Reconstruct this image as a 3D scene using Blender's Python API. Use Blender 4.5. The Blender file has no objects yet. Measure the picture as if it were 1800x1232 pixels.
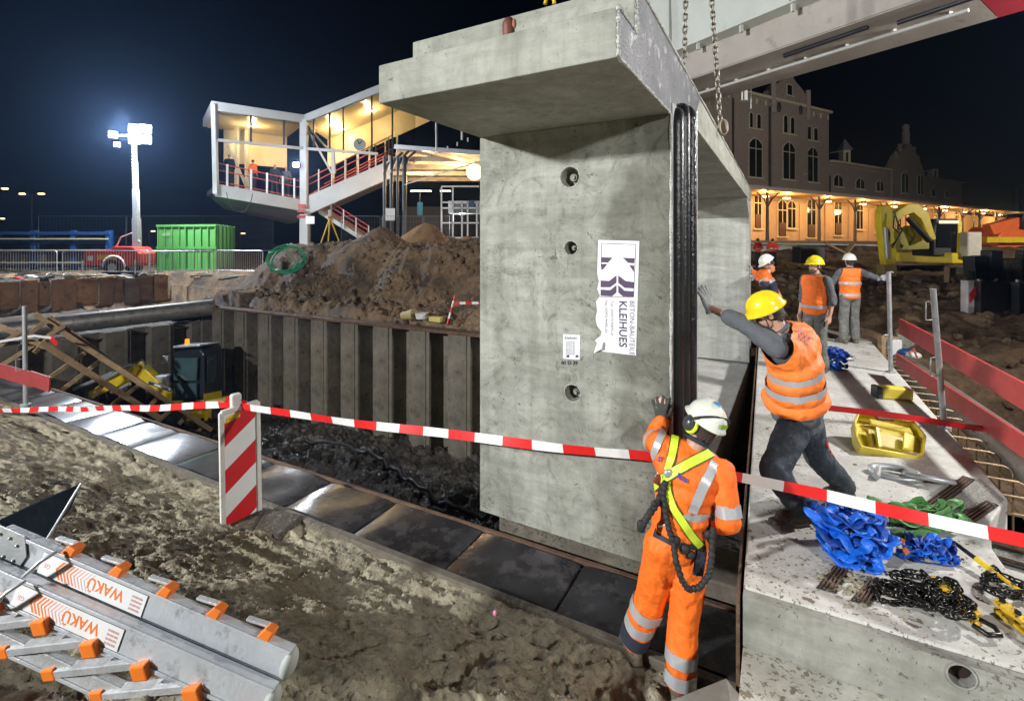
import bpy, bmesh, math, random
import numpy as np
from mathutils import Vector, Matrix
from mathutils.bvhtree import BVHTree

random.seed(7)
rng = np.random.default_rng(7)
sc = bpy.context.scene
COL = sc.collection
R = math.radians
V = Vector

# ------------------------------------------------------------------ camera, sky, lights, exposure
H, F, VH, CX = 2.9, 860.0, 430.0, 900.0          # eye height, focal length and horizon in photograph pixels
cam_d = bpy.data.cameras.new('camera')
cam = bpy.data.objects.new('camera', cam_d)
COL.objects.link(cam)
cam.location = (0, 0, H)
cam.rotation_euler = (R(90), 0, 0)
cam_d.sensor_fit = 'HORIZONTAL'
cam_d.sensor_width = 36
cam_d.lens = 36 * F / 1800
cam_d.shift_y = -(616 - VH) / 1800
cam_d.clip_start = 0.05
cam_d.clip_end = 2000
sc.camera = cam

world = bpy.data.worlds.new('World')
sc.world = world
world.use_nodes = True
wn = world.node_tree
bg = wn.nodes['Background']
sky = wn.nodes.new('ShaderNodeTexSky')
sky.sky_type = 'NISHITA'
sky.sun_disc = False
sky.sun_elevation = R(-4)
sky.sun_rotation = R(-60)
sky.air_density = 1.0
sky.ozone_density = 4.0
wn.links.new(sky.outputs[0], bg.inputs[0])
bg.inputs[1].default_value = 0.02

def lamp(name, kind, loc, power, color=(1, 1, 1), target=None, size=0.5, spot=None, blend=.3):
    d = bpy.data.lights.new(name, kind)
    d.energy = power
    d.color = color
    if kind == 'AREA':
        d.shape = 'RECTANGLE'; d.size = size; d.size_y = size * .6
    elif kind in ('POINT', 'SPOT'):
        d.shadow_soft_size = size
    if kind == 'SPOT':
        d.spot_size = R(spot or 90); d.spot_blend = blend
    o = bpy.data.objects.new(name, d)
    COL.objects.link(o)
    o.location = loc
    if target is not None:
        o.rotation_euler = (V(target) - V(loc)).to_track_quat('-Z', 'Y').to_euler()
    return o

COOL = (.90, .96, 1.0)
LP_LEFT = (-11.5, -2.8, 6.2)       # work light tower behind and left of the photographer
LP_RIGHT = (8.6, 4.4, 5.6)       # work light tower right of the frame
LP_MAST = (-18.2, 23.6, 8.2)      # the tower in the picture
lamp('flood_left', 'AREA', LP_LEFT, 2900, (.97, .985, .98), (1.0, 4.5, 1.6), .7)
lamp('flood_right', 'AREA', LP_RIGHT, 680, (1.0, .985, .95), (3.0, 6.5, .6), .5)
lamp('fill_behind', 'SPOT', (4.2, -5.0, 5.6), 2000, (.98, .985, .98), (2.55, 5.0, 1.0), .25, 52, .45)  # added fill spot behind the eye, brightens slab and workers, cone spares the piles
lamp('mast_flood', 'POINT', (LP_MAST[0] + .2, LP_MAST[1] - .9, LP_MAST[2] + .1), 6000, (.80, .89, 1.0), size=.4)
lamp('far_right_fill', 'SPOT', (32, 9, 9), 15000, (1.0, .92, .82), (26, 45, 6), .5, 92, .8)     # added spot, no lamp known there; brightens the station and the excavator

sc.view_settings.view_transform = 'Standard'
sc.view_settings.look = 'None'
sc.view_settings.gamma = 1
sc.view_settings.use_curve_mapping = False
sc.view_settings.exposure = 0.0
sc.cycles.use_denoising = True
try:
    sc.cycles.denoiser = 'OPENIMAGEDENOISE'
except Exception:
    pass
sc.cycles.max_bounces = 5
sc.cycles.diffuse_bounces = 2
sc.cycles.glossy_bounces = 3
sc.cycles.transmission_bounces = 4
sc.cycles.transparent_max_bounces = 12
sc.cycles.volume_bounces = 0
sc.cycles.sample_clamp_indirect = 6
sc.cycles.caustics_reflective = False
sc.cycles.caustics_refractive = False

# ------------------------------------------------------------------ coordinates
TH = math.atan2(465, 860)
CA, SA = math.cos(TH), math.sin(TH)
def P(u, v, Y):
    """the place seen at photograph pixel u, v at distance Y in front of the eye"""
    return V(((u - CX) / F * Y, Y, H - (v - VH) / F * Y))
def PZ(u, v, z):
    return P(u, v, (H - z) * F / (v - VH))
def S(a, b, z=0):
    """site frame: a runs along the slab away from us, b along the pit to the left"""
    return V((a * SA - b * CA, a * CA + b * SA, z))
def ab(p):
    return (p[0] * SA + p[1] * CA, -p[0] * CA + p[1] * SA)
def PA(u, v, a):
    """pixel on the vertical plane a = const"""
    t = (u - CX) / F
    b = a * (SA - CA * t) / (CA + SA * t)
    Y = a * CA + b * SA
    return P(u, v, Y)
class Pl:
    """vertical plane through ground point (x, y) running in direction (dx, dy)"""
    def __init__(s, x, y, dx, dy):
        l = math.hypot(dx, dy)
        s.o = V((x, y, 0)); s.d = V((dx / l, dy / l, 0)); s.n = V((dy / l, -dx / l, 0))  # n towards the viewer
    def st(s, u, v):
        t = (u - CX) / F
        k = (s.o.x - t * s.o.y) / (t * s.d.y - s.d.x)
        Y = s.o.y + s.d.y * k
        return k, H - (v - VH) / F * Y
    def pt(s, k, z, off=0):
        p = s.o + s.d * k + s.n * off
        return V((p.x, p.y, z))

# ------------------------------------------------------------------ noise
def _h(i, j, k):
    n = (i * 374761393 + j * 668265263 + k * 1274126177) & 0xFFFFFFFF
    n = ((n ^ (n >> 13)) * 1274126177) & 0xFFFFFFFF
    return ((n ^ (n >> 16)) & 0xFFFF) / 65535.0
def vnoise(x, y, z):
    x = np.asarray(x, float); y = np.asarray(y, float) + 0 * x; z = np.asarray(z, float) + 0 * x
    i = np.floor(x).astype(np.int64); j = np.floor(y).astype(np.int64); k = np.floor(z).astype(np.int64)
    fx, fy, fz = x - i, y - j, z - k
    fx = fx * fx * (3 - 2 * fx); fy = fy * fy * (3 - 2 * fy); fz = fz * fz * (3 - 2 * fz)
    r = 0
    for dx in (0, 1):
        wx = fx if dx else 1 - fx
        for dy in (0, 1):
            wy = fy if dy else 1 - fy
            for dz in (0, 1):
                wz = fz if dz else 1 - fz
                r = r + wx * wy * wz * _h(i + dx, j + dy, k + dz)
    return r * 2 - 1
def fbm(x, y, z=0.0, o=4, ridge=False, gain=.5):
    r = 0; a = 1.0; t = 0
    for q in range(o):
        n = vnoise(x * 2 ** q + 17.3 * q, y * 2 ** q + 5.1 * q, np.asarray(z) * 2 ** q + 3.7 * q)
        if ridge: n = 1 - 2 * np.abs(n)
        r = r + a * n; t += a; a *= gain
    return r / t
def sstep(a, b, x):
    t = np.clip((x - a) / (b - a), 0, 1)
    return t * t * (3 - 2 * t)

# ------------------------------------------------------------------ materials
MATS = {}
def nodes(name):
    m = bpy.data.materials.new(name); m.use_nodes = True
    nt = m.node_tree
    return m, nt, nt.nodes['Principled BSDF'], nt.nodes, nt.links
def c4(c): return (c[0], c[1], c[2], 1)
def M(name, col=(.5, .5, .5), rough=.6, metal=0, var=.12, scale=6, bump=.0, bscale=40, col2=None, thr=.55, spec=.5, dirt=0, alpha=None, emit=None, es=0):
    if name in MATS: return MATS[name]
    m, nt, b, N, L = nodes(name)
    b.inputs['Roughness'].default_value = rough
    b.inputs['Metallic'].default_value = metal
    b.inputs['Specular IOR Level'].default_value = spec
    if emit:
        b.inputs['Emission Color'].default_value = c4(emit)
        b.inputs['Emission Strength'].default_value = es
    tc = N.new('ShaderNodeTexCoord')
    n = N.new('ShaderNodeTexNoise'); n.inputs['Scale'].default_value = scale
    n.inputs['Detail'].default_value = 5; n.inputs['Roughness'].default_value = .65
    L.new(tc.outputs['Object'], n.inputs['Vector'])
    cr = N.new('ShaderNodeValToRGB')
    lo = [max(0, c * (1 - var)) for c in col]; hi = [min(1, c * (1 + var)) for c in col]
    cr.color_ramp.elements[0].position = .3; cr.color_ramp.elements[0].color = c4(lo)
    cr.color_ramp.elements[1].position = .7; cr.color_ramp.elements[1].color = c4(hi)
    L.new(n.outputs['Fac'], cr.inputs['Fac'])
    out = cr.outputs['Color']
    if col2 is not None:
        n2 = N.new('ShaderNodeTexNoise'); n2.inputs['Scale'].default_value = scale * 2.7
        n2.inputs['Detail'].default_value = 7; n2.inputs['Roughness'].default_value = .7
        L.new(tc.outputs['Object'], n2.inputs['Vector'])
        r2 = N.new('ShaderNodeValToRGB')
        r2.color_ramp.elements[0].position = thr - .04; r2.color_ramp.elements[1].position = thr + .06
        L.new(n2.outputs['Fac'], r2.inputs['Fac'])
        mx = N.new('ShaderNodeMix'); mx.data_type = 'RGBA'
        L.new(r2.outputs['Color'], mx.inputs['Factor'])
        L.new(out, mx.inputs[6]); mx.inputs[7].default_value = c4(col2)
        out = mx.outputs[2]
    L.new(out, b.inputs['Base Color'])
    if bump:
        n3 = N.new('ShaderNodeTexNoise'); n3.inputs['Scale'].default_value = bscale
        n3.inputs['Detail'].default_value = 6
        L.new(tc.outputs['Object'], n3.inputs['Vector'])
        bp = N.new('ShaderNodeBump'); bp.inputs['Strength'].default_value = bump; bp.inputs['Distance'].default_value = .02
        L.new(n3.outputs['Fac'], bp.inputs['Height'])
        L.new(bp.outputs[0], b.inputs['Normal'])
    MATS[name] = m
    return m
def EM(name, col, s):
    if name in MATS: return MATS[name]
    m = bpy.data.materials.new(name); m.use_nodes = True
    nt = m.node_tree; nt.nodes.clear()
    e = nt.nodes.new('ShaderNodeEmission'); o = nt.nodes.new('ShaderNodeOutputMaterial')
    e.inputs[0].default_value = c4(col); e.inputs[1].default_value = s
    nt.links.new(e.outputs[0], o.inputs[0])
    MATS[name] = m
    return m
def GL(name, tint=(.6, .65, .6), a=.25, rough=.03):
    """thin window pane: mostly clear, mirrors a little"""
    if name in MATS: return MATS[name]
    m = bpy.data.materials.new(name); m.use_nodes = True
    nt = m.node_tree; nt.nodes.clear(); N = nt.nodes; L = nt.links
    t = N.new('ShaderNodeBsdfTransparent'); t.inputs[0].default_value = c4(tint)
    g = N.new('ShaderNodeBsdfGlossy'); g.inputs['Roughness'].default_value = rough
    fr = N.new('ShaderNodeFresnel'); mx = N.new('ShaderNodeMixShader'); o = N.new('ShaderNodeOutputMaterial')
    ad = N.new('ShaderNodeMath'); ad.operation = 'ADD'; ad.inputs[1].default_value = a * .3
    L.new(fr.outputs[0], ad.inputs[0]); L.new(ad.outputs[0], mx.inputs[0])
    L.new(t.outputs[0], mx.inputs[1]); L.new(g.outputs[0], mx.inputs[2]); L.new(mx.outputs[0], o.inputs[0])
    MATS[name] = m
    return m

def soil(name, dry, wet, scale=1.0, thr=.5, rough_wet=.35, bump=.9, dirs=None):
    m, nt, b, N, L = nodes(name)
    tc = N.new('ShaderNodeTexCoord')
    def noise(s, d=8, r=.65, w=0):
        n = N.new('ShaderNodeTexNoise'); n.inputs['Scale'].default_value = s
        n.inputs['Detail'].default_value = d; n.inputs['Roughness'].default_value = r
        n.inputs['Distortion'].default_value = w
        L.new(tc.outputs['Object'], n.inputs['Vector']); return n
    n1 = noise(.9 * scale, 7, .62, .6); n2 = noise(9 * scale, 8, .7); n3 = noise(45 * scale, 8, .75); n4 = noise(160, 3)
    r1 = N.new('ShaderNodeValToRGB'); r1.color_ramp.elements[0].position = thr - .08; r1.color_ramp.elements[1].position = thr + .08
    L.new(n1.outputs['Fac'], r1.inputs['Fac'])
    mx = N.new('ShaderNodeMix'); mx.data_type = 'RGBA'
    L.new(r1.outputs['Color'], mx.inputs['Factor']); mx.inputs[6].default_value = c4(wet); mx.inputs[7].default_value = c4(dry)
    r2 = N.new('ShaderNodeValToRGB')
    r2.color_ramp.elements[0].position = .32; r2.color_ramp.elements[0].color = (.55, .52, .48, 1)
    r2.color_ramp.elements[1].position = .66; r2.color_ramp.elements[1].color = (1.25, 1.22, 1.15, 1)
    L.new(n2.outputs['Fac'], r2.inputs['Fac'])
    mm = N.new('ShaderNodeMix'); mm.data_type = 'RGBA'; mm.blend_type = 'MULTIPLY'; mm.inputs['Factor'].default_value = 1
    L.new(mx.outputs[2], mm.inputs[6]); L.new(r2.outputs['Color'], mm.inputs[7])
    L.new(mm.outputs[2], b.inputs['Base Color'])
    rr = N.new('ShaderNodeMapRange'); rr.inputs['To Min'].default_value = rough_wet; rr.inputs['To Max'].default_value = .92
    L.new(r1.outputs['Color'], rr.inputs['Value']); L.new(rr.outputs[0], b.inputs['Roughness'])
    a1 = N.new('ShaderNodeMath'); a1.operation = 'MULTIPLY_ADD'; a1.inputs[1].default_value = .35
    L.new(n3.outputs['Fac'], a1.inputs[0]); L.new(n2.outputs['Fac'], a1.inputs[2])
    a2 = N.new('ShaderNodeMath'); a2.operation = 'MULTIPLY_ADD'; a2.inputs[1].default_value = .1
    L.new(n4.outputs['Fac'], a2.inputs[0]); L.new(a1.outputs[0], a2.inputs[2])
    bp = N.new('ShaderNodeBump'); bp.inputs['Strength'].default_value = bump; bp.inputs['Distance'].default_value = .06
    L.new(a2.outputs[0], bp.inputs['Height']); L.new(bp.outputs[0], b.inputs['Normal'])
    MATS[name] = m
    return m

def concrete(name, base, stain, speck=None, sthr=.62, bandz=True, rough=.75, streak=.5):
    m, nt, b, N, L = nodes(name)
    tc = N.new('ShaderNodeTexCoord')
    def noise(s, d=6, r=.6, vec=None, w=0):
        n = N.new('ShaderNodeTexNoise'); n.inputs['Scale'].default_value = s
        n.inputs['Detail'].default_value = d; n.inputs['Roughness'].default_value = r; n.inputs['Distortion'].default_value = w
        L.new(vec or tc.outputs['Object'], n.inputs['Vector']); return n
    n1 = noise(.9, 8, .65, w=1.2)
    mp = N.new('ShaderNodeMapping'); mp.inputs['Scale'].default_value = (1.2, 1.2, 7.5)
    L.new(tc.outputs['Object'], mp.inputs['Vector'])
    n2 = noise(1.1, 8, .7, mp.outputs[0], .4)          # board and pour lines
    mp2 = N.new('ShaderNodeMapping'); mp2.inputs['Scale'].default_value = (6, 6, .35)
    L.new(tc.outputs['Object'], mp2.inputs['Vector'])
    n5 = noise(1.5, 6, .6, mp2.outputs[0])             # runs down the face
    n3 = noise(14, 8, .7)
    r1 = N.new('ShaderNodeValToRGB'); r1.color_ramp.elements[0].position = .40; r1.color_ramp.elements[1].position = .66
    r1.color_ramp.elements[0].color = c4(base); r1.color_ramp.elements[1].color = c4(stain)
    L.new(n1.outputs['Fac'], r1.inputs['Fac'])
    r2 = N.new('ShaderNodeValToRGB'); r2.color_ramp.elements[0].position = .3; r2.color_ramp.elements[1].position = .62
    r2.color_ramp.elements[0].color = (.62, .62, .60, 1); r2.color_ramp.elements[1].color = (1.08, 1.08, 1.06, 1)
    L.new(n2.outputs['Fac'], r2.inputs['Fac'])
    def mul(x, y, f):
        q = N.new('ShaderNodeMix'); q.data_type = 'RGBA'; q.blend_type = 'MULTIPLY'; q.inputs['Factor'].default_value = f
        L.new(x, q.inputs[6]); L.new(y, q.inputs[7]); return q.outputs[2]
    o = mul(r1.outputs['Color'], r2.outputs['Color'], .8)
    r5 = N.new('ShaderNodeValToRGB'); r5.color_ramp.elements[0].position = .35; r5.color_ramp.elements[1].position = .6
    r5.color_ramp.elements[0].color = (.7, .69, .66, 1); r5.color_ramp.elements[1].color = (1.06, 1.06, 1.06, 1)
    L.new(n5.outputs['Fac'], r5.inputs['Fac'])
    o = mul(o, r5.outputs['Color'], streak)
    r3 = N.new('ShaderNodeValToRGB'); r3.color_ramp.elements[0].position = .3; r3.color_ramp.elements[1].position = .6
    r3.color_ramp.elements[0].color = (.8, .8, .78, 1); r3.color_ramp.elements[1].color = (1.05, 1.05, 1.05, 1)
    L.new(n3.outputs['Fac'], r3.inputs['Fac'])
    o = mul(o, r3.outputs['Color'], .7)
    if speck is not None:
        for sc_, th, dd in ((13, sthr + .02, 5), (38, sthr, 4)):
            n4 = noise(sc_, dd, .65, w=.5)
            nb = noise(1.6, 3, .5)
            ad = N.new('ShaderNodeMath'); ad.operation = 'MULTIPLY_ADD'; ad.inputs[1].default_value = .35
            L.new(nb.outputs['Fac'], ad.inputs[0]); L.new(n4.outputs['Fac'], ad.inputs[2])
            r4 = N.new('ShaderNodeValToRGB'); r4.color_ramp.elements[0].position = th + .155; r4.color_ramp.elements[1].position = th + .185
            L.new(ad.outputs[0], r4.inputs['Fac'])
            q = N.new('ShaderNodeMix'); q.data_type = 'RGBA'
            L.new(r4.outputs['Color'], q.inputs['Factor']); L.new(o, q.inputs[6]); q.inputs[7].default_value = c4(speck)
            o = q.outputs[2]
    L.new(o, b.inputs['Base Color'])
    b.inputs['Roughness'].default_value = rough
    bp = N.new('ShaderNodeBump'); bp.inputs['Strength'].default_value = .25; bp.inputs['Distance'].default_value = .012
    nn = noise(60, 8, .7); L.new(nn.outputs['Fac'], bp.inputs['Height']); L.new(bp.outputs[0], b.inputs['Normal'])
    MATS[name] = m
    return m

# ------------------------------------------------------------------ mesh building
class MB:
    def __init__(s): s.v = []; s.f = []; s.m = []; s.cur = 0
    def mat(s, i): s.cur = i; return s
    def add(s, vs, fs):
        n = len(s.v)
        s.v += [tuple(p) for p in vs]
        for q in fs: s.f.append([n + i for i in q]); s.m.append(s.cur)
        return s
    def hexa(s, p):     # 8 points: bottom 4 ccw, top 4
        return s.add(p, [(3, 2, 1, 0), (4, 5, 6, 7), (0, 1, 5, 4), (1, 2, 6, 5), (2, 3, 7, 6), (3, 0, 4, 7)])
    def box(s, c, size, mx=None):
        x, y, z = [k / 2 for k in size]
        p = [V((i, j, k)) for k in (-z, z) for i, j in ((-x, -y), (x, -y), (x, y), (-x, y))]
        if mx is not None: p = [mx @ q for q in p]
        return s.hexa([q + V(c) for q in p])
    def bar(s, p0, p1, w, h, up=(0, 0, 1)):
        p0, p1 = V(p0), V(p1)
        d = (p1 - p0).normalized(); up = V(up)
        if abs(d.dot(up)) > .98: up = V((0, 1, 0))
        x = d.cross(up).normalized(); z = x.cross(d).normalized()
        a, b_ = x * w / 2, z * h / 2
        return s.hexa([p0 - a - b_, p0 + a - b_, p1 + a - b_, p1 - a - b_, p0 - a + b_, p0 + a + b_, p1 + a + b_, p1 - a + b_])
    def cyl(s, p0, p1, r0, r1=None, n=12, caps=True):
        p0, p1 = V(p0), V(p1); r1 = r0 if r1 is None else r1
        d = (p1 - p0).normalized()
        x = d.cross(V((0, 0, 1)) if abs(d.z) < .95 else V((1, 0, 0))).normalized(); y = d.cross(x)
        vs = []
        for p, r in ((p0, r0), (p1, r1)):
            for i in range(n):
                t = 2 * math.pi * i / n
                vs.append(p + x * math.cos(t) * r + y * math.sin(t) * r)
        fs = [(i, i + n, (i + 1) % n + n, (i + 1) % n) for i in range(n)]
        if caps: fs += [tuple(range(n)), tuple(range(2 * n - 1, n - 1, -1))]
        return s.add(vs, fs)
    def tube(s, pts, r, n=8, closed=False, flat=1.0, up=None):
        pts = [V(p) for p in pts]; m = len(pts)
        rs = r if isinstance(r, (list, tuple)) else [r] * m
        vs = []; prev = None
        for k in range(m):
            a = pts[(k - 1) % m] if (closed or k > 0) else pts[k]
            b_ = pts[(k + 1) % m] if (closed or k < m - 1) else pts[k]
            d = (b_ - a)
            d = d.normalized() if d.length > 1e-9 else V((0, 0, 1))
            if prev is None:
                x = d.cross(V(up) if up else V((0, 0, 1)))
                if x.length < 1e-3: x = d.cross(V((1, 0, 0)))
                x.normalize()
            else:
                x = (prev - d * prev.dot(d))
                x = x.normalized() if x.length > 1e-6 else prev
            prev = x; y = d.cross(x)
            for i in range(n):
                t = 2 * math.pi * i / n
                vs.append(pts[k] + x * math.cos(t) * rs[k] + y * math.sin(t) * rs[k] * flat)
        fs = []
        for k in range(m if closed else m - 1):
            q = (k + 1) % m
            fs += [(k * n + i, q * n + i, q * n + (i + 1) % n, k * n + (i + 1) % n) for i in range(n)]
        if not closed: fs += [tuple(range(n)), tuple(range(m * n - 1, (m - 1) * n - 1, -1))]
        return s.add(vs, fs)
    def sph(s, c, r, n=12, k=8, mx=None):
        r = r if isinstance(r, (tuple, list)) else (r, r, r); c = V(c)
        vs = [V((0, 0, -1))]
        for j in range(1, k):
            t = -math.pi / 2 + math.pi * j / k
            for i in range(n):
                q = 2 * math.pi * i / n
                vs.append(V((math.cos(t) * math.cos(q), math.cos(t) * math.sin(q), math.sin(t))))
        vs.append(V((0, 0, 1)))
        vs = [V((p.x * r[0], p.y * r[1], p.z * r[2])) for p in vs]
        if mx is not None: vs = [mx @ p for p in vs]
        vs = [p + c for p in vs]
        fs = [(0, 1 + (i + 1) % n, 1 + i) for i in range(n)]
        for j in range(k - 2):
            o = 1 + j * n
            fs += [(o + i, o + (i + 1) % n, o + n + (i + 1) % n, o + n + i) for i in range(n)]
        o = 1 + (k - 2) * n; t = len(vs) - 1
        fs += [(o + i, o + (i + 1) % n, t) for i in range(n)]
        return s.add(vs, fs)
    def prism(s, poly, off):      # polygon of 3d points pushed along off
        n = len(poly); off = V(off)
        vs = [V(p) for p in poly] + [V(p) + off for p in poly]
        fs = [tuple(range(n - 1, -1, -1)), tuple(range(n, 2 * n))] + [(i, (i + 1) % n, (i + 1) % n + n, i + n) for i in range(n)]
        return s.add(vs, fs)
    def cap(s, p0, r0, p1, r1, n=12):     # rounded tapered limb
        s.sph(p0, r0, n, 8); s.sph(p1, r1, n, 8)
        if (V(p1) - V(p0)).length > 1e-4: s.cyl(p0, p1, r0, r1, n)
        return s
    def ribbon(s, pts, nrm, w, th=.003):
        """a strap: points, surface normals, width"""
        m = len(pts); vs = []
        for k in range(m):
            d = (V(pts[min(k + 1, m - 1)]) - V(pts[max(k - 1, 0)])).normalized()
            x = d.cross(V(nrm[k])).normalized() * w / 2; q = V(nrm[k]) * th
            p = V(pts[k]); vs += [p - x, p + x, p + x + q, p - x + q]
        fs = [(0, 1, 2, 3), tuple(4 * (m - 1) + i for i in (3, 2, 1, 0))]
        for k in range(m - 1):
            o = 4 * k
            fs += [(o + i, o + 4 + i, o + 4 + (i + 1) % 4, o + (i + 1) % 4) for i in range(4)]
        return s.add(vs, fs)
    def mesh(s, name, mats, origin, smooth=None):
        me = bpy.data.meshes.new(name)
        o = V(origin)
        me.from_pydata([(p[0] - o.x, p[1] - o.y, p[2] - o.z) for p in s.v], [], s.f)
        for m in (mats if isinstance(mats, (list, tuple)) else [mats]): me.materials.append(m)
        if len(me.materials) > 1: me.polygons.foreach_set('material_index', s.m)
        bm = bmesh.new(); bm.from_mesh(me); bmesh.ops.recalc_face_normals(bm, faces=bm.faces); bm.to_mesh(me); bm.free()
        if smooth is not None:
            me.shade_smooth()
            if smooth < 180: me.set_sharp_from_angle(angle=R(smooth))
        me.update()
        return me
    def base(s):
        a = np.array(s.v); return V((float(a[:, 0].mean()), float(a[:, 1].mean()), float(a[:, 2].min())))
    def build(s, name, mats, parent=None, smooth=None, bevel=0, origin=None):
        o_ = V(parent['wo']) if parent is not None else (V(origin) if origin is not None else s.base())
        me = s.mesh(name, mats, o_, smooth)
        o = bpy.data.objects.new(name, me); COL.objects.link(o)
        if parent is not None: o.parent = parent
        else: o.location = o_
        o['wo'] = list(o_)
        if bevel:
            md = o.modifiers.new('bevel', 'BEVEL'); md.width = bevel; md.segments = 2; md.limit_method = 'ANGLE'
        return o

def tag(o, label=None, cat=None, group=None, kind=None):
    if label: o['label'] = label
    if cat: o['category'] = cat
    if group: o['group'] = group
    if kind: o['kind'] = kind
    return o
def thing(name, label, cat, loc, group=None):
    o = bpy.data.objects.new(name, None); COL.objects.link(o); o.location = loc; o.empty_display_size = .2
    o['wo'] = list(V(loc))
    return tag(o, label, cat, group)
def inst(name, me, parent, mx):
    """a piece sharing its mesh; mx is given in world space"""
    o = bpy.data.objects.new(name, me); COL.objects.link(o); o.parent = parent
    o.matrix_local = Matrix.Translation(-V(parent['wo'])) @ mx; o['wo'] = parent['wo']
    return o
def copy_tree(o, loc=None, rz=0, parent=None):
    c = o.copy(); COL.objects.link(c); c.parent = parent
    if loc is not None: c.location = loc; c.rotation_euler = (0, 0, rz)
    for ch in [k for k in o.children]: copy_tree(ch, parent=c)
    return c
def frame(x, y, z, t=(0, 0, 0)):
    m = Matrix.Identity(4)
    for i, q in enumerate((x, y, z)):
        for j in range(3): m[j][i] = q[j]
    for j in range(3): m[j][3] = t[j]
    return m
def grid_mesh(name, X, Y, Z, mat, kind='structure', uvmask=None):
    ny, nx = X.shape
    me = bpy.data.meshes.new(name)
    vs = np.stack([X, Y, Z], -1).reshape(-1, 3).astype(np.float32)
    idx = np.arange(nx * ny).reshape(ny, nx)
    q = np.stack([idx[:-1, :-1], idx[:-1, 1:], idx[1:, 1:], idx[1:, :-1]], -1).reshape(-1, 4)
    me.vertices.add(len(vs)); me.vertices.foreach_set('co', vs.ravel())
    me.loops.add(q.size); me.loops.foreach_set('vertex_index', q.ravel().astype(np.int32))
    me.polygons.add(len(q)); me.polygons.foreach_set('loop_start', np.arange(0, q.size, 4, dtype=np.int32))
    me.update(calc_edges=True); me.validate()
    me.shade_smooth()
    if me.polygons[0].normal.z < 0: me.flip_normals()
    me.materials.append(mat)
    o = bpy.data.objects.new(name, me); COL.objects.link(o)
    o['kind'] = kind
    return o
def text_mesh(body, size, mx, mat, name, parent, extrude=.0004, sx=1.0, bold=0.0, align='LEFT'):
    cu = bpy.data.curves.new('t', 'FONT'); cu.body = body; cu.size = size; cu.extrude = extrude; cu.offset = bold
    cu.align_x = align; cu.resolution_u = 3
    t = bpy.data.objects.new('t', cu); COL.objects.link(t)
    dg = bpy.context.evaluated_depsgraph_get()
    me = bpy.data.meshes.new_from_object(t.evaluated_get(dg))
    bpy.data.objects.remove(t); bpy.data.curves.remove(cu)
    me.transform(Matrix.Translation(-V(parent['wo'])) @ mx @ Matrix.Diagonal((sx, 1, 1, 1)))
    me.materials.clear(); me.materials.append(mat)
    o = bpy.data.objects.new(name, me); COL.objects.link(o); o.parent = parent; o['wo'] = parent['wo']
    return o
def remesh(mb, voxel, smooth=3, wrinkle=None, name='m', mats=None, paint=None):
    me = bpy.data.meshes.new(name)
    me.from_pydata(mb.v, [], mb.f)
    bm = bmesh.new(); bm.from_mesh(me); bmesh.ops.recalc_face_normals(bm, faces=bm.faces); bm.to_mesh(me); bm.free()
    o = bpy.data.objects.new('tmp', me); COL.objects.link(o)
    md = o.modifiers.new('r', 'REMESH'); md.mode = 'VOXEL'; md.voxel_size = voxel
    if smooth:
        ms = o.modifiers.new('s', 'SMOOTH'); ms.factor = .5; ms.iterations = smooth
    dg = bpy.context.evaluated_depsgraph_get()
    r = bpy.data.meshes.new_from_object(o.evaluated_get(dg))
    bpy.data.objects.remove(o); bpy.data.meshes.remove(me)
    r.name = name
    if wrinkle:
        n = len(r.vertices); co = np.zeros(n * 3); r.vertices.foreach_get('co', co); co = co.reshape(-1, 3)
        no = np.zeros(n * 3); r.vertices.foreach_get('normal', no); no = no.reshape(-1, 3)
        amp, fr, az = wrinkle
        w = fbm(co[:, 0] * fr, co[:, 1] * fr, co[:, 2] * fr * az, 3, True)
        co = co + no * (w * amp)[:, None]
        r.vertices.foreach_set('co', co.ravel()); r.update()
    r.materials.clear()
    for m in (mats if isinstance(mats, (list, tuple)) else [mats]): r.materials.append(m)
    if paint:
        k = len(r.polygons); c = np.zeros(k * 3); r.polygons.foreach_get('center', c)
        r.polygons.foreach_set('material_index', paint(c.reshape(-1, 3)).astype(np.int32))
    r.shade_smooth()
    return r
def link_world(me, name, parent):
    """link a mesh given in world space under its thing"""
    me.transform(Matrix.Translation(-V(parent['wo']))); me.name = name
    o = bpy.data.objects.new(name, me); COL.objects.link(o); o.parent = parent; o['wo'] = parent['wo']
    return o
def bvh_of(me):
    return BVHTree.FromPolygons([v.co.copy() for v in me.vertices], [list(p.vertices) for p in me.polygons])
# ------------------------------------------------------------------ shared materials
m_ground = soil('sandy_soil', (.50, .455, .345), (.27, .24, .185), 1.0, .38, .6, bump=1.0)
m_mud = soil('pit_mud', (.11, .10, .088), (.045, .04, .036), 1.6, .55, .22)
m_bank = soil('bank_soil', (.25, .17, .105), (.085, .058, .038), .9, .46, .6)
m_far = soil('yard_soil', (.17, .135, .10), (.06, .048, .038), .6, .5, .5)
m_sand = soil('heap_sand', (.42, .25, .12), (.30, .17, .08), 1.5, .4, .8)
m_conc = concrete('wall_concrete', (.37, .38, .34), (.20, .205, .175), (.12, .115, .09), .66)
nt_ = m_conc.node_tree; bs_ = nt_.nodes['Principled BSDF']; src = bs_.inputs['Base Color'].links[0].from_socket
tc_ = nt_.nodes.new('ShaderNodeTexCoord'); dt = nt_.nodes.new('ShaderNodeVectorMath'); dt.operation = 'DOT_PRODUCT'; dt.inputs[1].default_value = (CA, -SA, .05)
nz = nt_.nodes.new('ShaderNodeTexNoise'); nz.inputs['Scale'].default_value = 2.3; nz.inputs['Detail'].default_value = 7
nt_.links.new(tc_.outputs['Object'], dt.inputs[0]); nt_.links.new(tc_.outputs['Object'], nz.inputs['Vector'])
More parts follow.
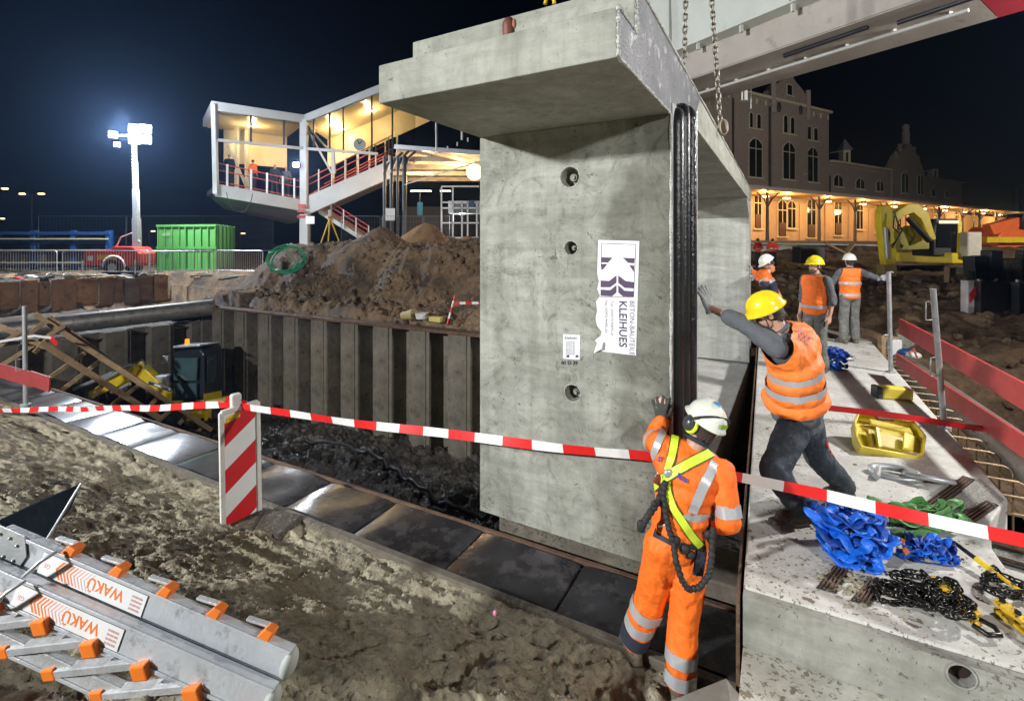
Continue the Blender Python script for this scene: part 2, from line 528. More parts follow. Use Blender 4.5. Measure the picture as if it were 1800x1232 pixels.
ma = nt_.nodes.new('ShaderNodeMath'); ma.operation = 'MULTIPLY_ADD'; ma.inputs[1].default_value = 1.1
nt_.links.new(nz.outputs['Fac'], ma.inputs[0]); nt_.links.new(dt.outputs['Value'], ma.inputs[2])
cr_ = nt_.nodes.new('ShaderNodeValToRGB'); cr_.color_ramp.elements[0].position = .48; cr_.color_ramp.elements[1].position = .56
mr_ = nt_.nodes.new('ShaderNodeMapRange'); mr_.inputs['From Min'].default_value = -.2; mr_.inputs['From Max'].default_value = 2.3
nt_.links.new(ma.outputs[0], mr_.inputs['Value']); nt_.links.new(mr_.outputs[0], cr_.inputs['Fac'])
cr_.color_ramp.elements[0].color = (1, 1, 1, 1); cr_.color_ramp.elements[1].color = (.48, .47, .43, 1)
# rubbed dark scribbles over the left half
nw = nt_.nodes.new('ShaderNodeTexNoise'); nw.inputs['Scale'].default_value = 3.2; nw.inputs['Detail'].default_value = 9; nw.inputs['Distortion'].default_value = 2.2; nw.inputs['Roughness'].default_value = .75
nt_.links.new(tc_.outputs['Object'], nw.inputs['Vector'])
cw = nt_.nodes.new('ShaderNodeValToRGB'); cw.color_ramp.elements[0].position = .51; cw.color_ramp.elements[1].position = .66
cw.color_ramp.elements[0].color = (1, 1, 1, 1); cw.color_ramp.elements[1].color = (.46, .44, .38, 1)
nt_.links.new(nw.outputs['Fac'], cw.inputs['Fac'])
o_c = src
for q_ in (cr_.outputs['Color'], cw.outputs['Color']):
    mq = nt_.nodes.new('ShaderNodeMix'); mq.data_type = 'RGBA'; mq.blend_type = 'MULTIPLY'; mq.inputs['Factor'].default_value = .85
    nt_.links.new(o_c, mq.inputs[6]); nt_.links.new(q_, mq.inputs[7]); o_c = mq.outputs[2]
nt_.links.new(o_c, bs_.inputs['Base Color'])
m_conc_in = concrete('inner_concrete', (.50, .51, .48), (.40, .41, .37), None)
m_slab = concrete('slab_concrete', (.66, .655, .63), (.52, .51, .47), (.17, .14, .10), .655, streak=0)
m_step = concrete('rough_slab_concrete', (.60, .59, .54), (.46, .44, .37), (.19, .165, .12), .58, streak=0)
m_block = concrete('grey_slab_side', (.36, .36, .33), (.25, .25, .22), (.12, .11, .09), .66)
m_coat = M('coated_end_face', (.13, .135, .15), .42, .2, .35, 3, .35, 60, (.42, .43, .42), .60)
m_rust = M('rusty_steel', (.135, .08, .05), .7, .3, .4, 5, .4, 50, (.07, .045, .03), .55)
m_pile = M('sheet_pile_steel', (.185, .165, .13), .62, .25, .35, 2.2, .35, 30, (.10, .07, .045), .60)
m_rubber = M('black_rubber', (.014, .014, .016), .32, 0, .2, 8, .25, 45)
m_steel = M('galvanised_steel', (.48, .50, .51), .38, .5, .18, 12, .1, 60)
m_white = M('white_paint', (.75, .75, .73), .45, 0, .06, 5)
m_red = M('red_paint', (.55, .035, .03), .45, 0, .15, 5)
m_black = M('black_steel', (.02, .02, .022), .45, .2, .3, 9)
m_wood = M('raw_timber', (.34, .23, .125), .7, 0, .3, 4, .3, 40, (.20, .13, .07), .6)
m_yel = M('yellow_paint', (.72, .52, .02), .4, 0, .12, 6, 0, 40, (.25, .17, .04), .68)

# ------------------------------------------------------------------ sky haze is left to the world; ground sheets
def near_h(a, b):
    ramp = 1.336 - .42 * a
    z = np.clip(ramp, .04, 1.25)
    z = .04 + (z - .04) * sstep(-.2, .7, b) + (1.2 - .04) * (1 - sstep(-.2, .7, b)) * (1 - sstep(.3, 1.3, a))
    x, y = a, b
    n = .060 * fbm(x * 1.3, y * 1.3, 2.0, 4) + .055 * fbm(x * 3.6, y * 2.4, 4.0, 5, True) - .05 * sstep(.72, .97, fbm(x * 1.6 + 3 * fbm(x, y, 8., 2), y * 1.6, 11.0, 2, True))
    clod = np.clip(fbm(x * 7, y * 7, 9.0, 4, True), -.2, 1)
    loose = sstep(.05, .5, fbm(x * .8 + 3, y * .8, 1.0, 3)) * .6 + sstep(2.6, 3.3, a) * .8 * sstep(4.2, 7.5, b) + (1 - sstep(1.4, 2.4, b)) * .9
    n = n + clod * .085 * np.clip(loose, 0, 1.3) + .020 * fbm(x * 13, y * 11, 3.0, 4, True) + .008 * fbm(x * 34, y * 34, 5.0, 2)
    n = n + .018 * np.clip(fbm(x * 19, y * 16, 7.0, 3, True), 0, 1) ** 2
    n = n - .28 * np.exp(-(((a - .95) / .5) ** 2 + ((b - 3.3) / .9) ** 2))
    dig = np.exp(-(((a - 2.9) / .55) ** 2 + ((b - .55) / .5) ** 2))
    n = n * (1 - .4 * sstep(3.2, 3.42, a)) - .10 * dig
    return z + n
def axis(parts):
    out = []
    for lo, hi, st in parts:
        out.append(np.arange(lo, hi - 1e-9, st))
    out.append([parts[-1][1]])
    return np.concatenate(out)
def sheet(name, aa, bb, hf, mat):
    A, B = np.meshgrid(aa, bb)
    Z = hf(A, B)
    return grid_mesh(name, A * SA - B * CA, A * CA + B * SA, Z, mat)
g = sheet('ground', axis([(-14, .4, .4), (.4, 3.4, .016)]), axis([(-14, -1.2, .4), (-1.2, 4.5, .018), (4.5, 9, .035), (9, 17, .09)]), near_h, m_ground)

def pit_h(a, b):
    z = -2.1 + .10 * fbm(a * .8, b * .8, 1.0, 3)
    lump = np.clip(fbm(a * 3.2, b * 3.2, 2.0, 4, True), -.3, 1)
    z = z + .17 * lump + .07 * fbm(a * 9, b * 9, 5.0, 4, True) + .35 * sstep(5.5, 4.2, a)
    pud = np.exp(-(((a - 6.9) / .5) ** 2 + ((b - 7.0) / 1.0) ** 2))
    return z - .12 * pud
sheet('pit_floor', axis([(4.12, 9.75, .028)]), axis([(-30, -3, .6), (-3, 3.5, .15), (3.5, 12, .034), (12, 17.1, .07)]), pit_h, m_mud)

def far_h(a, b):
    left = sstep(17, 21, b)
    right = 1 - sstep(2.2, 5.0, b)
    bank = .95 + sstep(10.9, 12.9, a + .9 * fbm(a * .5, b * .5, 1., 2)) * 1.75
    bank = bank + .5 * np.exp(-(((a - 15.5) / 1.6) ** 2 + ((b - 8.3) / 1.9) ** 2))
    lf = .15 + 1.35 * sstep(25.9, 26.3, b) + 1.3 * sstep(17, 40, a) * (1 - sstep(25.9, 26.3, b))
    lf = np.where(a > 13, np.maximum(lf, .9 + .6 * sstep(13, 13.5, a)), lf)
    rt = .30 + 1.0 * sstep(12, 26, a) + 1.6 * sstep(34, 46, a)
    z = bank * (1 - left) * (1 - right) + lf * left + rt * right
    rough = 1 - sstep(30, 60, a)
    z = z + rough * (.2 * fbm(a * .55, b * .55, 3.0, 4) + .24 * np.clip(fbm(a * 1.5, b * 1.5, 6.0, 5, True), -.4, 1) * (1 - .75 * left) + .13 * np.clip(fbm(a * 3.1, b * 3.1, 4.0, 4, True), -.3, 1) * (1 - left) + .05 * fbm(a * 8, b * 8, 2.0, 3, True))
    z = np.where(a < 9.95, np.minimum(z, .84), z)
    cutm = (1 - sstep(2.3, 2.6, b)) * (1 - sstep(12.5, 13.1, a))
    z = z * (1 - cutm) - 1.0 * cutm
    return z
sheet('far_ground', axis([(9.62, 15.5, .045), (15.5, 30, .2), (30, 60, 1.0), (60, 700, 20)]),
      axis([(-600, -60, 30), (-60, -14, 1.0), (-14, 3.0, .14), (3.0, 17, .055), (17, 34, .2), (34, 80, 2), (80, 700, 30)]), far_h, m_bank)
def left_h(a, b):
    return .15 + 1.35 * sstep(25.9, 26.3, b) + .08 * fbm(a * 1.2, b * 1.2, 3.0, 4, True)
sheet('left_ground', axis([(-60, -5, 2), (-5, 9.62, .12)]), axis([(17.1, 34, .13), (34, 200, 5)]), left_h, m_far)

# hose lying in the mud
t = thing('hose', 'black hose snaking across the dark mud of the pit floor', 'hose', S(7.5, 6, -2))
pts = []
for k in range(40):
    q = k / 39; b_ = 10.2 - 6.2 * q; a_ = 8.2 + .35 * math.sin(q * 6) - .5 * q
    pts.append(S(a_, b_, float(pit_h(np.array(a_), np.array(b_))) + .10))
MB().tube(pts, .045, 8).build('pipe', m_black, t, 60)

# ------------------------------------------------------------------ plate-covered coping beam between ground and pit
t = thing('coping_beam', 'long low beam covered with wet dark steel plates along the pit edge', 'beam', S(3.77, 6, -.05))
m_plate = M('wet_steel_plate', (.045, .045, .05), .20, .5, .4, 1.6, .12, 9, (.10, .095, .10), .52)
m_plate2 = M('dusty_steel_plate', (.13, .125, .13), .26, .4, .35, 1.4, .10, 9, (.07, .06, .055), .6)
m_conc_d = concrete('beam_concrete', (.20, .18, .14), (.12, .10, .08), (.07, .06, .05), .6)
bs = [-.4, .62, 1.5, 2.53, 3.64, 4.64, 5.66, 6.79, 7.86, 8.83, 9.9, 11.0, 12.1, 13.3, 14.6, 16.0]
for i in range(len(bs) - 1):
    b0, b1 = bs[i] + .012, bs[i + 1] - .012
    n = 18; mb = MB(); r_ = random.uniform(-.004, .004)
    vs = []; fs = []
    for j in range(n + 1):
        u = j / n
        for k in range(9):
            w = k / 8
            bul = .022 * (1 - (2 * u - 1) ** 4) + .005 * math.sin(u * 7 + i) * math.sin(w * 4 + i * 2)
            vs.append(S(3.45 + .62 * w, b0 + (b1 - b0) * u, .085 + bul + r_ + .012 * (w - .5) * (1 if i % 2 else -1)))
    m = len(vs); low = [V((p.x, p.y, .06)) for p in vs]
    for j in range(n):
        for k in range(8):
            o = j * 9 + k
            fs.append((o, o + 1, o + 10, o + 9)); fs.append((m + o, m + o + 9, m + o + 10, m + o + 1))
    rim = [k for k in range(9)] + [j * 9 + 8 for j in range(1, n + 1)] + [n * 9 + k for k in range(7, -1, -1)] + [j * 9 for j in range(n - 1, 0, -1)]
    for q in range(len(rim)):
        x, y = rim[q], rim[(q + 1) % len(rim)]
        fs.append((x, m + x, m + y, y))
    MB().add(vs + low, fs).build('plate', m_plate if i < 7 else m_plate2, t, 50)
mb = MB()
mb.bar(S(3.77, -.6, -.03), S(3.77, 16.4, -.03), .62, .17).build('beam_core', m_conc_d, t, bevel=.01)
for a_, w_ in ((3.405, .075), (4.125, .05)):
    MB().bar(S(a_, -.5, .035), S(a_, 16.4, .035), w_, .13).build('edge_flange', m_conc_d if a_ < 4 else m_rust, t, bevel=.008)
# concrete sill beyond the beam, under the hanging element
tag(MB().bar(S(4.5, -3.0, .02), S(4.5, 2.45, .02), .5, .34).build('concrete_sill', m_conc_d, bevel=.02), 'muddy concrete sill on the pit side of the plated beam below the hanging element', 'sill')
# pit side under the beam
t = thing('pit_side_wall', 'rusty retaining wall carrying the plated beam on the near side of the pit', 'retaining wall', S(4.0, 8, -2.6))
for k in range(14):
    b_ = -1 + k * 1.3
    MB().prism([S(4.10, b_, -2.6), S(4.10, b_ + .62, -2.6), S(4.0, b_ + .75, -2.6), S(4.0, b_ + 1.28, -2.6), S(3.95, b_ + 1.28, -2.6), S(3.95, b_, -2.6)], (0, 0, 2.5)).build('pile', m_pile, t)

# ------------------------------------------------------------------ sheet pile walls
def pile_mesh(pitch, depth, z0, z1, th=.02):
    """one double pile, drawn along x with its troughs towards +y"""
    k = pitch / 1.2
    prof = [(0, 0), (.10, 0), (.13, depth), (.62, depth), (.66, 0), (1.2, 0)]
    prof = [(x * k, y) for x, y in prof]
    mb = MB()
    for (x0, y0), (x1, y1) in zip(prof[:-1], prof[1:]):
        n = V((-(y1 - y0), x1 - x0, 0)).normalized() * th
        mb.add([(x0, y0, z0), (x1, y1, z0), (x1 + n.x, y1 + n.y, z0), (x0 + n.x, y0 + n.y, z0),
                (x0, y0, z1), (x1, y1, z1), (x1 + n.x, y1 + n.y, z1), (x0 + n.x, y0 + n.y, z1)],
               [(3, 2, 1, 0), (4, 5, 6, 7), (0, 1, 5, 4), (1, 2, 6, 5), (2, 3, 7, 6), (3, 0, 4, 7)])
    mb.box((1.2 * k - .02, -.012, (z0 + z1) / 2), (.05, .05, z1 - z0 - .004))   # interlock
    return mb.mesh('sheet_pile', m_pile, (0, 0, 0), 30)
t = thing('sheet_pile_wall', 'long steel sheet pile wall with a rusty waling on the far side of the pit', 'sheet pile wall', S(9.6, 10, -2.6))
pm = pile_mesh(1.18, .52, -2.7, .80)
Bv = V((CA, -SA, 0)); Av = V((SA, CA, 0))      # along the wall to the right, and away
for k in range(12):
    b_ = 16.9 - k * 1.18
    inst('sheet_pile', pm, t, frame(Bv, Av, (0, 0, 1), S(9.42, b_, 0)))
MB().bar(S(9.55, 16.9, .83), S(9.55, 2.75, .83), .34, .07).build('waling', m_rust, t, bevel=.008)
t = thing('end_sheet_pile_wall', 'dark sheet pile wall closing the left end of the pit behind the timber frame', 'sheet pile wall', S(7, 17.1, -2.6))
pm = pile_mesh(1.18, .3, -2.7, .35)
for k in range(14):
    inst('sheet_pile', pm, t, frame(Av, -Bv, (0, 0, 1), S(-6.8 + k * 1.18, 17.0, 0)))
m_pipe = M('muddy_steel_tube', (.20, .185, .165), .45, .4, .3, 3, .2, 30, (.10, .08, .06), .58)
t = thing('strut_tube', 'thick muddy steel tube lying across the left end of the pit', 'tube', P(190, 545, 15))
p0, p1 = P(376, 540, 16.2), P(-60, 590, 13.2)
MB().cyl(p0, p1, .27, n=24).build('tube', m_pipe, t, 60)
MB().cyl(p0, p0 + (p0 - p1).normalized() * .04, .34, n=24).build('end_flange', m_rust, t, 60)
# second tier at the left: upright boards of rusty steel
t = thing('upper_retaining_wall', 'rusty brown retaining wall of upright panels at the far left', 'retaining wall', S(8, 26.1, 0))
cols = [M('rust_panel_%s' % n, c, .7, .15, .3, 2, .3, 25, (.09, .055, .035), .6) for n, c in (('brown', (.19, .12, .075)), ('ochre', (.30, .18, .10)), ('grey', (.16, .135, .11)))]
k = 0; a_ = -8.0
while a_ < 12.9:
    w_ = random.choice([.42, .6, .8, .5])
    MB().bar(S(a_ + w_ / 2, 26.05 - .1 * (k % 2), -.2), S(a_ + w_ / 2, 26.05 - .1 * (k % 2), 1.44 + random.uniform(-.05, .06)), w_ - .02, .09, Bv).build('panel', random.choice(cols), t, bevel=.01)
    a_ += w_; k += 1

# ------------------------------------------------------------------ big slab on the right
t = thing('tunnel_slab', 'pale mud-specked concrete slab the orange-vested workers stand on', 'concrete slab', S(8, -.7, 0))
lb = lambda a: .17 + .0 * a
top = [(3.17, .17), (3.17, -3.4), (4.55, -3.4), (4.72, -1.75), (5.02, -1.52), (5.25, -1.6), (12.4, -1.72), (12.4, .34)]
# upper part in plan, pushed down; the lower shelf sits beside it
up = [(3.17, .17), (3.17, -1.25), (4.35, -1.25), (4.75, -1.36), (5.25, -1.6), (12.4, -1.72), (12.4, .34)]
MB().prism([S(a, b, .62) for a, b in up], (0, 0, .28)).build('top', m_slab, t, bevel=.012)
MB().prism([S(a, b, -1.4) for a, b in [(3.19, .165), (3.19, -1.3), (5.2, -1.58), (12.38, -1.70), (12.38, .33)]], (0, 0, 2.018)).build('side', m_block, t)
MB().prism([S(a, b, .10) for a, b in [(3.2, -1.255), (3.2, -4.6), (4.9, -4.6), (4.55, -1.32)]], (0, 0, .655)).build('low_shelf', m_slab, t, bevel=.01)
MB().prism([S(a, b, -.8) for a, b in [(3.165, .17), (3.165, -3.4), (1.75, -3.4), (1.75, .17)]], (0, 0, 1.395)).build('rough_step', m_step, t, bevel=.01)
# front band with the round hole
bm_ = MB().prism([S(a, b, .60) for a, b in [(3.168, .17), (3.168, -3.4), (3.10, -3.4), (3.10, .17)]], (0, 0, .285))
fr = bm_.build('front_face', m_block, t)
hole_c = PA(1690, 1187, 3.10)
m_hole = M('dark_recess', (.03, .018, .012), .8, 0, .3, 8)
cb = MB().cyl(hole_c + Av * -.05, hole_c + Av * .12, .054, n=32).build('cutter', m_block)
md = fr.modifiers.new('hole', 'BOOLEAN'); md.operation = 'DIFFERENCE'; md.object = cb; md.solver = 'EXACT'
nm = bpy.data.meshes.new_from_object(fr.evaluated_get(bpy.context.evaluated_depsgraph_get()))
fr.modifiers.clear(); fr.data = nm; bpy.data.objects.remove(cb)
MB().cyl(hole_c + Av * .058, hole_c + Av * .066, .0535, n=24).build('pipe_hole', M('shaded_rust_hole', (.022, .010, .008), .8, 0, .5, 9), t, 60)  # rust disc darkened so its colour holds the shade deep in the hole
q = MB(); ring = []
for i in range(28):
    an = 2 * math.pi * i / 28; ring.append(hole_c + Av * -.003 + Bv * math.cos(an) * .056 + V((0, 0, math.sin(an) * .056)))
q.tube(ring, .006, 6, True).build('hole_rim', m_block, t, 60)
# steel edge plate along the gap, rusty
MB().prism([S(a, b, -.9) for a, b in [(3.08, .185), (12.3, .355), (12.3, .375), (3.08, .205)]], (0, 0, 1.775)).build('edge_plate', m_rust, t)
# dirt specks and mud crumbs lying on it
mb = MB()
for k in range(900):
    a_ = 3.3 + (random.random() ** 1.3) * 8.5; b_ = random.uniform(-1.5, .1)
    if random.random() < .35: a_, b_ = random.gauss(3.9, .4), random.gauss(-.3, .5)
    if a_ < 3.25 or b_ > .12 or b_ < -1.2: continue
    s_ = random.uniform(.002, .007) * (1 + (random.random() < .08) * 1.2)
    mb.sph(S(a_, b_, .90 + s_ * .3), (s_ * random.uniform(.8, 2), s_, s_ * .5), 6, 4)
mb.build('mud_crumbs', m_ground, t)['kind'] = 'stuff'
# pebbled strip with rebar grooves
m_peb = M('washed_pebble_concrete', (.30, .29, .26), .85, 0, .6, 55, .9, 90, (.10, .09, .075), .55)
for px, z_ in (([(1652, 893), (1722, 842), (1764, 879), (1722, 905), (1700, 922), (1640, 915)], .902), ([(1640, 937), (1860, 990), (1860, 1010), (1655, 957)], .757)):
    MB().prism([PZ(u, v, z_) for u, v in px], (0, 0, .006)).build('pebble_strip', m_peb, t)
for c0, c1, z_, n_ in ((PZ(1636, 890, .912), PZ(1704, 840, .912), .912, 4), (PZ(1696, 917, .912), PZ(1744, 884, .912), .912, 4), (PZ(1630, 925, .775), PZ(1860, 985, .775), .775, 3), (PZ(1668, 957, .775), PZ(1860, 1012, .775), .775, 2)):
    d_ = (c1 - c0).normalized(); sd = d_.cross(V((0, 0, 1)))
    MB().bar(c0, c1, .075, .01).build('groove_mud', m_mud, t)
    for k in range(n_):
        o_ = sd * (k - (n_ - 1) / 2) * .022
        MB().cyl(c0 + o_ + V((0, 0, .012)), c1 + o_ + V((0, 0, .012)) - d_ * random.uniform(.02, .15), .005, n=6).build('rebar', m_rust, t, 60)
# bent rebar hoops sticking out of the right side
m_rb = M('pale_rusty_rebar', (.42, .30, .17), .6, .3, .25, 14)
for k in range(22):
    a_ = 4.5 + k * .36 if k > 1 else 4.5 + k * .36
    bb_ = -1.62 - .01 * k
    o_ = [S(a_, bb_ + .05, .80), S(a_, bb_ - .22, .80), S(a_, bb_ - .27, .78), S(a_, bb_ - .29, .74), S(a_, bb_ - .29, .20)]
    MB().tube(o_, .009, 6).build('rebar_hoop', m_rb, t, 60)
for z_ in (.62, .45):
    MB().tube([S(4.3, -1.905, z_), S(12.3, -2.10, z_)], .008, 6).build('rebar_line', m_rb, t, 60)

# ------------------------------------------------------------------ pale base slab seen through the opening
def E(s, w, z):
    """element frame: s along its end face (away), w along its length (left)"""
    r = -.0234
    return S(3.56 + s * math.cos(r) - w * math.sin(r), .66 + s * math.sin(r) + w * math.cos(r), z)
tag(MB().prism([E(1.0, .02, -.2), E(1.0, 1.55, -.2), E(8.4, 1.55, -.2), E(8.4, .02, -.2)], (0, 0, .66)).build('base_slab', m_slab, bevel=.01),
    'smooth pale floor slab inside the open end of the concrete element', 'concrete slab')

# ------------------------------------------------------------------ the hanging concrete element
ZL, ZR = 3.82, 4.34
t_el = thing('concrete_element', 'huge grey concrete tunnel element hanging in the centre with a makers poster on its side', 'concrete element', E(0, .8, .6))
S1 = 7.95                                                             # full width of the portal
near_leg = [E(0, 0, .60), E(0, 0, ZL), E(.46, 0, 3.95), E(.46, 0, .60)]
Wv = E(0, 1.6, 0) - E(0, 0, 0)
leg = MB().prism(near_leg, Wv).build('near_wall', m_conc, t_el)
leg.data.materials.append(m_coat)
roof = [E(-1.2, 0, ZL), E(-1.2, 0, 4.07), E(-.87, 0, 4.06), E(-.87, 0, ZR), E(S1, 0, 4.04), E(S1, 0, 3.80), E(.46, 0, 3.96), E(.002, 0, ZL + .003)]
m_lip = concrete('roof_concrete', (.40, .41, .365), (.25, .26, .22), (.14, .13, .10), .68)
MB().prism(roof, Wv).build('roof_slab', m_lip, t_el, bevel=.008)
far = [E(7.5, .004, .5), E(S1, .004, .5), E(S1, .004, 3.79), E(7.5, .004, 3.805)]
MB().prism(far, Wv * .99).build('far_wall', m_conc_in, t_el)
# small haunches in the corners
MB().prism([E(.462, .01, 3.6), E(.462, .01, 3.948), E(.95, .01, 3.935)], Wv * .98).build('haunch', m_conc_in, t_el)
MB().prism([E(7.498, .01, 3.45), E(7.498, .01, 3.80), E(7.0, .01, 3.812)], Wv * .98).build('haunch', m_conc_in, t_el)
# coated end face, 4 mm skin, with pale chipped edges
off = (E(0, -.004, 0) - E(0, 0, 0))
MB().prism([E(-1.19, -.001, 3.83), E(-1.19, -.001, 4.06), E(-.88, -.001, 4.055), E(-.88, -.001, 4.33), E(1.3, -.001, 4.26), E(.9, -.001, 3.97), E(.44, -.001, 3.965), E(.01, -.001, 3.83)], off).build('end_coating', m_coat, t_el)
m_chip = M('chipped_edge', (.50, .50, .47), .7, 0, .35, 30, .5, 60, (.15, .15, .14), .55)
for p, q in (((-1.2, 3.82), (0, 3.82)), ((-1.2, 3.82), (-1.2, 4.07)), ((-1.2, 4.07), (-.87, 4.06)), ((-.87, 4.06), (-.87, 4.34)), ((0, .6), (0, 3.82)), ((-.87, 4.34), (S1, 4.04))):
    pts = []
    for k in range(60):
        u = k / 59; n_ = float(vnoise(u * 25, p[0] * 3, 1.)) * .005
        pts.append(E(p[0] + (q[0] - p[0]) * u + n_, -.006, p[1] + (q[1] - p[1]) * u + n_))
    MB().tube(pts, [.010 + .005 * float(vnoise(k * .7, 3., 2.)) for k in range(60)], 6).build('edge_chip_line', m_chip, t_el, 60)
# upright steel frame and rubber gasket on the end of the near wall
MB().prism([E(.02, -.001, .62), E(.02, -.001, 3.9), E(.44, -.001, 3.93), E(.44, -.001, .62)], off * 3).build('end_frame', M('grey_end_frame', (.33, .34, .33), .5, .3, .2, 6, .2, 50), t_el)
def ridge(s0, r, prot, m_, name, flat=1.0, zt=4.0):
    pts = [E(s0, -prot, .62 + .06 * k) for k in range(int((zt - .12 - .62) / .06))]
    zz = pts[-1].z
    for k in range(1, 9):
        an = k / 8 * math.pi / 2
        pts.append(E(s0 + .10 * (1 - math.cos(an)) * .8, -prot + prot * .5 * (1 - math.cos(an)), zz + .12 * math.sin(an)))
    MB().tube(pts, r, 12, flat=flat).build(name, m_, t_el, 60)
ridge(.10, .045, .025, m_rubber, 'gasket_lip', 1.2, 3.97)
ridge(.20, .040, .055, m_rubber, 'gasket_lip', 1.2, 3.99)
ridge(.30, .042, .09, M('wet_black_rubber', (.02, .022, .028), .22, 0, .3, 10, .5, 30), 'gasket_nose', 1.0, 4.0)
ridge(.395, .030, .075, m_rubber, 'gasket_lip', 1.0, 3.98)
MB().bar(E(.455, -.055, .62), E(.455, -.055, 3.93), .02, .11, off).build('frame_flange', m_steel, t_el, bevel=.003)
# lifting sockets: recess rings with an anchor plug inside
m_rec = M('socket_shadow_grey', (.10, .095, .085), .85, 0, .3, 20)
cut = []
for (u, v, r_) in ((1000, 311, .082), (1002, 436, .055), (1005, 692, .068)):
    c = PA(u, v, 3.56)
    # seat on the wall plane
    w_ = (ab(c)[1] - .66); c = E(0, w_, c.z)
    n_ = (E(0, 0, 0) - E(1, 0, 0)).normalized()                # towards the viewer
    x_ = (E(0, 0, 0) - E(0, 1, 0)).normalized()
    cb = MB().cyl(c + n_ * .05, c - n_ * .11, r_, r_ * .8, n=36).build('cutter', m_rec)
    cut.append(cb)
    ring = [c + n_ * .0015 + x_ * math.cos(a) * r_ * 1.03 + V((0, 0, math.sin(a) * r_ * 1.03)) for a in [2 * math.pi * i / 36 for i in range(36)]]
    MB().tube(ring, .0035, 6, True).build('socket_rim', m_chip, t_el, 60)
    mb = MB(); mb.cyl(c - n_ * .105 + x_ * r_ * .15, c - n_ * .045 + x_ * r_ * .15, r_ * .42, r_ * .36, 18); mb.cyl(c - n_ * .045 + x_ * r_ * .15, c - n_ * .03 + x_ * r_ * .15, r_ * .2, r_ * .2, 10)
    mb.build('socket_plug', M('socket_plug_grey', (.22, .21, .18), .7, .2, .4, 30), t_el, 40)
for cb in cut:
    md = leg.modifiers.new('socket', 'BOOLEAN'); md.operation = 'DIFFERENCE'; md.object = cb; md.solver = 'EXACT'
dg = bpy.context.evaluated_depsgraph_get()
nm = bpy.data.meshes.new_from_object(leg.evaluated_get(dg))
leg.modifiers.clear(); leg.data = nm
for cb in cut: bpy.data.objects.remove(cb)
# posters on the wall
n_ = (E(0, 0, 0) - E(1, 0, 0)).normalized()
def WL(u, v, off=.003):
    c = PA(u, v, 3.56); w_ = (c - E(0, 0, 0)).dot((E(0, 1, 0) - E(0, 0, 0)))
    # intersect the pixel ray with the real wall plane
    o_ = V((0, 0, H)); d_ = P(u, v, 1.0) - o_
    k = (E(0, 0, 0) - o_).dot(n_) / d_.dot(n_)
    return o_ + d_ * k + n_ * off
m_paper = M('poster_paper', (.74, .75, .77), .5, 0, .05, 9, .25, 26)
m_ink = M('purple_ink', (.065, .035, .085), .6)
m_inkb = M('dark_ink', (.03, .03, .035), .6)
po = thing('poster', 'torn white makers poster with purple arrow logo on the hanging concrete wall', 'poster', WL(1085, 625))
edge = [(1052, 422), (1124, 424), (1118, 625), (1062, 618), (1048, 614), (1052, 606), (1046, 598), (1056, 590), (1058, 583), (1050, 573), (1047, 560), (1050, 545), (1048, 530), (1055, 520), (1050, 508), (1053, 495), (1050, 480)]
MB().prism([WL(u, v, .002) for u, v in edge], n_ * .0012).build('sheet', m_paper, po)
# loose curled corner
MB().prism([WL(1044, 621, .004), WL(1050, 602, .004), WL(1062, 600, .02), WL(1060, 612, .03)], n_ * .002).build('torn_corner', m_paper, po)
def poly(pts, m_, par, name='print', off=.0036):
    return MB().prism([WL(u, v, off) for u, v in pts], n_ * .0004).build(name, m_, par)
for a0, a1 in (((1058, 428), (1118, 430)), ((1118, 430), (1114, 522)), ((1058, 428), (1057, 468)), ((1055, 522), (1114, 522))):
    d = V((a1[0] - a0[0], a1[1] - a0[1], 0)).normalized(); x, y = -d.y * .5, d.x * .5
    poly([(a0[0] - x, a0[1] - y), (a1[0] - x, a1[1] - y), (a1[0] + x, a1[1] + y), (a0[0] + x, a0[1] + y)], m_inkb, po, 'frame_line')
for q in ([(1057, 452), (1077, 453), (1069, 462), (1057, 461)], [(1057, 464), (1068, 464), (1060, 474), (1057, 474)], [(1095, 453), (1116, 454), (1115, 463), (1104, 462)], [(1106, 466), (1115, 467), (1115, 478), (1113, 476)],
          [(1056, 493), (1071, 494), (1084, 484), (1084, 497), (1073, 505), (1056, 505)], [(1056, 509), (1073, 510), (1084, 501), (1084, 514), (1076, 521), (1056, 520)],
          [(1087, 484), (1100, 494), (1115, 496), (1115, 507), (1098, 506), (1087, 497)], [(1087, 501), (1098, 511), (1114, 512), (1114, 522), (1095, 521), (1087, 514)]):
    poly(q, m_ink, po, 'logo_piece')
xd = (WL(1100, 600) - WL(1100, 500)).normalized(); yd = n_.cross(xd).normalized()
def wtext(body, u, v, size, m_, par, sx=1, bold=0, name='lettering'):
    text_mesh(body, size, frame(xd, yd, n_, WL(u, v, .0038)), m_, name, par, sx=sx, bold=bold)
wtext('KLEIHUES', 1089, 528, .082, m_ink, po, .98, .0016)
wtext('BETON-BAUTEILE', 1107, 528, .052, m_ink, po, .98)
wtext('Tel. 05973/9495-0', 1074, 528, .028, m_ink, po, 1.25)
wtext('Fax 05973/9495-25', 1064, 528, .026, m_ink, po, 1.2)
po2 = thing('label_sheet', 'small white data label stuck low on the hanging concrete wall', 'label', WL(1005, 632))
poly([(990, 587), (1020, 589), (1019, 632), (990, 630)], m_paper, po2, 'sheet', .002)
xh = -Bv * -1; xh = (WL(1019, 600) - WL(990, 600)).normalized(); zh = V((0, 0, 1))
def htext(body, u, v, size, m_, par, sx=1, bold=0):
    text_mesh(body, size, frame(xh, zh, n_, WL(u, v, .0038)), m_, 'lettering', par, sx=sx, bold=bold)
htext('Kleihues', 993, 596, .030, m_inkb, po2)
for k in range(7): htext('Bauteil 01 029', 995, 602 + k * 3.4, .011, m_inkb, po2, 1.2)
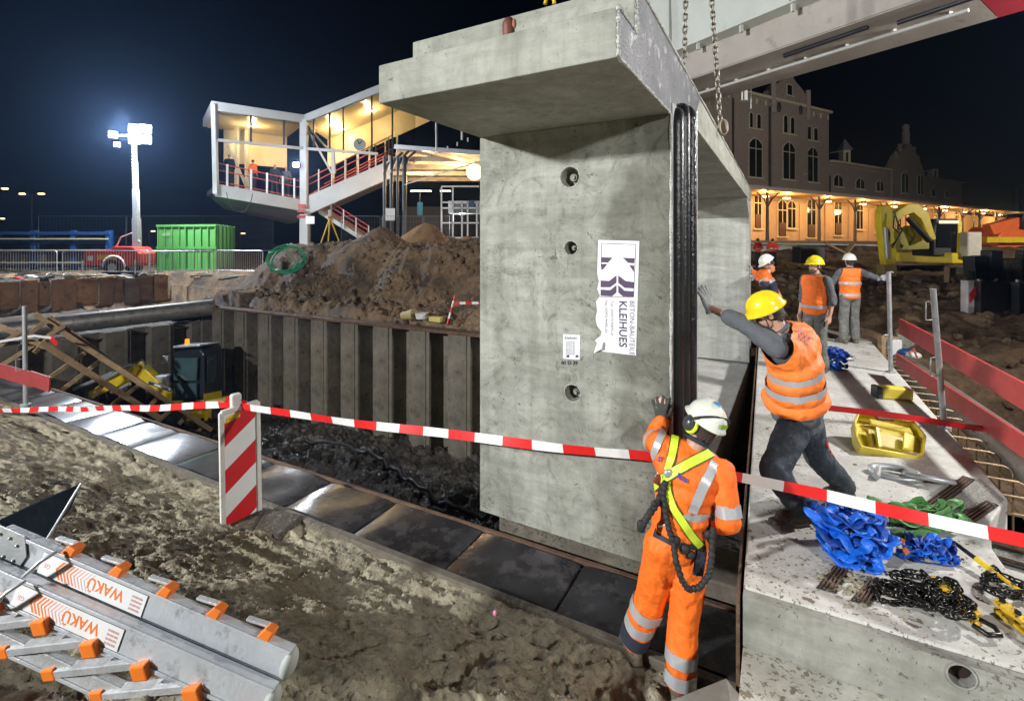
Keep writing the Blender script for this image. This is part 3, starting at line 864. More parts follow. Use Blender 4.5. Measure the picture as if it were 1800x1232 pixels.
htext('01 D 29', 987, 640, .038, m_inkb, po2, 1.1, .0012)
for (u, v) in ((996, 624), (1012, 624)):
    poly([(u, v), (u + 5, v), (u + 5, v + 4), (u, v + 4)], m_inkb, po2, 'stamp')
# lifting gear on top
t = thing('anchor_cap', 'round rusty brown lifting anchor standing behind the roof lip of the element', 'lifting anchor', P(895, 58, 3.1))
mb = MB(); c = P(895, 46, 3.1); mb.sph(c, (.045, .045, .055), 16, 10); mb.cyl(c - V((0, 0, .07)), c - V((0, 0, .02)), .04, .045, 14)
mb.build('cap', M('rust_red_rubber', (.16, .05, .03), .6, .1, .3, 14), t, 50)
MB().sph(c + V((.03, -.025, .0)), (.018, .018, .035), 10, 8).build('plug', M('pale_rust', (.4, .16, .09), .6), t, 50)
t = thing('yellow_hook', 'yellow lifting hook on the element roof at the top edge of the photo', 'hook', P(965, 8, 3.3))
MB().tube([P(958, 8, 3.3), P(960, 0, 3.3), P(966, -5, 3.3), P(974, 0, 3.3), P(974, 8, 3.3)], .012, 8).build('bow', m_yel, t, 60)

# ------------------------------------------------------------------ crane boom overhead
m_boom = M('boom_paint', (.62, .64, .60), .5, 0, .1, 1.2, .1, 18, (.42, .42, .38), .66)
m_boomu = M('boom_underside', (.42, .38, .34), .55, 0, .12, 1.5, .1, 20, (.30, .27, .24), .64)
bd = V((-529 / 860, 1, 0)).normalized(); bn = V((-bd.y, bd.x, 0))   # bn points left
if bn.x > 0: bn = -bn
t_b = thing('crane_boom', 'huge pale crane boom with a red end crossing the top right', 'crane boom', P(1500, 115, 8))
def BM(k, w, z):        # k along (away), w across to the left, z up
    o_ = P(1500, 103, 8)
    return V((o_.x, o_.y, o_.z)) + bd * k + bn * w + V((0, 0, z))
c0, c1 = -6.4, 9.5
def boompiece(name, w0, z0, w1, z1, th, m_, k0=c0, k1=c1):
    d = V((0, 0, z1 - z0)) + bn * (w1 - w0)
    nn = d.cross(bd).normalized() * th
    MB().prism([BM(k0, w0, z0), BM(k0, w1, z1), BM(k1, w1, z1), BM(k1, w0, z0)], nn).build(name, m_, t_b)
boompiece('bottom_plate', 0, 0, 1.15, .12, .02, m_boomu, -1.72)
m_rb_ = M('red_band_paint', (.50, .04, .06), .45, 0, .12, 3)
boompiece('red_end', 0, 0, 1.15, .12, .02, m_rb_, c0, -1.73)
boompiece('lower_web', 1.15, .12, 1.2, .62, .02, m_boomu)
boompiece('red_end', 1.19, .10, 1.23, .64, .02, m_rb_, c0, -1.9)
boompiece('flange', 1.22, .62, 1.48, .64, .03, m_boom)
boompiece('side_plate', 1.3, .68, 1.36, 2.5, .02, m_boom)
boompiece('far_side', -.02, 0, -.05, 2.5, .02, m_boomu)
boompiece('top_plate', -.05, 2.5, 1.4, 2.5, .02, m_boom)
for k in range(26):
    kk = -1.5 + k * .85
    MB().box(BM(kk, 1.42, .56), (.05, .05, .14)).build('flange_bracket', m_boom, t_b)
for k in range(7):
    kk = .3 + k * 2.3
    MB().bar(BM(kk, 1.38, .66), BM(kk, 1.40, 2.4), .05, .06, bd).build('stiffener', m_boom, t_b)
# service pipe with clamps along the underside
MB().tube([BM(-1.6, .62, -.02), BM(20, .62, -.02)], .028, 8).build('service_pipe', M('pipe_grey', (.5, .5, .47), .5), t_b, 60)
for k in range(30):
    MB().box(BM(-1.4 + k * .62, .60, .01), (.05, .05, .06)).build('pipe_clamp', m_boomu, t_b)
for kk, w_ in ((-.9, .8), (.6, .95)):
    MB().tube([BM(kk - 1.2, w_, .06), BM(kk, w_, .04)], .035, 8).build('slot_trim', m_black, t_b, 60)
for (u, v0, v1, Y, s_) in ((1306, 122, 178, 10.2, .14), (1251, 145, 190, 10.8, .09)):
    c = P(u, (v0 + v1) / 2, Y); h_ = (v1 - v0) / F * Y
    MB().box(c, (s_, s_, h_)).build('hanger_bracket', m_boom, t_b, bevel=.01)
    MB().box(c + V((0, 0, h_ / 2)), (s_ * 2.2, s_ * 1.4, .03)).build('hanger_head', m_boom, t_b)
MB().tube([P(1320, 150, 10), P(1320, 192, 10)], .012, 6).build('drop_rod', m_steel, t_b, 60)
MB().box(P(1320, 152, 10), (.12, .12, .08)).build('lamp_head', m_black, t_b)

# chains
def link_mesh(L, W, r):
    pts = []
    for k in range(20):
        a = 2 * math.pi * k / 20
        x = math.cos(a) * W; z = math.sin(a) * W + (L if math.sin(a) > 0 else -L)
        pts.append((x, 0, z))
    return MB().tube(pts, r, 6, True).mesh('link', M('chain_steel', (.20, .18, .15), .45, .6, .3, 30), (0, 0, 0), 60)
def chain(label, p0, p1, L=.032, W=.017, r=.007):
    t = thing('lifting_chain', label, 'chain', p1)
    me = link_mesh(L * .45, W, r)
    p0, p1 = V(p0), V(p1); d = (p1 - p0); n = int(d.length / (L * .45 * 2 + W * 2 - r * 2.4)); dz = d.normalized()
    x = dz.cross(V((0, 1, 0))).normalized(); y = dz.cross(x)
    for k in range(n):
        c = p0 + d * ((k + .5) / n)
        a, b_ = (x, y) if k % 2 else (y, -x)
        sw = .18 * math.sin(k * 1.7)
        a2 = a * math.cos(sw) + b_ * math.sin(sw); b2 = b_ * math.cos(sw) - a * math.sin(sw)
        inst('link', me, t, frame(a2, b2, dz, c))
    return t
# both chains run up to the boom side from the roof of the element
tc1 = chain('left lifting chain hanging in front of the pale crane boom', P(1209, -160, 4.95), P(1203, 112, 5.0), .045, .02, .008)
tc2 = chain('right lifting chain with a shackle hooked to the element roof', P(1240, -160, 5.3), P(1266, 214, 5.6), .045, .022, .009)
c = P(1271, 224, 5.6)
MB().tube([c + V((math.cos(a) * .045, 0, math.sin(a) * .085)) for a in [math.pi * 2 * k / 20 for k in range(20)]], .017, 8, True).build('shackle', M('dull_brass_steel', (.22, .18, .12), .5, .5, .2, 20), tc2, 60)
# ------------------------------------------------------------------ floodlight masts
m_lit = EM('lit_lamp_cool', (.86, .93, 1.0), 60)
m_litw = EM('lit_lamp_warm', (1.0, .62, .22), 14)
m_tube = EM('lit_tube_warm', (1.0, .70, .33), 9)
m_cart = M('red_trailer_paint', (.62, .04, .03), .4, 0, .12, 4)
m_tyre = M('tyre_rubber', (.02, .02, .02), .8)
def light_tower(label, base, head, aim, visible=True):
    base = V(base); head = V(head); aim = V(aim)
    t = thing('light_tower', label, 'light tower', base, None)
    f = V((1, 0, 0)); s_ = V((0, 1, 0))
    mb = MB()
    prof = [(-1.25, .45), (-1.25, 1.0), (-1.1, 1.12), (-.1, 1.18), (.1, 1.32), (.95, 1.30), (1.25, 1.0), (1.25, .55), (.9, .42)]
    mb.prism([base + f * x + s_ * -.55 + V((0, 0, z)) for x, z in prof], s_ * 1.1)
    mb.build('body', m_cart, t, bevel=.04)
    MB().box(base + V((-.2, -.56, .82)), (.9, .02, .22)).build('number_panel', M('amber_panel', (.7, .35, .03), .5), t)
    MB().box(base + V((-.95, -.57, .78)), (.22, .02, .22)).build('warning_label', m_white, t)
    ring = [base + V((.15 + math.cos(a) * .5, -.6, .38 + math.sin(a) * .5)) for a in [math.pi * k / 12 for k in range(13)]]
    MB().tube(ring, .045, 6).build('mudguard', m_white, t, 60)
    for y in (-.6, .6):
        w = MB().cyl(base + V((.15, y - .1, .36)), base + V((.15, y + .1, .36)), .36, n=24).build('wheel', m_tyre, t, 40)
        MB().cyl(base + V((.15, y - .115, .36)), base + V((.15, y + .115, .36)), .19, n=16).build('rim', m_steel, w, 40)
    for x in (-1.2, 1.2):
        MB().tube([base + V((x, -.7, .05)), base + V((x, -.7, .7))], .035, 8).build('jack_leg', m_steel, t, 60)
    foot = base + V((.75, 0, 1.2))
    d = (head - foot); n = 4
    for k in range(n):       # telescopic sections, each slimmer
        MB().bar(foot + d * (k / n), foot + d * ((k + 1) / n + .01), .26 - .045 * k, .26 - .045 * k).build('mast_section', m_steel, t, bevel=.01)
    for k in range(34):
        q = foot + d * ((k + .5) / 34)
        MB().box(q + V((-.13, 0, 0)), (.06, .05, .05)).build('mast_step', m_steel, t)
    MB().tube([foot + V((-1.0, 0, 0)), foot + V((-.75, 0, .55)), foot + V((-.2, 0, .75)), foot + V((.15, 0, .3))], .03, 6).build('hoist_arm', m_steel, t, 60)
    MB().bar(head + V((-.9, 0, -.05)), head + V((.75, 0, -.05)), .06, .06).build('cross_bar', m_steel, t)
    for x, z, w_ in ((-1.05, -.0, .30), (-.85, -.48, .22), (.0, .27, .40), (.54, .27, .40), (.0, -.25, .40), (.54, -.25, .40)):
        c = head + V((x, 0, z)); n_ = (aim - c); n_.z *= .5; n_.normalize()
        a = n_.cross(V((0, 0, 1))).normalized(); b_ = a.cross(n_)
        L_ = MB().box(c - n_ * .05, (w_ * 1.15, w_ * .5, w_ * 1.0), frame(a, n_, b_).to_3x3()).build('floodlight', m_steel, t)
        MB().prism([c + n_ * (w_ * .25 - .04 + .005) + a * x_ * w_ * .5 + b_ * z_ * w_ * .43 for x_, z_ in ((-1, -1), (1, -1), (1, 1), (-1, 1))], n_ * .01).build('lit_face', m_lit, L_)
    return t
light_tower('tall lit floodlight mast on a red trailer in front of the green container', (-18.3, 22.9, 1.5), LP_MAST, (-4, 5, 0))

# ------------------------------------------------------------------ containers, fences and racks on the left yard
m_green = M('green_container_paint', (.11, .36, .085), .45, 0, .1, 2, .05, 20, (.08, .30, .06), .66)
def P1(u, Y, z): return V(((u - CX) / F * Y, Y, z))
t = thing('skip_container', 'bright green steel container beside the floodlight mast', 'container', P1(330, 26, 1.5))
c0, c1 = P1(277, 26, 1.5), P1(382, 25.4, 1.5); c2 = P1(412, 28.6, 1.5)
hc = 2.45
fd = (c1 - c0); sd = (c2 - c1)
MB().prism([c0, c1, c2, c0 + sd], (0, 0, hc)).build('body', m_green, t)
nf = V((fd.y, -fd.x, 0)).normalized(); ns = V((sd.y, -sd.x, 0)).normalized()
for k in range(9):
    q = c0 + fd * (.02 + k * .12)
    MB().bar(q + nf * .03, q + nf * .03 + V((0, 0, hc)), .09, .06, fd).build('rib', m_green, t, bevel=.01)
for k in range(5):
    q = c1 + sd * (.05 + k * .22)
    MB().bar(q + ns * .03, q + ns * .03 + V((0, 0, hc)), .09, .06, sd).build('rib', m_green, t, bevel=.01)
for z in (.08, hc * .5, hc - .06):
    MB().bar(c0 + nf * .07 + V((0, 0, z)), c1 + nf * .07 + V((0, 0, z)), .05, .12).build('rail', m_green, t)
MB().bar(c0 + fd * .5 + nf * .1 + V((0, 0, .1)), c0 + fd * .5 + nf * .1 + V((0, 0, hc - .1)), .06, .05, fd).build('door_bar', m_green, t)
m_gl = M('green_dark_print', (.5, .6, .45), .5)
xf = fd.normalized()
text_mesh('4500', .24, frame(xf, V((0, 0, 1)), nf, c0 + xf * .35 + nf * .075 + V((0, 0, 1.85))), m_gl, 'lettering', t)
text_mesh('AFVALBEHEER', .22, frame(xf, V((0, 0, 1)), nf, c0 + xf * 1.85 + nf * .075 + V((0, 0, 1.85))), m_gl, 'lettering', t) if False else None
MB().box(c0 + xf * .55 + nf * .075 + V((0, 0, 1.0)), (.28, .02, .28)).build('label_plate', M('container_label', (.12, .25, .16), .5), t)

m_bar = M('barrier_zinc', (.52, .55, .56), .4, .6, .1, 10)
def crowd_barrier(label, p0, p1, h=1.1, tilt=0):
    p0, p1 = V(p0), V(p1); p1.z = p0.z
    t = thing('crowd_barrier', label, 'crowd barrier', p0, 'zinc crowd barriers along the far yard')
    d = (p1 - p0); L = d.length; d.normalize(); up = V((0, 0, 1))
    r = .12; pts = [p0 + up * .02, p0 + up * (h - r)] + [p0 + d * (r - r * math.cos(a)) + up * (h - r + r * math.sin(a)) for a in (.5, 1.0, 1.57)]
    pts += [p0 + d * (L - r + r * math.sin(a)) + up * (h - r + r * math.cos(a)) for a in (0, .6, 1.1)] + [p1 + up * (h - r), p1 + up * .02]
    MB().tube(pts, .022, 6).build('frame', m_bar, t, 60)
    MB().tube([p0 + up * .16, p1 + up * .16], .018, 6).build('bottom_rail', m_bar, t, 60)
    me = MB().tube([(0, 0, .16), (0, 0, h)], .010, 5).mesh('bar', m_bar, (0, 0, 0), 60)
    n = int(L / .13)
    for k in range(1, n): inst('bar', me, t, Matrix.Translation(p0 + d * (L * k / n)))
    sd = V((-d.y, d.x, 0)) * .28
    for q in (p0 + d * .25, p1 - d * .25):
        MB().tube([q - sd + up * .01, q + up * .15, q + sd + up * .01], .015, 6).build('foot', m_bar, t, 60)
    return t
for (u0, u1, Y0, Y1, z, lb_) in ((-62, 100, 22.6, 22.4, 1.52, 'leftmost zinc crowd barrier at the photo edge'), (110, 262, 22.3, 22.0, 1.52, 'zinc crowd barrier left of and overlapping the red light trailer'),
                            (264, 376, 22.6, 23.6, 1.5, 'zinc crowd barrier in front of the green container'), (380, 462, 23.6, 22.6, 1.52, 'rightmost zinc crowd barrier, next to the green hose coil')):
    crowd_barrier(lb_, P1(u0, Y0, z), P1(u1, Y1, z))
# dark blue rack of beams behind the barriers
m_blue = M('dark_blue_paint', (.01, .05, .16), .45, 0, .15, 6)
t = thing('blue_rack', 'dark blue steel rack loaded with pale timber beams at the far left', 'rack', P1(90, 26, 1.5))
for u in (-60, 60, 130, 192):
    MB().bar(P1(u, 26, 1.4), P1(u, 26, 3.65), .28, .2).build('post', m_blue, t, bevel=.02)
for z in (1.75, 2.45, 3.05, 3.5):
    MB().bar(P1(-120, 26, z), P1(196, 26, z), .3, .16).build('shelf_beam', m_blue, t, bevel=.01)
for z in (1.95, 2.6, 3.2):
    MB().bar(P1(-120, 25.8, z), P1(188, 25.8, z), .2, .07).build('timber', M('pale_timber', (.5, .42, .26), .6), t)
# site fence panels
m_fen = M('fence_wire', (.20, .22, .23), .5, .5, .1, 10)
def mesh_panel(t, p0, p1, h, mat=m_fen, n=24):
    d = V(p1) - V(p0); up = V((0, 0, 1)); p0 = V(p0)
    MB().tube([p0, p0 + up * h, p0 + d + up * h, p0 + d], .02, 6, True).build('panel_frame', mat, t, 60)
    me = MB().tube([(0, 0, 0), (0, 0, h)], .004, 3).mesh('wire', mat, (0, 0, 0))
    for k in range(1, n): inst('wire', me, t, Matrix.Translation(p0 + d * (k / n)))
    for k in range(1, 5): MB().tube([p0 + up * h * k / 5, p0 + d + up * h * k / 5], .004, 3).build('wire', mat, t)
fus = [68, 223, 357, 482]
for k, lb_ in enumerate(('site fence panel behind the blue rack, the leftmost of the mesh panels', 'site fence panel behind the red trailer and mast foot', 'site fence panel behind and right of the green container')):
    t = thing('site_fence', lb_, 'fence panel', P1(fus[k], 31, 1.6), 'mesh site fence panels on the left yard')
    mesh_panel(t, P1(fus[k], 31, 2.5), P1(fus[k + 1] - 2, 31, 2.5), 2.2)
    for u in (fus[k], fus[k + 1]): MB().box(P1(u, 31, 2.2), (.6, .25, .7)).build('foot_block', m_conc_d, t)
# street lamps far left
m_pole = M('lamp_pole', (.10, .10, .10), .5, .3)
m_litl = EM('lit_street_lamp', (1.0, .55, .18), 10)
def street_lamp(label, u, Y, z0, v1, arms, n=2):
    t = thing('street_lamp', label, 'street lamp', P1(u, Y, z0), 'sodium street lamps far left')
    top = P(u, v1, Y)
    MB().cyl(P1(u, Y, z0), top, .12, .07, 8).build('pole', m_pole, t, 60)
    for dx in arms:
        e = top + V((dx, 0, .18)); MB().tube([top, e], .05, 6).build('arm', m_pole, t, 60)
        MB().sph(e + V((math.copysign(.3, dx), 0, -.03)), (.45, .2, .10), 10, 6).build('lamp_head', m_litl, t, 60)
street_lamp('double-armed sodium street lamp beyond the blue rack', 56, 62, 2, 343, (-.9, .9))
street_lamp('street lamp with its lit head at the left edge of the photo', -8, 62, 2, 334, (.9,))
street_lamp('low faint street lamp at the left edge under the other lamps', -10, 90, 2, 386, (1.2,))
for u, v in ((420, 412), (262, 408)):
    street_lamp('small orange light glowing far behind the green container' if u == 420 else 'small orange light far off between the mast and the green container', u, 95, 2.5, v, (.5,))

# ------------------------------------------------------------------ glass station bridge
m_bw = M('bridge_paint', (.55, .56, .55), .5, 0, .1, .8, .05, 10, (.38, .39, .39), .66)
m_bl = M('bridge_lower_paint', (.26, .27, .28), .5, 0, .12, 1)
m_mull = M('mullion_black', (.02, .02, .022), .4, .2)
m_ceil = M('cream_ceiling', (.78, .66, .44), .35, 0, .08, 1)
m_glass = GL('bridge_glass', (.80, .80, .76), .15)
t_br = thing('station_footbridge', 'glazed station footbridge lit warm yellow inside with a sloping stair wing', 'footbridge', P1(530, 31, 2.8))
# left wing: plane A; corner at u 535
xa, ya = (380 - CX) / F * 28, 28.0
PLA = Pl(xa, ya, 1.33, 1)
kA = PLA.st(535, 300)[0]
cor = PLA.pt(kA, 0)
PLB = Pl(cor.x, cor.y, 1, .06)
kB = PLB.st(700, 300)[0]
kC = PLB.st(872, 300)[0]
def slab_between(name, pl, k0, z0, k1, z1, th, depth, mat, off=0, parent=None):
    """band on the facade from (k0,z0 top) to (k1,z1 top), th tall, reaching depth behind"""
    return MB().prism([pl.pt(k0, z0, off), pl.pt(k1, z1, off), pl.pt(k1, z1 - th, off), pl.pt(k0, z0 - th, off)], pl.n * -depth).build(name, mat, parent or t_br)
def zz(pl, u, v): return pl.st(u, v)[1]
RT = 11.05
slab_between('roof_edge', PLA, -.25, RT, kA, RT, .50, 5, m_bw, .12)
kr = PLB.st(672, 150)[0]; zr = zz(PLB, 672, 148)
slope = (zr - RT) / kr
slab_between('roof_edge', PLB, 0, RT, kC, RT + slope * kC, .50, 5, m_bw, .12)
slab_between('rear_panel', PLA, .9, RT - .54, kA, RT - .54, 2.2, .05, m_ceil, -4.7)
MB().prism([PLB.pt(0, RT - .54, -4.6), PLB.pt(kC, RT - .54 + slope * kC, -4.6), PLB.pt(kC, RT - 2.0 + slope * kC, -4.6), PLB.pt(0, RT - 2.6, -4.6)], PLB.n * -.05).build('rear_panel', m_ceil, t_br)
slab_between('ceiling', PLA, 0, RT - .52, kA, RT - .52, .04, 4.8, m_ceil, .0)
slab_between('ceiling', PLB, 0, RT - .52, kC, RT - .52 + slope * kC, .04, 4.8, m_ceil, .0)
# floors and lower belt
zf0 = zz(PLA, 381, 323); zf1 = zz(PLA, 535, 352)
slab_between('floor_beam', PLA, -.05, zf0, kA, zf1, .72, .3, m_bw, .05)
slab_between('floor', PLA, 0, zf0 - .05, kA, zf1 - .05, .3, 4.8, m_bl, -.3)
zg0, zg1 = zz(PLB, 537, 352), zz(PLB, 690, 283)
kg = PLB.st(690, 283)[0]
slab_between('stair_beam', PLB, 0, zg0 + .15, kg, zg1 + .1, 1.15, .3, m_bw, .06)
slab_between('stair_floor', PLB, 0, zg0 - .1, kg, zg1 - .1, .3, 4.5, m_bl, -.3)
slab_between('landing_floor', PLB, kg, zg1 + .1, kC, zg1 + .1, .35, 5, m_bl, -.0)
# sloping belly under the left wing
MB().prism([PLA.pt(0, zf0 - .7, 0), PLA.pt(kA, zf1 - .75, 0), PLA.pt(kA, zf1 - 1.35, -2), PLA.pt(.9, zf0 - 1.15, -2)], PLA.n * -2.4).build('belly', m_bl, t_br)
# upper glazing with mullions
def v2(pl, u, va, vb): k, z1 = pl.st(u, va); return k, z1, pl.st(u, vb)[1]
us = [382, 441, 499, 530]
zt = lambda pl, k: (RT - .5) if pl is PLA else RT - .5 + slope * k
zm0, zm1 = zz(PLA, 381, 247), zz(PLA, 535, 262)
belt = lambda pl, k: (zm0 + (zm1 - zm0) * k / kA) if pl is PLA else zz(PLB, 545, 262) + (zz(PLB, 660, 271) - zz(PLB, 545, 262)) * k / PLB.st(660, 271)[0]
for a_, b_ in zip(us[:-1], us[1:]):
    k0, k1 = PLA.st(a_, 200)[0], PLA.st(b_, 200)[0]
    MB().prism([PLA.pt(k0, belt(PLA, k0), .0), PLA.pt(k1, belt(PLA, k1), .0), PLA.pt(k1, zt(PLA, k1), .0), PLA.pt(k0, zt(PLA, k0), .0)], PLA.n * -.02).build('pane', m_glass, t_br)
for a_ in us[:-1]:
    k0 = PLA.st(a_, 200)[0]; MB().bar(PLA.pt(k0, belt(PLA, k0), .04), PLA.pt(k0, zt(PLA, k0), .04), .09, .09).build('mullion', m_mull if a_ > 390 else m_bw, t_br)
ub = [540, 552, 580, 604, 654, 690, 730]
for a_, b_ in zip(ub[:-1], ub[1:]):
    k0, k1 = PLB.st(a_, 200)[0], PLB.st(b_, 200)[0]
    MB().prism([PLB.pt(k0, belt(PLB, k0), .0), PLB.pt(k1, belt(PLB, k1), .0), PLB.pt(k1, zt(PLB, k1), .0), PLB.pt(k0, zt(PLB, k0), .0)], PLB.n * -.02).build('pane', m_glass, t_br)
for a_ in ub[1:-1]:
    k0 = PLB.st(a_, 200)[0]; MB().bar(PLB.pt(k0, belt(PLB, k0) - .1, .04), PLB.pt(k0, zt(PLB, k0), .04), .09, .09).build('mullion', m_mull, t_br)
# belt rail, corner posts, diagonals
MB().bar(PLA.pt(-.1, zm0, .1), PLA.pt(kA, zm1, .1), .16, .16).build('belt_rail', m_bw, t_br)
MB().bar(PLB.pt(0, belt(PLB, 0), .1), PLB.pt(PLB.st(665, 271)[0], belt(PLB, PLB.st(665, 271)[0]), .1), .16, .16).build('belt_rail', m_bw, t_br)
MB().bar(PLA.pt(-.02, zf0 - .6, .1), PLA.pt(-.12, RT - .2, .1), .24, .22).build('corner_post', m_bw, t_br)
MB().bar(PLB.pt(0, zg0 - .4, .05), PLB.pt(0, RT - .3, .05), .42, .3).build('corner_post', m_bw, t_br)
for (u0, v0, u1, v1) in ((532, 212, 575, 262), (536, 222, 583, 305), (575, 262, 585, 262)):
    MB().bar(PLB.pt(*PLB.st(u0, v0), -.1), PLB.pt(*PLB.st(u1, v1), -.1), .11, .11).build('brace', m_bw, t_br)
MB().bar(PLB.pt(*PLB.st(585, 262), 0), PLB.pt(*PLB.st(587, 305), 0), .2, .2).build('post', m_bw, t_br)
# striped column under the corner
m_cream = M('cream_column', (.60, .58, .50), .5)
ck = PLB.pt(0, 0, 0)
MB().box(V((ck.x + .05, ck.y, (2.7 + zg0 - .9) / 2)), (.52, .5, zg0 - .9 - 2.7)).build('column', m_bw, t_br, bevel=.02)
for v in (362, 371, 381):
    MB().box(P(530, v, ck.y - .27) , (.53, .03, .19)).build('red_band', m_red, t_br)
# railing inside the lower open level, posts and red rails
for u in (442, 400, 470, 498, 518):
    k, z = PLA.st(u, 326); MB().bar(PLA.pt(k, zf0 + (zf1 - zf0) * k / kA, -.1), PLA.pt(k, zf0 + (zf1 - zf0) * k / kA + 1.25, -.1), .09, .09).build('rail_post', m_white, t_br)
m_redr = M('red_handrail', (.62, .10, .07), .5)
for dz in (1.2, .8, .15):
    MB().tube([PLA.pt(.1, zf0 + dz, -.15), PLA.pt(kA - .2, zf1 + dz, -.15)], .035, 6).build('handrail', m_redr, t_br, 60)
    MB().tube([PLB.pt(.2, zg0 + dz + .2, -.2), PLB.pt(kg, zg1 + dz + .5, -.2)], .035, 6).build('handrail', m_redr, t_br, 60)
    MB().tube([PLB.pt(.2, zg0 + dz + .2, -3.2), PLB.pt(kg, zg1 + dz + .5, -3.2)], .035, 6).build('handrail', m_redr, t_br, 60)
for q in (.15, .3, .45, .6, .8, .95):
    k = kg * q; z = zg0 + (zg1 - zg0) * q
    MB().bar(PLB.pt(k, z, -.2), PLB.pt(k, z + 1.6, -.2), .08, .08).build('rail_post', m_cream, t_br)
    MB().bar(PLB.pt(k, z, -3.3), PLB.pt(k, z + 2.6, -3.3), .12, .12).build('rear_post', m_cream, t_br)
# rear posts inside the left wing and a clock
for u in (412, 432):
    k = PLA.st(u, 250)[0]
    MB().bar(PLA.pt(k + .6, zf0, -3.6), PLA.pt(k + .6, RT - .5, -3.6), .2, .2).build('rear_post', m_cream, t_br)
MB().bar(PLA.pt(1.9, zf0 + .2, -2.5), PLA.pt(.9, zf0 + 2.7, -2.5), .14, .14).build('brace', m_cream, t_br)
ckk, cz = PLB.st(622, 246)
cl = MB().cyl(PLB.pt(ckk, cz, -1.4), PLB.pt(ckk, cz, -1.5), .40, n=24).build('clock', EM('clock_face', (.85, .92, 1), .55), t_br, 40)
cc = PLB.pt(ckk, cz, -1.38)
MB().bar(cc, cc + V((.18, 0, .22)), .05, .03, (0, 1, 0)).build('clock_hand', m_black, cl)
MB().bar(cc, cc + V((-.12, 0, .3)), .05, .03, (0, 1, 0)).build('clock_hand', m_black, cl)
# second stair under the bridge
MB().prism([P1(560, 31.5, 4.9), P1(560, 31.5, 5.2), P1(650, 31.5, 3.1), P1(650, 31.5, 2.8)], (0, 1.5, 0)).build('lower_stair', m_bw, t_br)
for dz in (.5, .8, 1.1):
    MB().tube([P1(556, 31.4, 5.1 + dz), P1(648, 31.4, 3.0 + dz)], .03, 6).build('handrail', m_redr, t_br, 60)
for q in (0, .25, .5, .75, 1):
    MB().bar(P1(560 + 88 * q, 31.4, 5.0 - 2.1 * q), P1(560 + 88 * q, 31.4, 6.2 - 2.1 * q), .07, .07).build('rail_post', m_bw, t_br)
MB().tube([P(398, 338, 27.8), P(402, 360, 27.8), P(414, 374, 27.9), P(432, 372, 28), P(442, 352, 28), P(444, 340, 28)], .02, 6).build('loose_cable', m_black, t_br, 60)
# interior lamps
for pl, u, v, off in ((PLA, 455, 226, -2.2), (PLB, 572, 205, -2.0), (PLB, 575, 232, -3.5), (PLB, 640, 190, -2.2)):
    k, z = pl.st(u, v); z = (RT - .66) if pl is PLA else RT - .66 + slope * k
    p = pl.pt(k, z, off)
    MB().sph(p, (.3, .12, .06), 12, 6).build('ceiling_lamp', EM('lit_bridge_lamp', (1, .78, .42), 26), t_br, 60)
    lamp('bridge_lamp_light', 'POINT', p - V((0, 0, .35)), 260, (1, .72, .36), size=.15)
# work lamp on the bridge
p = PLA.pt(*PLA.st(518, 291), .3)
wl = thing('work_lamp', 'glaring white work lamp hung on the railing of the footbridge', 'work lamp', p)
MB().box(p + V((0, .06, 0)), (.34, .1, .28)).build('housing', m_black, wl)
MB().box(p, (.34, .02, .26)).build('lit_face', EM('glaring_lamp', (.9, .95, 1), 260), wl)
lamp('work_lamp_light', 'SPOT', p - V((0, .1, 0)), 1600, (.9, .95, 1), (0, 5, 0), .1, 150, .6)

# ------------------------------------------------------------------ platform canopy right of the bridge
t_c = thing('platform_canopy', 'low platform canopy on dark columns with warm tube lights beside the mound', 'canopy', P1(760, 26, 2.8))
m_dsteel = M('dark_column_steel', (.06, .065, .07), .45, .4)
m_soff = M('canopy_soffit', (.42, .36, .27), .6, 0, .2, 3)
def slabpx(name, pts, th, mat, par): return MB().prism(pts, (0, 0, th)).build(name, mat, par)
slabpx('roof_deck', [P(698, 262, 26.5), P(880, 276, 24.2), P1(930, 36, 7.9), P1(690, 38, 8.0)], .22, m_soff, t_c)
MB().bar(P(694, 258, 26.4), P(880, 272, 24.1), .12, .22).build('fascia', m_steel, t_c)
for u, Y, r_ in ((676, 28, .10), (688, 26.6, .09), (699, 26.2, .07), (711, 26.2, .13)):
    MB().cyl(P1(u, Y, 2.6), P1(u, Y, H + 155 / F * Y), r_, n=10).build('column', m_dsteel, t_c, 60)
    MB().tube([P1(u, Y, 6.9), P1(u + 6, Y, 7.5), P1(u + 20, Y, 7.9)], .07, 6).build('bracket', m_dsteel, t_c, 60)
for y_, z_ in ((27, 7.6), (29, 7.5), (31, 7.4), (33, 7.3)):
    MB().bar(P1(690, y_, z_), P1(880, y_, z_), .14, .28).build('cross_beam', m_soff, t_c)
for u0, u1, v, Y in ((722, 758, 336, 31), (774, 792, 336, 31), (802, 834, 290, 26.5), (710, 760, 305, 29)):
    MB().bar(P(u0, v, Y), P(u1, v, Y), .1, .07).build('tube_light', m_tube, t_c)
for u, Y in ((745, 29), (800, 28)):
    lamp('canopy_lamp_light', 'POINT', P1(u, Y, 6.6), 420, (1, .62, .28), size=.2)
MB().box(P(738, 367, 29), (.28, .28, .75)).build('hanging_sign', M('blue_sign', (.03, .2, .4), .5), t_c)
MB().tube([P(738, 336, 29), P(738, 356, 29)], .02, 6).build('sign_rod', m_dsteel, t_c, 60)
MB().cyl(P(834, 303, 26), P(834, 303, 26.2), .42, n=20).build('round_lamp', m_tube, t_c, 60)
MB().prism([P1(716, 40, 2.9), P1(900, 40, 2.9), P1(900, 40, 6.0), P1(716, 40, 6.0)], (0, .1, 0)).build('back_wall', M('dark_grille', (.03, .03, .034), .6), t_c)
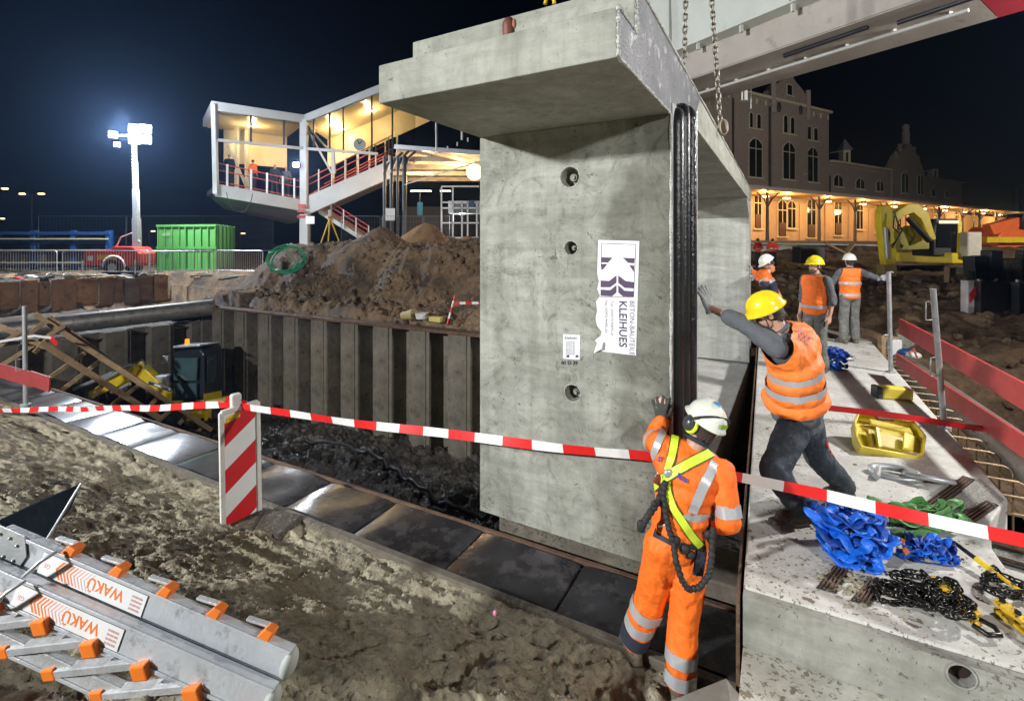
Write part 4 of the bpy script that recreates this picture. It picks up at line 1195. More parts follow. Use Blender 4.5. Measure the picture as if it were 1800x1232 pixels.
# white lit cage with panes by the canopy
t = thing('lift_cage', 'white framed glass cage brightly lit beside the wall of the element', 'kiosk', P1(810, 24, 2.9))
m_wl = M('bright_white_frame', (.85, .85, .85), .4)
for u in (776, 796, 812, 822, 838):
    MB().bar(P1(u, 24, 2.85), P1(u, 24, 5.0 if u > 800 else 5.7), .07, .07).build('post', m_wl, t)
for v in (328, 356, 366, 392, 418):
    MB().bar(P(776, v, 24), P(842, v, 24), .07, .07).build('rail', m_wl, t)
MB().prism([P1(797, 24.1, 3.0), P1(838, 24.1, 3.0), P1(838, 24.1, 4.9), P1(797, 24.1, 4.9)], (0, .02, 0)).build('pane', m_glass, t)
MB().bar(P1(790, 24.6, 4.75), P1(845, 24.6, 4.75), .9, .6).build('head_box', M('kiosk_white', (.7, .74, .8), .5), t)
MB().box(P(829, 358, 23.9), (.25, .05, .32)).build('blue_notice', m_blue, t)
lamp('cage_light', 'POINT', P1(812, 25, 4.3), 130, (.88, .93, 1), size=.15)
# white signs and small things by the column
for u, v, w_, h_, lb_ in ((545, 387, .45, .4, 'small bright white sign under the footbridge, left of the survey tripod'), (686, 377, .5, .65, 'white notice board on the dark canopy column')):
    p = P(u, v, 26.0)
    t = thing('sign', lb_, 'sign', p)
    MB().box(p, (w_, .04, h_)).build('board', EM('lit_sign_face', (.9, .95, 1), 1.1) if u < 600 else m_white, t)
    MB().bar(V((p.x, p.y + .05, 2.7)), V((p.x, p.y + .05, p.z)), .05, .05).build('post', m_dsteel, t)
# survey tripod
t = thing('survey_tripod', 'yellow survey tripod standing on the soil bank under the footbridge', 'tripod', P1(581, 20.5, 2.9))
top = P(580, 383, 20.5); m_ty = M('tripod_yellow', (.80, .55, .02), .45)
for x, y in ((-.42, 0), (.42, .1), (.05, -.35)):
    f_ = V((top.x + x, top.y + y, 2.85)); MB().tube([top, f_], [.035, .025], 6).build('leg', m_ty, t, 60)
MB().cyl(top - V((0, 0, .03)), top + V((0, 0, .06)), .10, n=12).build('head', M('orange_plastic', (.8, .22, .03), .5), t, 60)
MB().box(top + V((0, 0, .2)), (.13, .13, .26)).build('instrument', m_white, t, bevel=.02)
# site fence by the stair and canopy
t = thing('site_fence', 'low mesh fence in front of the canopy columns and the stair', 'fence', P1(700, 25, 2.8))
for u0, u1 in ((600, 668), (672, 742), (745, 790)):
    mesh_panel(t, P1(u0, 25, 2.8), P1(u1, 25, 2.8), 1.55, n=14)
# sand heap
def heap(label, c, rx, ry, h, mat, name='sand_heap'):
    n = 60; th_ = np.linspace(0, 2 * np.pi, n + 1)[None, :] + np.zeros((25, 1)); rr = np.linspace(0.001, 1, 25)[:, None] + np.zeros((1, n + 1))
    X = c.x + rx * rr * np.cos(th_); Y = c.y + ry * rr * np.sin(th_)
    Z = c.z + h * (1 - rr) ** 1.05 + .10 * fbm(X * 2.2, Y * 2.2, 1., 4) - .5 * sstep(.8, 1, rr)
    o = grid_mesh(name, X, Y, Z, mat, 'thing'); 
    tag(o, label, 'heap'); del o['kind']
    return o
heap('pointed heap of orange-lit sand beside the canopy columns', P1(748, 23, 2.75), 1.9, 1.5, 1.25, m_sand)
heap('low brown sand heap at the foot of the lit glass cage', P1(822, 21, 2.75), 1.2, 1.2, .5, m_sand)
heap('broad grey-brown spoil heap in front of the dark canopy columns', P1(668, 18.5, 2.35), 2.4, 1.9, 1.25, m_bank, 'soil_heap')
# red tape line in front of the heaps
t = thing('tape_line', 'thin red tape strung low in front of the sand heap', 'tape', P1(760, 20.5, 2.8))
MB().tube([P(704, 432, 20.5), P(760, 427, 20.5), P(838, 420, 20.5)], .018, 5).build('tape', m_redr, t, 60)
# coil of green hose
t = thing('hose_coil', 'loose coil of bright green hose lying on the soil bank', 'hose coil', P1(505, 17.5, 1.4))
m_gh = M('green_hose', (.03, .33, .17), .4, 0, .15, 5)
for k in range(7):
    c = P(504 + random.uniform(-4, 4), 455, 17.3 + k * .06); rx, rz = .62 + random.uniform(-.1, .06), .47 + random.uniform(-.09, .03); ti = random.uniform(-.3, .3)
    MB().tube([c + V((math.cos(a) * rx, math.sin(a) * .25, math.sin(a) * rz + math.cos(a) * ti * .3)) for a in [2 * math.pi * q / 40 for q in range(40)]], .022, 6, True).build('hose_loop', m_gh, t, 60)
MB().tube([P(472, 445, 17.3), P(500, 438, 17.1), P(520, 460, 17.1), P(505, 478, 17.1)], .022, 6).build('hose_loop', m_gh, t, 60)
# ------------------------------------------------------------------ old brick station on the right
m_brick = M('grey_brick', (.33, .28, .24), .85, 0, .14, 3, .3, 60, (.21, .175, .15), .6)
m_brick2 = M('warm_plaster', (.46, .35, .24), .8, 0, .08, 1.2, .2, 40)
m_trim = M('cream_trim', (.62, .58, .40), .6, 0, .1, 3)
m_dkglass = M('dark_window_glass', (.012, .013, .016), .08, 0, .1, 5)
m_roofc = M('slate', (.05, .052, .058), .6, 0, .2, 3)
FX, FY = (1320 - CX) / F * 42, 42.0
PC = Pl(FX, FY, 1.779, 1)                 # canopy front edge
PF = Pl(FX - .49 * 5.5, FY + .872 * 5.5, 1.779, 1)   # facade
t_s = thing('station_building', 'old brick station building with stepped gables and a warm-lit canopy side', 'building', PF.pt(10, 3.3))
def rect(pl, u0, v0, u1, v1, off, th, mat, par, name):
    ka, za = pl.st(u0, v0); kb, zb = pl.st(u1, v1)
    zt_ = (pl.st(u0, v0)[1] + pl.st(u1, v0)[1]) / 2 if abs(u1 - u0) < 40 else za
    return MB().prism([pl.pt(ka, zb, off), pl.pt(kb, zb, off), pl.pt(kb, zt_, off), pl.pt(ka, zt_, off)], pl.n * th).build(name, mat, par)
k0 = PF.st(1230, 300)[0]; k1 = PF.st(1457, 300)[0]; k2 = PF.st(1566, 300)[0]; k3 = PF.st(1623, 300)[0]; k4 = PF.st(1692, 330)[0]; k5 = PF.st(1900, 350)[0]
zA = zCor = PF.st(1457, 200)[1]; zB = PF.st(1500, 291)[1]; zD = PF.st(1660, 318)[1]
CZ = 7.8
def block(name, ka, kb, z0, z1, mat, dep=9, off=0):
    return MB().prism([PF.pt(ka, z0, off), PF.pt(kb, z0, off), PF.pt(kb, z1, off), PF.pt(ka, z1, off)], PF.n * -dep).build(name, mat, t_s)
block('tower_wall', k0, k1, CZ - .2, zA, m_brick, 12)
block('wing_wall', k1 + .01, k2, CZ - .2, zB, m_brick)
block('gable_wall', k2 + .01, k3, CZ - .2, zD + .5, m_brick, 9, .2)
block('end_wall', k3 + .01, k4, CZ - .2, zD, m_brick)
block('ground_floor_wall', k0, k5, 3.0, CZ - .22, m_brick2)
# cornices
MB().bar(PF.pt(k0, zA + .1, .1), PF.pt(k1 + .2, zA + .1, .1), .5, .28).build('cornice', m_trim, t_s)
MB().bar(PF.pt(k1 + .3, zB + .1, .1), PF.pt(k2, zB + .1, .1), .4, .25).build('cornice', m_trim, t_s)
MB().bar(PF.pt(k3, zD + .1, .1), PF.pt(k4 + .2, zD + .1, .1), .4, .2).build('cornice', m_brick, t_s)
for k in range(30):
    kk = k0 + (k1 - k0) * (k + .5) / 30
    MB().box(PF.pt(kk, zA - .55, .08), (.16, .16, .5)).build('corbel', m_trim if k % 2 else m_brick, t_s)
for k in range(26):
    kk = k1 + (k2 - k1) * (k + .5) / 26
    MB().box(PF.pt(kk, zB - .4, .06), (.14, .14, .35)).build('corbel', m_brick, t_s)
# central gable of the tower
ga, gb = PF.st(1353, 200)[0], PF.st(1416, 200)[0]; gz = PF.st(1385, 128)[1]
gm = (ga + gb) / 2
MB().prism([PF.pt(ga, CZ, .25), PF.pt(gb, CZ, .25), PF.pt(gb, zA + 1.0, .25), PF.pt(gb - .9, zA + 1.8, .25), PF.pt(gm + 1.0, gz - .9, .25), PF.pt(gm, gz, .25), PF.pt(gm - 1.0, gz - .9, .25), PF.pt(ga + .9, zA + 1.8, .25), PF.pt(ga, zA + 1.0, .25)], PF.n * -1).build('central_gable', m_brick, t_s)
for kk in (ga + .1, gb - .1): MB().bar(PF.pt(kk, zA - 1.5, .3), PF.pt(kk, zA + 1.9, .3), .5, .4).build('pinnacle', m_brick, t_s, bevel=.05)
# right stepped gable with finial
g2 = (k2 + k3) / 2; gz2 = PF.st(1601, 255)[1]
w2 = (k3 - k2) / 2
MB().prism([PF.pt(k2, zD + .5, .2), PF.pt(k3, zD + .5, .2), PF.pt(k3 - w2 * .35, zD + 2.5, .2), PF.pt(g2 + w2 * .28, gz2 - .6, .2), PF.pt(g2 + .5, gz2, .2), PF.pt(g2 - .5, gz2, .2), PF.pt(g2 - w2 * .28, gz2 - .6, .2), PF.pt(k2 + w2 * .35, zD + 2.5, .2)], PF.n * -1).build('stepped_gable', m_brick, t_s)
MB().bar(PF.pt(g2, gz2, -.2), PF.pt(g2, gz2 + 1.9, -.2), .7, .6).build('finial', m_brick, t_s, bevel=.08)
MB().sph(PF.pt(g2, gz2 + 2.3, -.2), (.45, .4, .55), 10, 8).build('finial_ball', m_brick, t_s, 60)
for s_ in (-1, 1):
    for q in (.35, .62): MB().bar(PF.pt(g2 + s_ * w2 * (1 - q * .9), zD + .5 + q * 4.0, -.1), PF.pt(g2 + s_ * w2 * (1 - q * .9), zD + 1.4 + q * 4.4, -.1), .35, .35).build('gable_step', m_brick, t_s, bevel=.04)
# roofs
MB().prism([PF.pt(k0, zA + .2, -.2), PF.pt(k1, zA + .2, -.2), PF.pt(k1 - 2, zA + 2.2, -5), PF.pt(k0, zA + 2.2, -5)], PF.n * -.2).build('roof', m_roofc, t_s)
MB().prism([PF.pt(k1, zB + .2, -.3), PF.pt(k4, zB + .2, -.3), PF.pt(k4, zB + 1.5, -5), PF.pt(k1, zB + 1.5, -5)], PF.n * -.2).build('roof', m_roofc, t_s)
# little roof turrets
for u, v0, v1 in ((1503, 262, 292), (1657, 296, 316)):
    ka, za = PF.st(u, v0); zb = PF.st(u, v1)[1]; w_ = .9
    c = PF.pt(ka, (za + zb) / 2, -1.2)
    tu = MB().box(c, (w_, w_, za - zb)).build('turret', m_trim, t_s)
    MB().prism([c + V((-w_ * .16, -w_ / 2 - .02, -(za - zb) * .4)), c + V((w_ * .16, -w_ / 2 - .02, -(za - zb) * .4)), c + V((w_ * .16, -w_ / 2 - .02, (za - zb) * .35)), c + V((-w_ * .16, -w_ / 2 - .02, (za - zb) * .35))], (0, .01, 0)).build('louvre', m_black, tu)
    if u < 1600:
        q = c + V((0, 0, (za - zb) / 2)); s4 = [q + V((x * w_ * .75, y * w_ * .75, 0)) for x, y in ((-1, -1), (1, -1), (1, 1), (-1, 1))]
        MB().add(s4 + [q + V((0, 0, 1.5))], [(3, 2, 1, 0), (0, 1, 4), (1, 2, 4), (2, 3, 4), (3, 0, 4)]).build('spire', M('lead_grey', (.20, .22, .27), .5), tu)
    MB().bar(PF.pt(ka - 3.2, za - .6, -1.2), PF.pt(ka - .4, za - .1, -1.2), .12, .12).build('ridge_rail', m_steel, t_s)
# windows
def window(u0, v0, u1, v1, arch=True, light=False, mull=1, tran=None, pl=PF, off=.02):
    ka, za = pl.st(u0, v0); kb, _ = pl.st(u1, v0); zb = pl.st((u0 + u1) / 2, v1)[1]; za = pl.st((u0 + u1) / 2, v0)[1]
    w = kb - ka; pts = [(ka, zb), (kb, zb)]
    ah = w * .28 if arch else 0
    for q in range(9 if arch else 2):
        x = q / (8 if arch else 1); pts.append((kb - w * x, za - ah + ah * math.sin(math.pi * x) if arch else za))
    fr_ = MB().prism([pl.pt(*p, off) for p in pts], pl.n * .06).build('window_frame', m_trim, t_s)
    cx_, cz_ = (ka + kb) / 2, (za + zb) / 2
    sh = lambda p, f, g: (cx_ + (p[0] - cx_) * f, cz_ + (p[1] - cz_) * g)
    gx, gy = 1 - .18 / w * 1.2, 1 - .2 / (za - zb)
    MB().prism([pl.pt(*sh(p, gx, gy), off + .055) for p in pts], pl.n * .02).build('pane', m_dkglass if not light else M('lit_pane', (.25, .16, .07), .2, 0, .3, 2), fr_)
    for q in range(mull):
        kk = ka + w * (q + 1) / (mull + 1)
        MB().bar(pl.pt(kk, zb + .1, off + .09), pl.pt(kk, za - .08, off + .09), .07, .05, pl.n).build('glazing_bar', m_trim, fr_)
    MB().bar(pl.pt(ka - .15, zb - .06, off + .12), pl.pt(kb + .15, zb - .06, off + .12), .22, .12, (0, 0, 1)).build('sill', m_trim, fr_)
    if tran is not None:
        zt_ = zb + (za - zb) * tran
        MB().bar(pl.pt(ka + .05, zt_, off + .09), pl.pt(kb - .05, zt_, off + .09), .05, .09).build('transom', m_trim, fr_)
    return fr_
for r_ in ((1316, 197, 1323, 226), (1329, 200, 1337, 228), (1372, 203, 1380, 236), (1384, 206, 1392, 238), (1418, 221, 1425, 247), (1429, 224, 1437, 249)): window(*r_, mull=0, off=.27 if 1360 < r_[0] < 1400 else .02)
for r_ in ((1315, 242, 1339, 313), (1371, 250, 1393, 317), (1418, 258, 1437, 321)): window(*r_, mull=1, tran=.72, off=.27 if 1360 < r_[0] < 1400 else .02)
window(1410, 281, 1415, 306, mull=0)
for r_ in ((1464, 306, 1481, 329), (1503, 312, 1519, 333), (1539, 316, 1552, 337)): window(*r_, mull=1)
for r_ in ((1580, 302, 1592, 341), (1608, 306, 1618, 343)): window(*r_, mull=1, off=.25)
for r_ in ((1636, 330, 1643, 346), (1660, 334, 1666, 348)): window(*r_, mull=0)
m_rp = M('downpipe_dark', (.03, .028, .025), .5)
for u in (1287, 1351, 1457, 1568): 
    ka = PF.st(u, 300)[0]; MB().cyl(PF.pt(ka, CZ, .15), PF.pt(ka, zA - .8 if u < 1400 else CZ + 3.2, .15), .08, n=8).build('downpipe', m_rp, t_s, 60)
for u, v in ((1364, 190), (1402, 195)):
    MB().sph(PF.pt(*PF.st(u, v), .35), (.22, .1, .55), 8, 6).build('wall_anchor', m_rp, t_s, 60)
fr_ = window(1378, 150, 1388, 170, arch=False, mull=0, off=.27)
# ground floor doors and windows under the canopy
for u0, u1, v0, v1, d in ((1324, 1338, 338, 402, 1), (1366, 1382, 350, 416, 1), (1383, 1398, 352, 402, 0), (1417, 1433, 348, 418, 1), (1465, 1479, 350, 414, 1), (1504, 1516, 356, 404, 0), (1538, 1549, 358, 410, 1), (1575, 1583, 362, 404, 0), (1604, 1612, 364, 404, 1), (1640, 1647, 366, 402, 1), (1678, 1684, 368, 402, 0), (1708, 1713, 370, 402, 1)):
    f_ = window(u0, v0, u1, v1, mull=1, tran=.7)
    if d:
        ka, za = PF.st(u0 + 2, v0 + (v1 - v0) * .32); kb = PF.st(u1 - 2, v0)[0]; zb = PF.st(u0, v1)[1]
        MB().prism([PF.pt(ka, zb, .1), PF.pt(kb, zb, .1), PF.pt(kb, zb + 1.5, .1), PF.pt(ka, zb + 1.5, .1)], PF.n * .04).build('door_panel', M('maroon_door', (.06, .02, .015), .5), f_)
for u in (1352, 1405, 1450, 1492, 1527, 1562, 1592, 1626, 1660):
    ka = PF.st(u, 380)[0]; MB().bar(PF.pt(ka, 3.3, .08), PF.pt(ka, CZ - .3, .08), .22, .12, PF.n).build('pilaster', m_brick2, t_s)
# canopy
t_k = thing('station_canopy', 'long iron platform canopy with a row of glowing lamps along the old station', 'canopy', PC.pt(10, 3.3))
ke = PC.st(1900, 380)[0]
m_cg = M('canopy_edge_grey', (.45, .42, .40), .5)
MB().prism([PC.pt(-6, CZ - .05, 0), PC.pt(ke + 60, CZ - .05, 0), PC.pt(ke + 60, CZ + .1, -5.3), PC.pt(-6, CZ + .1, -5.3)], (0, 0, .12)).build('roof_deck', M('canopy_boards', (.26, .17, .09), .6, 0, .2, 4), t_k)
MB().bar(PC.pt(-6, CZ + .05, .05), PC.pt(ke + 60, CZ + .05, .05), .14, .3).build('edge_gutter', m_cg, t_k)
for u in (1371, 1462, 1525, 1580, 1632, 1672, 1712, 1742, 1770):
    k = PC.st(u, 400)[0]; b0 = PC.pt(k, 3.2, -1.2)
    MB().cyl(b0, b0 + V((0, 0, 4.5)), .16, .11, 10).build('column', m_dsteel, t_k, 60)
    for s_ in (-1, 1):
        MB().tube([b0 + V((0, 0, 3.1)), b0 + PC.d * s_ * .5 + V((0, 0, 3.9)), b0 + PC.d * s_ * 1.5 + V((0, 0, 4.4))], .06, 6).build('bracket', m_dsteel, t_k, 60)
    MB().tube([b0 + V((0, 0, 3.1)), b0 + PC.n * .5 + V((0, 0, 3.9)), b0 + PC.n * 1.1 + V((0, 0, 4.4))], .06, 6).build('bracket', m_dsteel, t_k, 60)
PL_ = Pl(FX - .49 * 2.2, FY + .872 * 2.2, 1.779, 1)
lit = EM('lit_canopy_lamp', (1, .60, .22), 22)
for i, u in enumerate((1345, 1383, 1455, 1517, 1572, 1624, 1661, 1695, 1729, 1758, 1790, 1822)):
    k = PL_.st(u, 350)[0]; p = PL_.pt(k, CZ - .35)
    MB().box(p, (.75, .3, .1), frame(PC.d, -PC.n, V((0, 0, 1))).to_3x3()).build('lamp', lit, t_k)
    if i % 2 == 0 or i < 5:
        lamp('canopy_light', 'POINT', p - V((0, 0, .3)), 850 if i < 5 else 1500, (1, .52, .17), size=.3)
# platform
plf = tag(MB().prism([PC.pt(-8, 1.0, .8), PC.pt(ke + 60, 1.0, .8), PC.pt(ke + 60, 1.0, -8), PC.pt(-8, 1.0, -8)], (0, 0, 2.25)).build('platform', M('platform_paving', (.30, .25, .2), .8, 0, .2, 3)), kind='structure')
t = thing('barrier_wall', 'low white concrete wall in front of the lit station platform', 'wall', P1(1450, 36, 1.2))
MB().prism([P1(1300, 37, 1.4), P1(1600, 35, 1.2), P1(1600, 35, 2.75), P1(1300, 37, 2.95)], (0, .5, 0)).build('wall_face', m_conc_in, t)
for k in range(7):
    u = 1320 + k * 42; MB().bar(P1(u, 35.0 - .02 + (1600 - u) / 150, 1.3), P1(u, 35.0 - .02 + (1600 - u) / 150, 2.8), .06, .06).build('joint', m_conc_d, t)
MB().bar(P1(1300, 36.9, 3.0), P1(1610, 34.8, 2.8), .8, .1).build('coping', m_conc_in, t)
t = thing('plank_pile', 'rusty planks leaning across the white wall before the station', 'planks', P1(1480, 34, 1.2))
for u0, v0, u1, v1 in ((1452, 428, 1500, 452), (1500, 428, 1480, 452), (1395, 430, 1350, 436)):
    MB().bar(P(u0, v0, 34), P(u1, v1, 33.5), .35, .12).build('plank', m_wood, t)
tag(MB().box(P(1421, 448, 30), (1.5, .9, 1.0)).build('dark_crate', m_black, bevel=.03), 'dark square box standing on the mud behind the yellow helmet', 'box')
t = thing('lattice_mast', 'thin dark mast far off behind the canopy at the right edge', 'mast', P1(1788, 120, 3))
MB().cyl(P1(1788, 120, 3), P(1788, 327, 120), .35, .25, 6).build('pole', m_steel, t, 60)

# ------------------------------------------------------------------ excavators beyond the slab
m_exy = M('excavator_yellow', (.78, .60, .02), .4, 0, .1, 3, .05, 10, (.42, .38, .05), .66)
def track(par, c, d, L, h, w):
    s_ = V((-d.y, d.x, 0)); pts = []
    for k in range(24):
        a = 2 * math.pi * k / 24; x = math.cos(a) * h / 2 + (L / 2 - h / 2) * (1 if math.cos(a) > 0 else -1)
        pts.append(c + d * x + V((0, 0, h / 2 + math.sin(a) * h / 2)))
    o = MB().prism([p - s_ * w / 2 for p in pts], s_ * w).build('track', m_tyre, par, bevel=.02)
    for k in range(5):
        q = c + d * (-L / 2 + h / 2 + (L - h) * k / 4) + V((0, 0, h * .45))
        MB().cyl(q - s_ * (w / 2 + .02), q + s_ * (w / 2 + .02), h * .28, n=12).build('roller', m_dsteel, o, 60)
t = thing('excavator', 'yellow crawler excavator with its arm hanging down before the lit station', 'excavator', P1(1650, 24, .9))
c = P1(1660, 25, 1.1); d = V((-.95, -.3, 0)).normalized(); s_ = V((-d.y, d.x, 0))
for q in (-1.2, 1.2): track(t, c + s_ * q - V((0, 0, .2)), d, 3.8, .9, .6)
MB().box(c + V((0, 0, 1.15)), (3.2, 2.6, .5), frame(d, s_, V((0, 0, 1))).to_3x3()).build('turntable', m_exy, t, bevel=.05)
MB().box(c - d * .9 + V((0, .4, 1.9)), (1.4, 1.9, .9), frame(d, s_, V((0, 0, 1))).to_3x3()).build('engine_cover', M('dull_grey_cover', (.3, .29, .24), .5), t, bevel=.12)
cb = P1(1664, 23.6, 3.15)
cab = MB().prism([P1(1641, 23.6, 2.35), P1(1686, 23.6, 2.35), P1(1688, 23.6, 3.9), P1(1683, 23.6, 4.15), P1(1645, 23.6, 4.15), P1(1640, 23.6, 3.5)], (0, 1.3, 0)).build('cab', m_black, t, bevel=.05)
MB().prism([P1(1646, 23.57, 2.75), P1(1681, 23.57, 2.75), P1(1682, 23.57, 3.9), P1(1648, 23.57, 3.95)], (0, .02, 0)).build('cab_window', m_dkglass, cab)
MB().prism([P1(1683, 23.5, 2.35), P1(1690, 23.5, 2.35), P1(1691, 23.5, 3.95), P1(1685, 23.5, 4.15)], (0, .05, 0)).build('cab_post', m_exy, cab)
MB().box(P1(1668, 23.5, 3.98), (.9, .06, .14)).build('cab_lights', EM('dim_cab_light', (1, .9, .6), 1.2), cab)
def armpoly(name, px, Y, w, mat, par): return MB().prism([P(u, v, Y) for u, v in px], (0, w, 0)).build(name, mat, par, bevel=.03)
armpoly('boom', [(1568, 386), (1574, 374), (1598, 358), (1616, 359), (1632, 374), (1646, 420), (1636, 424), (1620, 386), (1606, 374), (1590, 380), (1574, 394)], 23, .45, m_exy, t)
armpoly('boom_plate', [(1582, 404), (1606, 396), (1634, 418), (1634, 438), (1582, 440)], 23.6, .4, M('olive_machine_paint', (.34, .30, .03), .5, 0, .2, 3), t)
armpoly('dipper', [(1548, 372), (1552, 362), (1566, 360), (1569, 376), (1571, 410), (1577, 445), (1574, 468), (1558, 470), (1553, 420), (1549, 400)], 22.2, .4, m_exy, t)
armpoly('linkage', [(1554, 466), (1576, 464), (1578, 480), (1572, 494), (1563, 496), (1555, 482)], 22.1, .5, M('worn_tool_steel', (.35, .29, .10), .5, .2), t)
armpoly('bucket', [(1556, 490), (1578, 486), (1582, 500), (1574, 510), (1562, 508)], 22.1, .8, m_rust, t)
MB().tube([P(1572, 380, 22), P(1570, 400, 21.9), P(1582, 412, 21.9), P(1574, 425, 22), P(1566, 432, 22)], .03, 6).build('hydraulic_hose', m_black, t, 60)
MB().tube([P(1572, 372, 22), P(1578, 392, 21.9), P(1586, 405, 21.9), P(1577, 420, 22), P(1568, 436, 22)], .03, 6).build('hydraulic_hose', m_black, t, 60)
MB().cyl(P(1556, 400, 22), P(1560, 455, 22), .09, n=8).build('hydraulic_ram', m_steel, t, 60)
MB().cyl(P(1596, 384, 22.8), P(1634, 424, 22.8), .13, n=8).build('hydraulic_ram', m_black, t, 60)
MB().box(P1(1700, 23.5, 2.9), (.7, .8, 1.2)).build('white_tank', M('tank_white', (.6, .55, .45), .5), t, bevel=.06)
t = thing('excavator', 'orange excavator standing under the canopy lights at the right edge', 'excavator', P1(1775, 33, 1.2))
m_exo = M('excavator_orange', (.75, .14, .03), .45, 0, .1, 3)
c = P1(1790, 33, 1.3); d = V((-1, 0, 0)); s_ = V((0, -1, 0))
for q in (-1.3, 1.3): track(t, c + s_ * q, d, 4.2, 1.0, .6)
MB().prism([c + V((-2.6, -1.3, 1.2)), c + V((2.4, -1.3, 1.2)), c + V((2.4, -1.3, 2.6)), c + V((-2.0, -1.3, 2.8)), c + V((-2.6, -1.3, 2.2))], (0, 2.6, 0)).build('body', m_exo, t, bevel=.12)
MB().prism([c + V((-2.9, -1.32, 2.2)), c + V((-.6, -1.32, 2.9)), c + V((-.4, -1.32, 3.6)), c + V((-3.2, -1.32, 2.9))], (0, .6, 0)).build('boom', m_exo, t, bevel=.06)
MB().box(c + V((-.6, -1.0, 3.1)), (1.4, 1.2, 1.0)).build('cab', m_dkglass, t, bevel=.08)
MB().box(c + V((-.6, -1.0, 3.64)), (1.5, 1.3, .08)).build('cab_roof', M('cab_roof_pale', (.6, .57, .52), .5), t)
MB().box(c + V((-2.2, -1.7, 1.9)), (3.6, .5, .35)).build('yellow_rail', m_yel, t)
text_mesh('HUISMAN', .55, frame(V((1, 0, 0)), V((0, 0, 1)), V((0, -1, 0)), c + V((-1.9, -1.325, 1.6))), m_white, 'lettering', t) if False else None
# dark steel box sections stacked at the right
t = thing('shoring_box', 'dark steel shoring panels with a white end standing in the right pit', 'shoring panels', P1(1760, 14, .2))
for k, (u0, u1, Y) in enumerate(((1702, 1722, 14.2), (1724, 1790, 14.0), (1792, 1830, 13.6))):
    MB().prism([P1(u0, Y, -.2), P1(u1, Y, -.2), P1(u1, Y, 1.85 - .05 * k), P1(u0, Y, 1.85)], (0, .25, 0)).build('panel', m_black if k else m_white, t, bevel=.01)
    MB().bar(P1(u1, Y - .05, -.2), P1(u1, Y - .05, 1.9), .08, .08).build('panel_edge', m_steel, t)
MB().prism([P1(1704, 14.15, 1.2), P1(1718, 14.15, 1.5), P1(1718, 14.15, 1.75), P1(1704, 14.15, 1.5)], (0, -.02, 0)).build('red_mark', m_red, t)
t = thing('pile_heads', 'row of rough concrete pile heads and steel plates behind the right pit', 'pile heads', P1(1760, 19, 1.0))
for u, v0, v1, w_, m_ in ((1618, 492, 560, .5, m_conc_d), (1668, 470, 560, .25, m_wood), (1715, 450, 500, .5, m_dsteel), (1742, 440, 500, .45, m_dsteel), (1770, 455, 500, .6, m_conc_d), (1795, 440, 500, .3, m_dsteel)):
    MB().box(P(u, (v0 + v1) / 2, 18.5), (w_, w_, (v1 - v0) / F * 18.5), Matrix.Rotation(random.uniform(-.12, .12), 3, 'Y')).build('pile_head', m_, t, bevel=.03)
# grey blocks just beyond the slab end
t = thing('edge_block', 'grey concrete block standing at the far end of the pale slab', 'concrete block', P1(1540, 11.5, 0))
MB().prism([P1(1502, 10.4, -.5), P1(1528, 10.4, -.5), P1(1528, 10.4, .86), P1(1502, 10.4, .88)], (0, 1.4, 0)).build('block', m_block, t)
t = thing('timber_box', 'plywood box and grey sheet standing in the pit behind the railing', 'box', P1(1600, 12, 0))
for u0, u1, v0, v1, Y, m_ in ((1550, 1578, 592, 660, 9.6, m_wood), (1578, 1612, 588, 640, 11, m_block), (1566, 1586, 598, 625, 9.5, m_white)):
    MB().prism([P(u0, v1, Y), P(u1, v1, Y), P(u1, v0, Y), P(u0, v0, Y)], (0, .12, 0)).build('sheet', m_, t, bevel=.01)
# big tube lying along the right pit
t = thing('pit_tube', 'long mud-coloured tube lying along the pit right of the slab', 'tube', S(7, -3, 0))
MB().cyl(P(1585, 640, 9.5), P(1860, 850, 4.3), .20, n=20).build('tube', m_pipe, t, 60)
# muddy berms beyond the right pit
def berm(a, b): return .1 + .25 * fbm(a * 1.2, b * 1.2, 2., 4) + .2 * np.clip(fbm(a * 4, b * 4, 3., 4, True), -.3, 1)
tag(sheet('right_ground', axis([(4.8, 9.6, .09)]), axis([(-30, -10, .6), (-10, -4.2, .09)]), lambda a, b: berm(a, b) - .2 - 1.2 * (1 - sstep(-6.0, -4.2, b * -1 * -1)) * 0, m_bank), kind='structure')
# ------------------------------------------------------------------ people
m_skin = M('skin', (.52, .30, .21), .5, 0, .08, 12)
def cloth(name, col, var=.10, rough=.8, col2=None, thr=.6, sc_=9):
    return M(name, col, rough, 0, var, sc_, .75, 15, col2, thr)
m_or = cloth('hi_vis_orange', (.95, .17, .012), .08, .65)
m_or2 = cloth('hi_vis_orange_light', (.95, .22, .03), .08, .6)
m_ref = M('reflective_tape', (.48, .49, .50), .35, .25, .08, 20, .1, 60)
m_navy = cloth('navy_cloth', (.02, .025, .045))
m_grey = cloth('grey_sweater', (.10, .108, .12), .15, .9)
m_trs = cloth('dark_denim', (.035, .045, .06), .35, .8, (.10, .10, .095), .60)
m_trg = cloth('grey_work_trousers', (.12, .125, .12), .3, .85, (.24, .22, .18), .56)
m_boot = M('muddy_boot', (.13, .10, .07), .8, 0, .3, 14, .5, 40, (.05, .04, .035), .55)
m_glove = cloth('grey_glove', (.32, .33, .34), .2, .8)
m_glove_d = cloth('dark_glove', (.045, .05, .045), .3, .8, (.20, .26, .03), .66)
m_hair = M('dark_hair', (.035, .022, .015), .6, 0, .3, 40, .6, 120)
m_beard = M('grey_brown_beard', (.16, .10, .07), .8, 0, .3, 50, .6, 120)
m_hy = M('yellow_helmet', (.88, .66, .02), .22, 0, .05, 5)
m_hw = M('white_helmet', (.74, .75, .66), .25, 0, .05, 5)
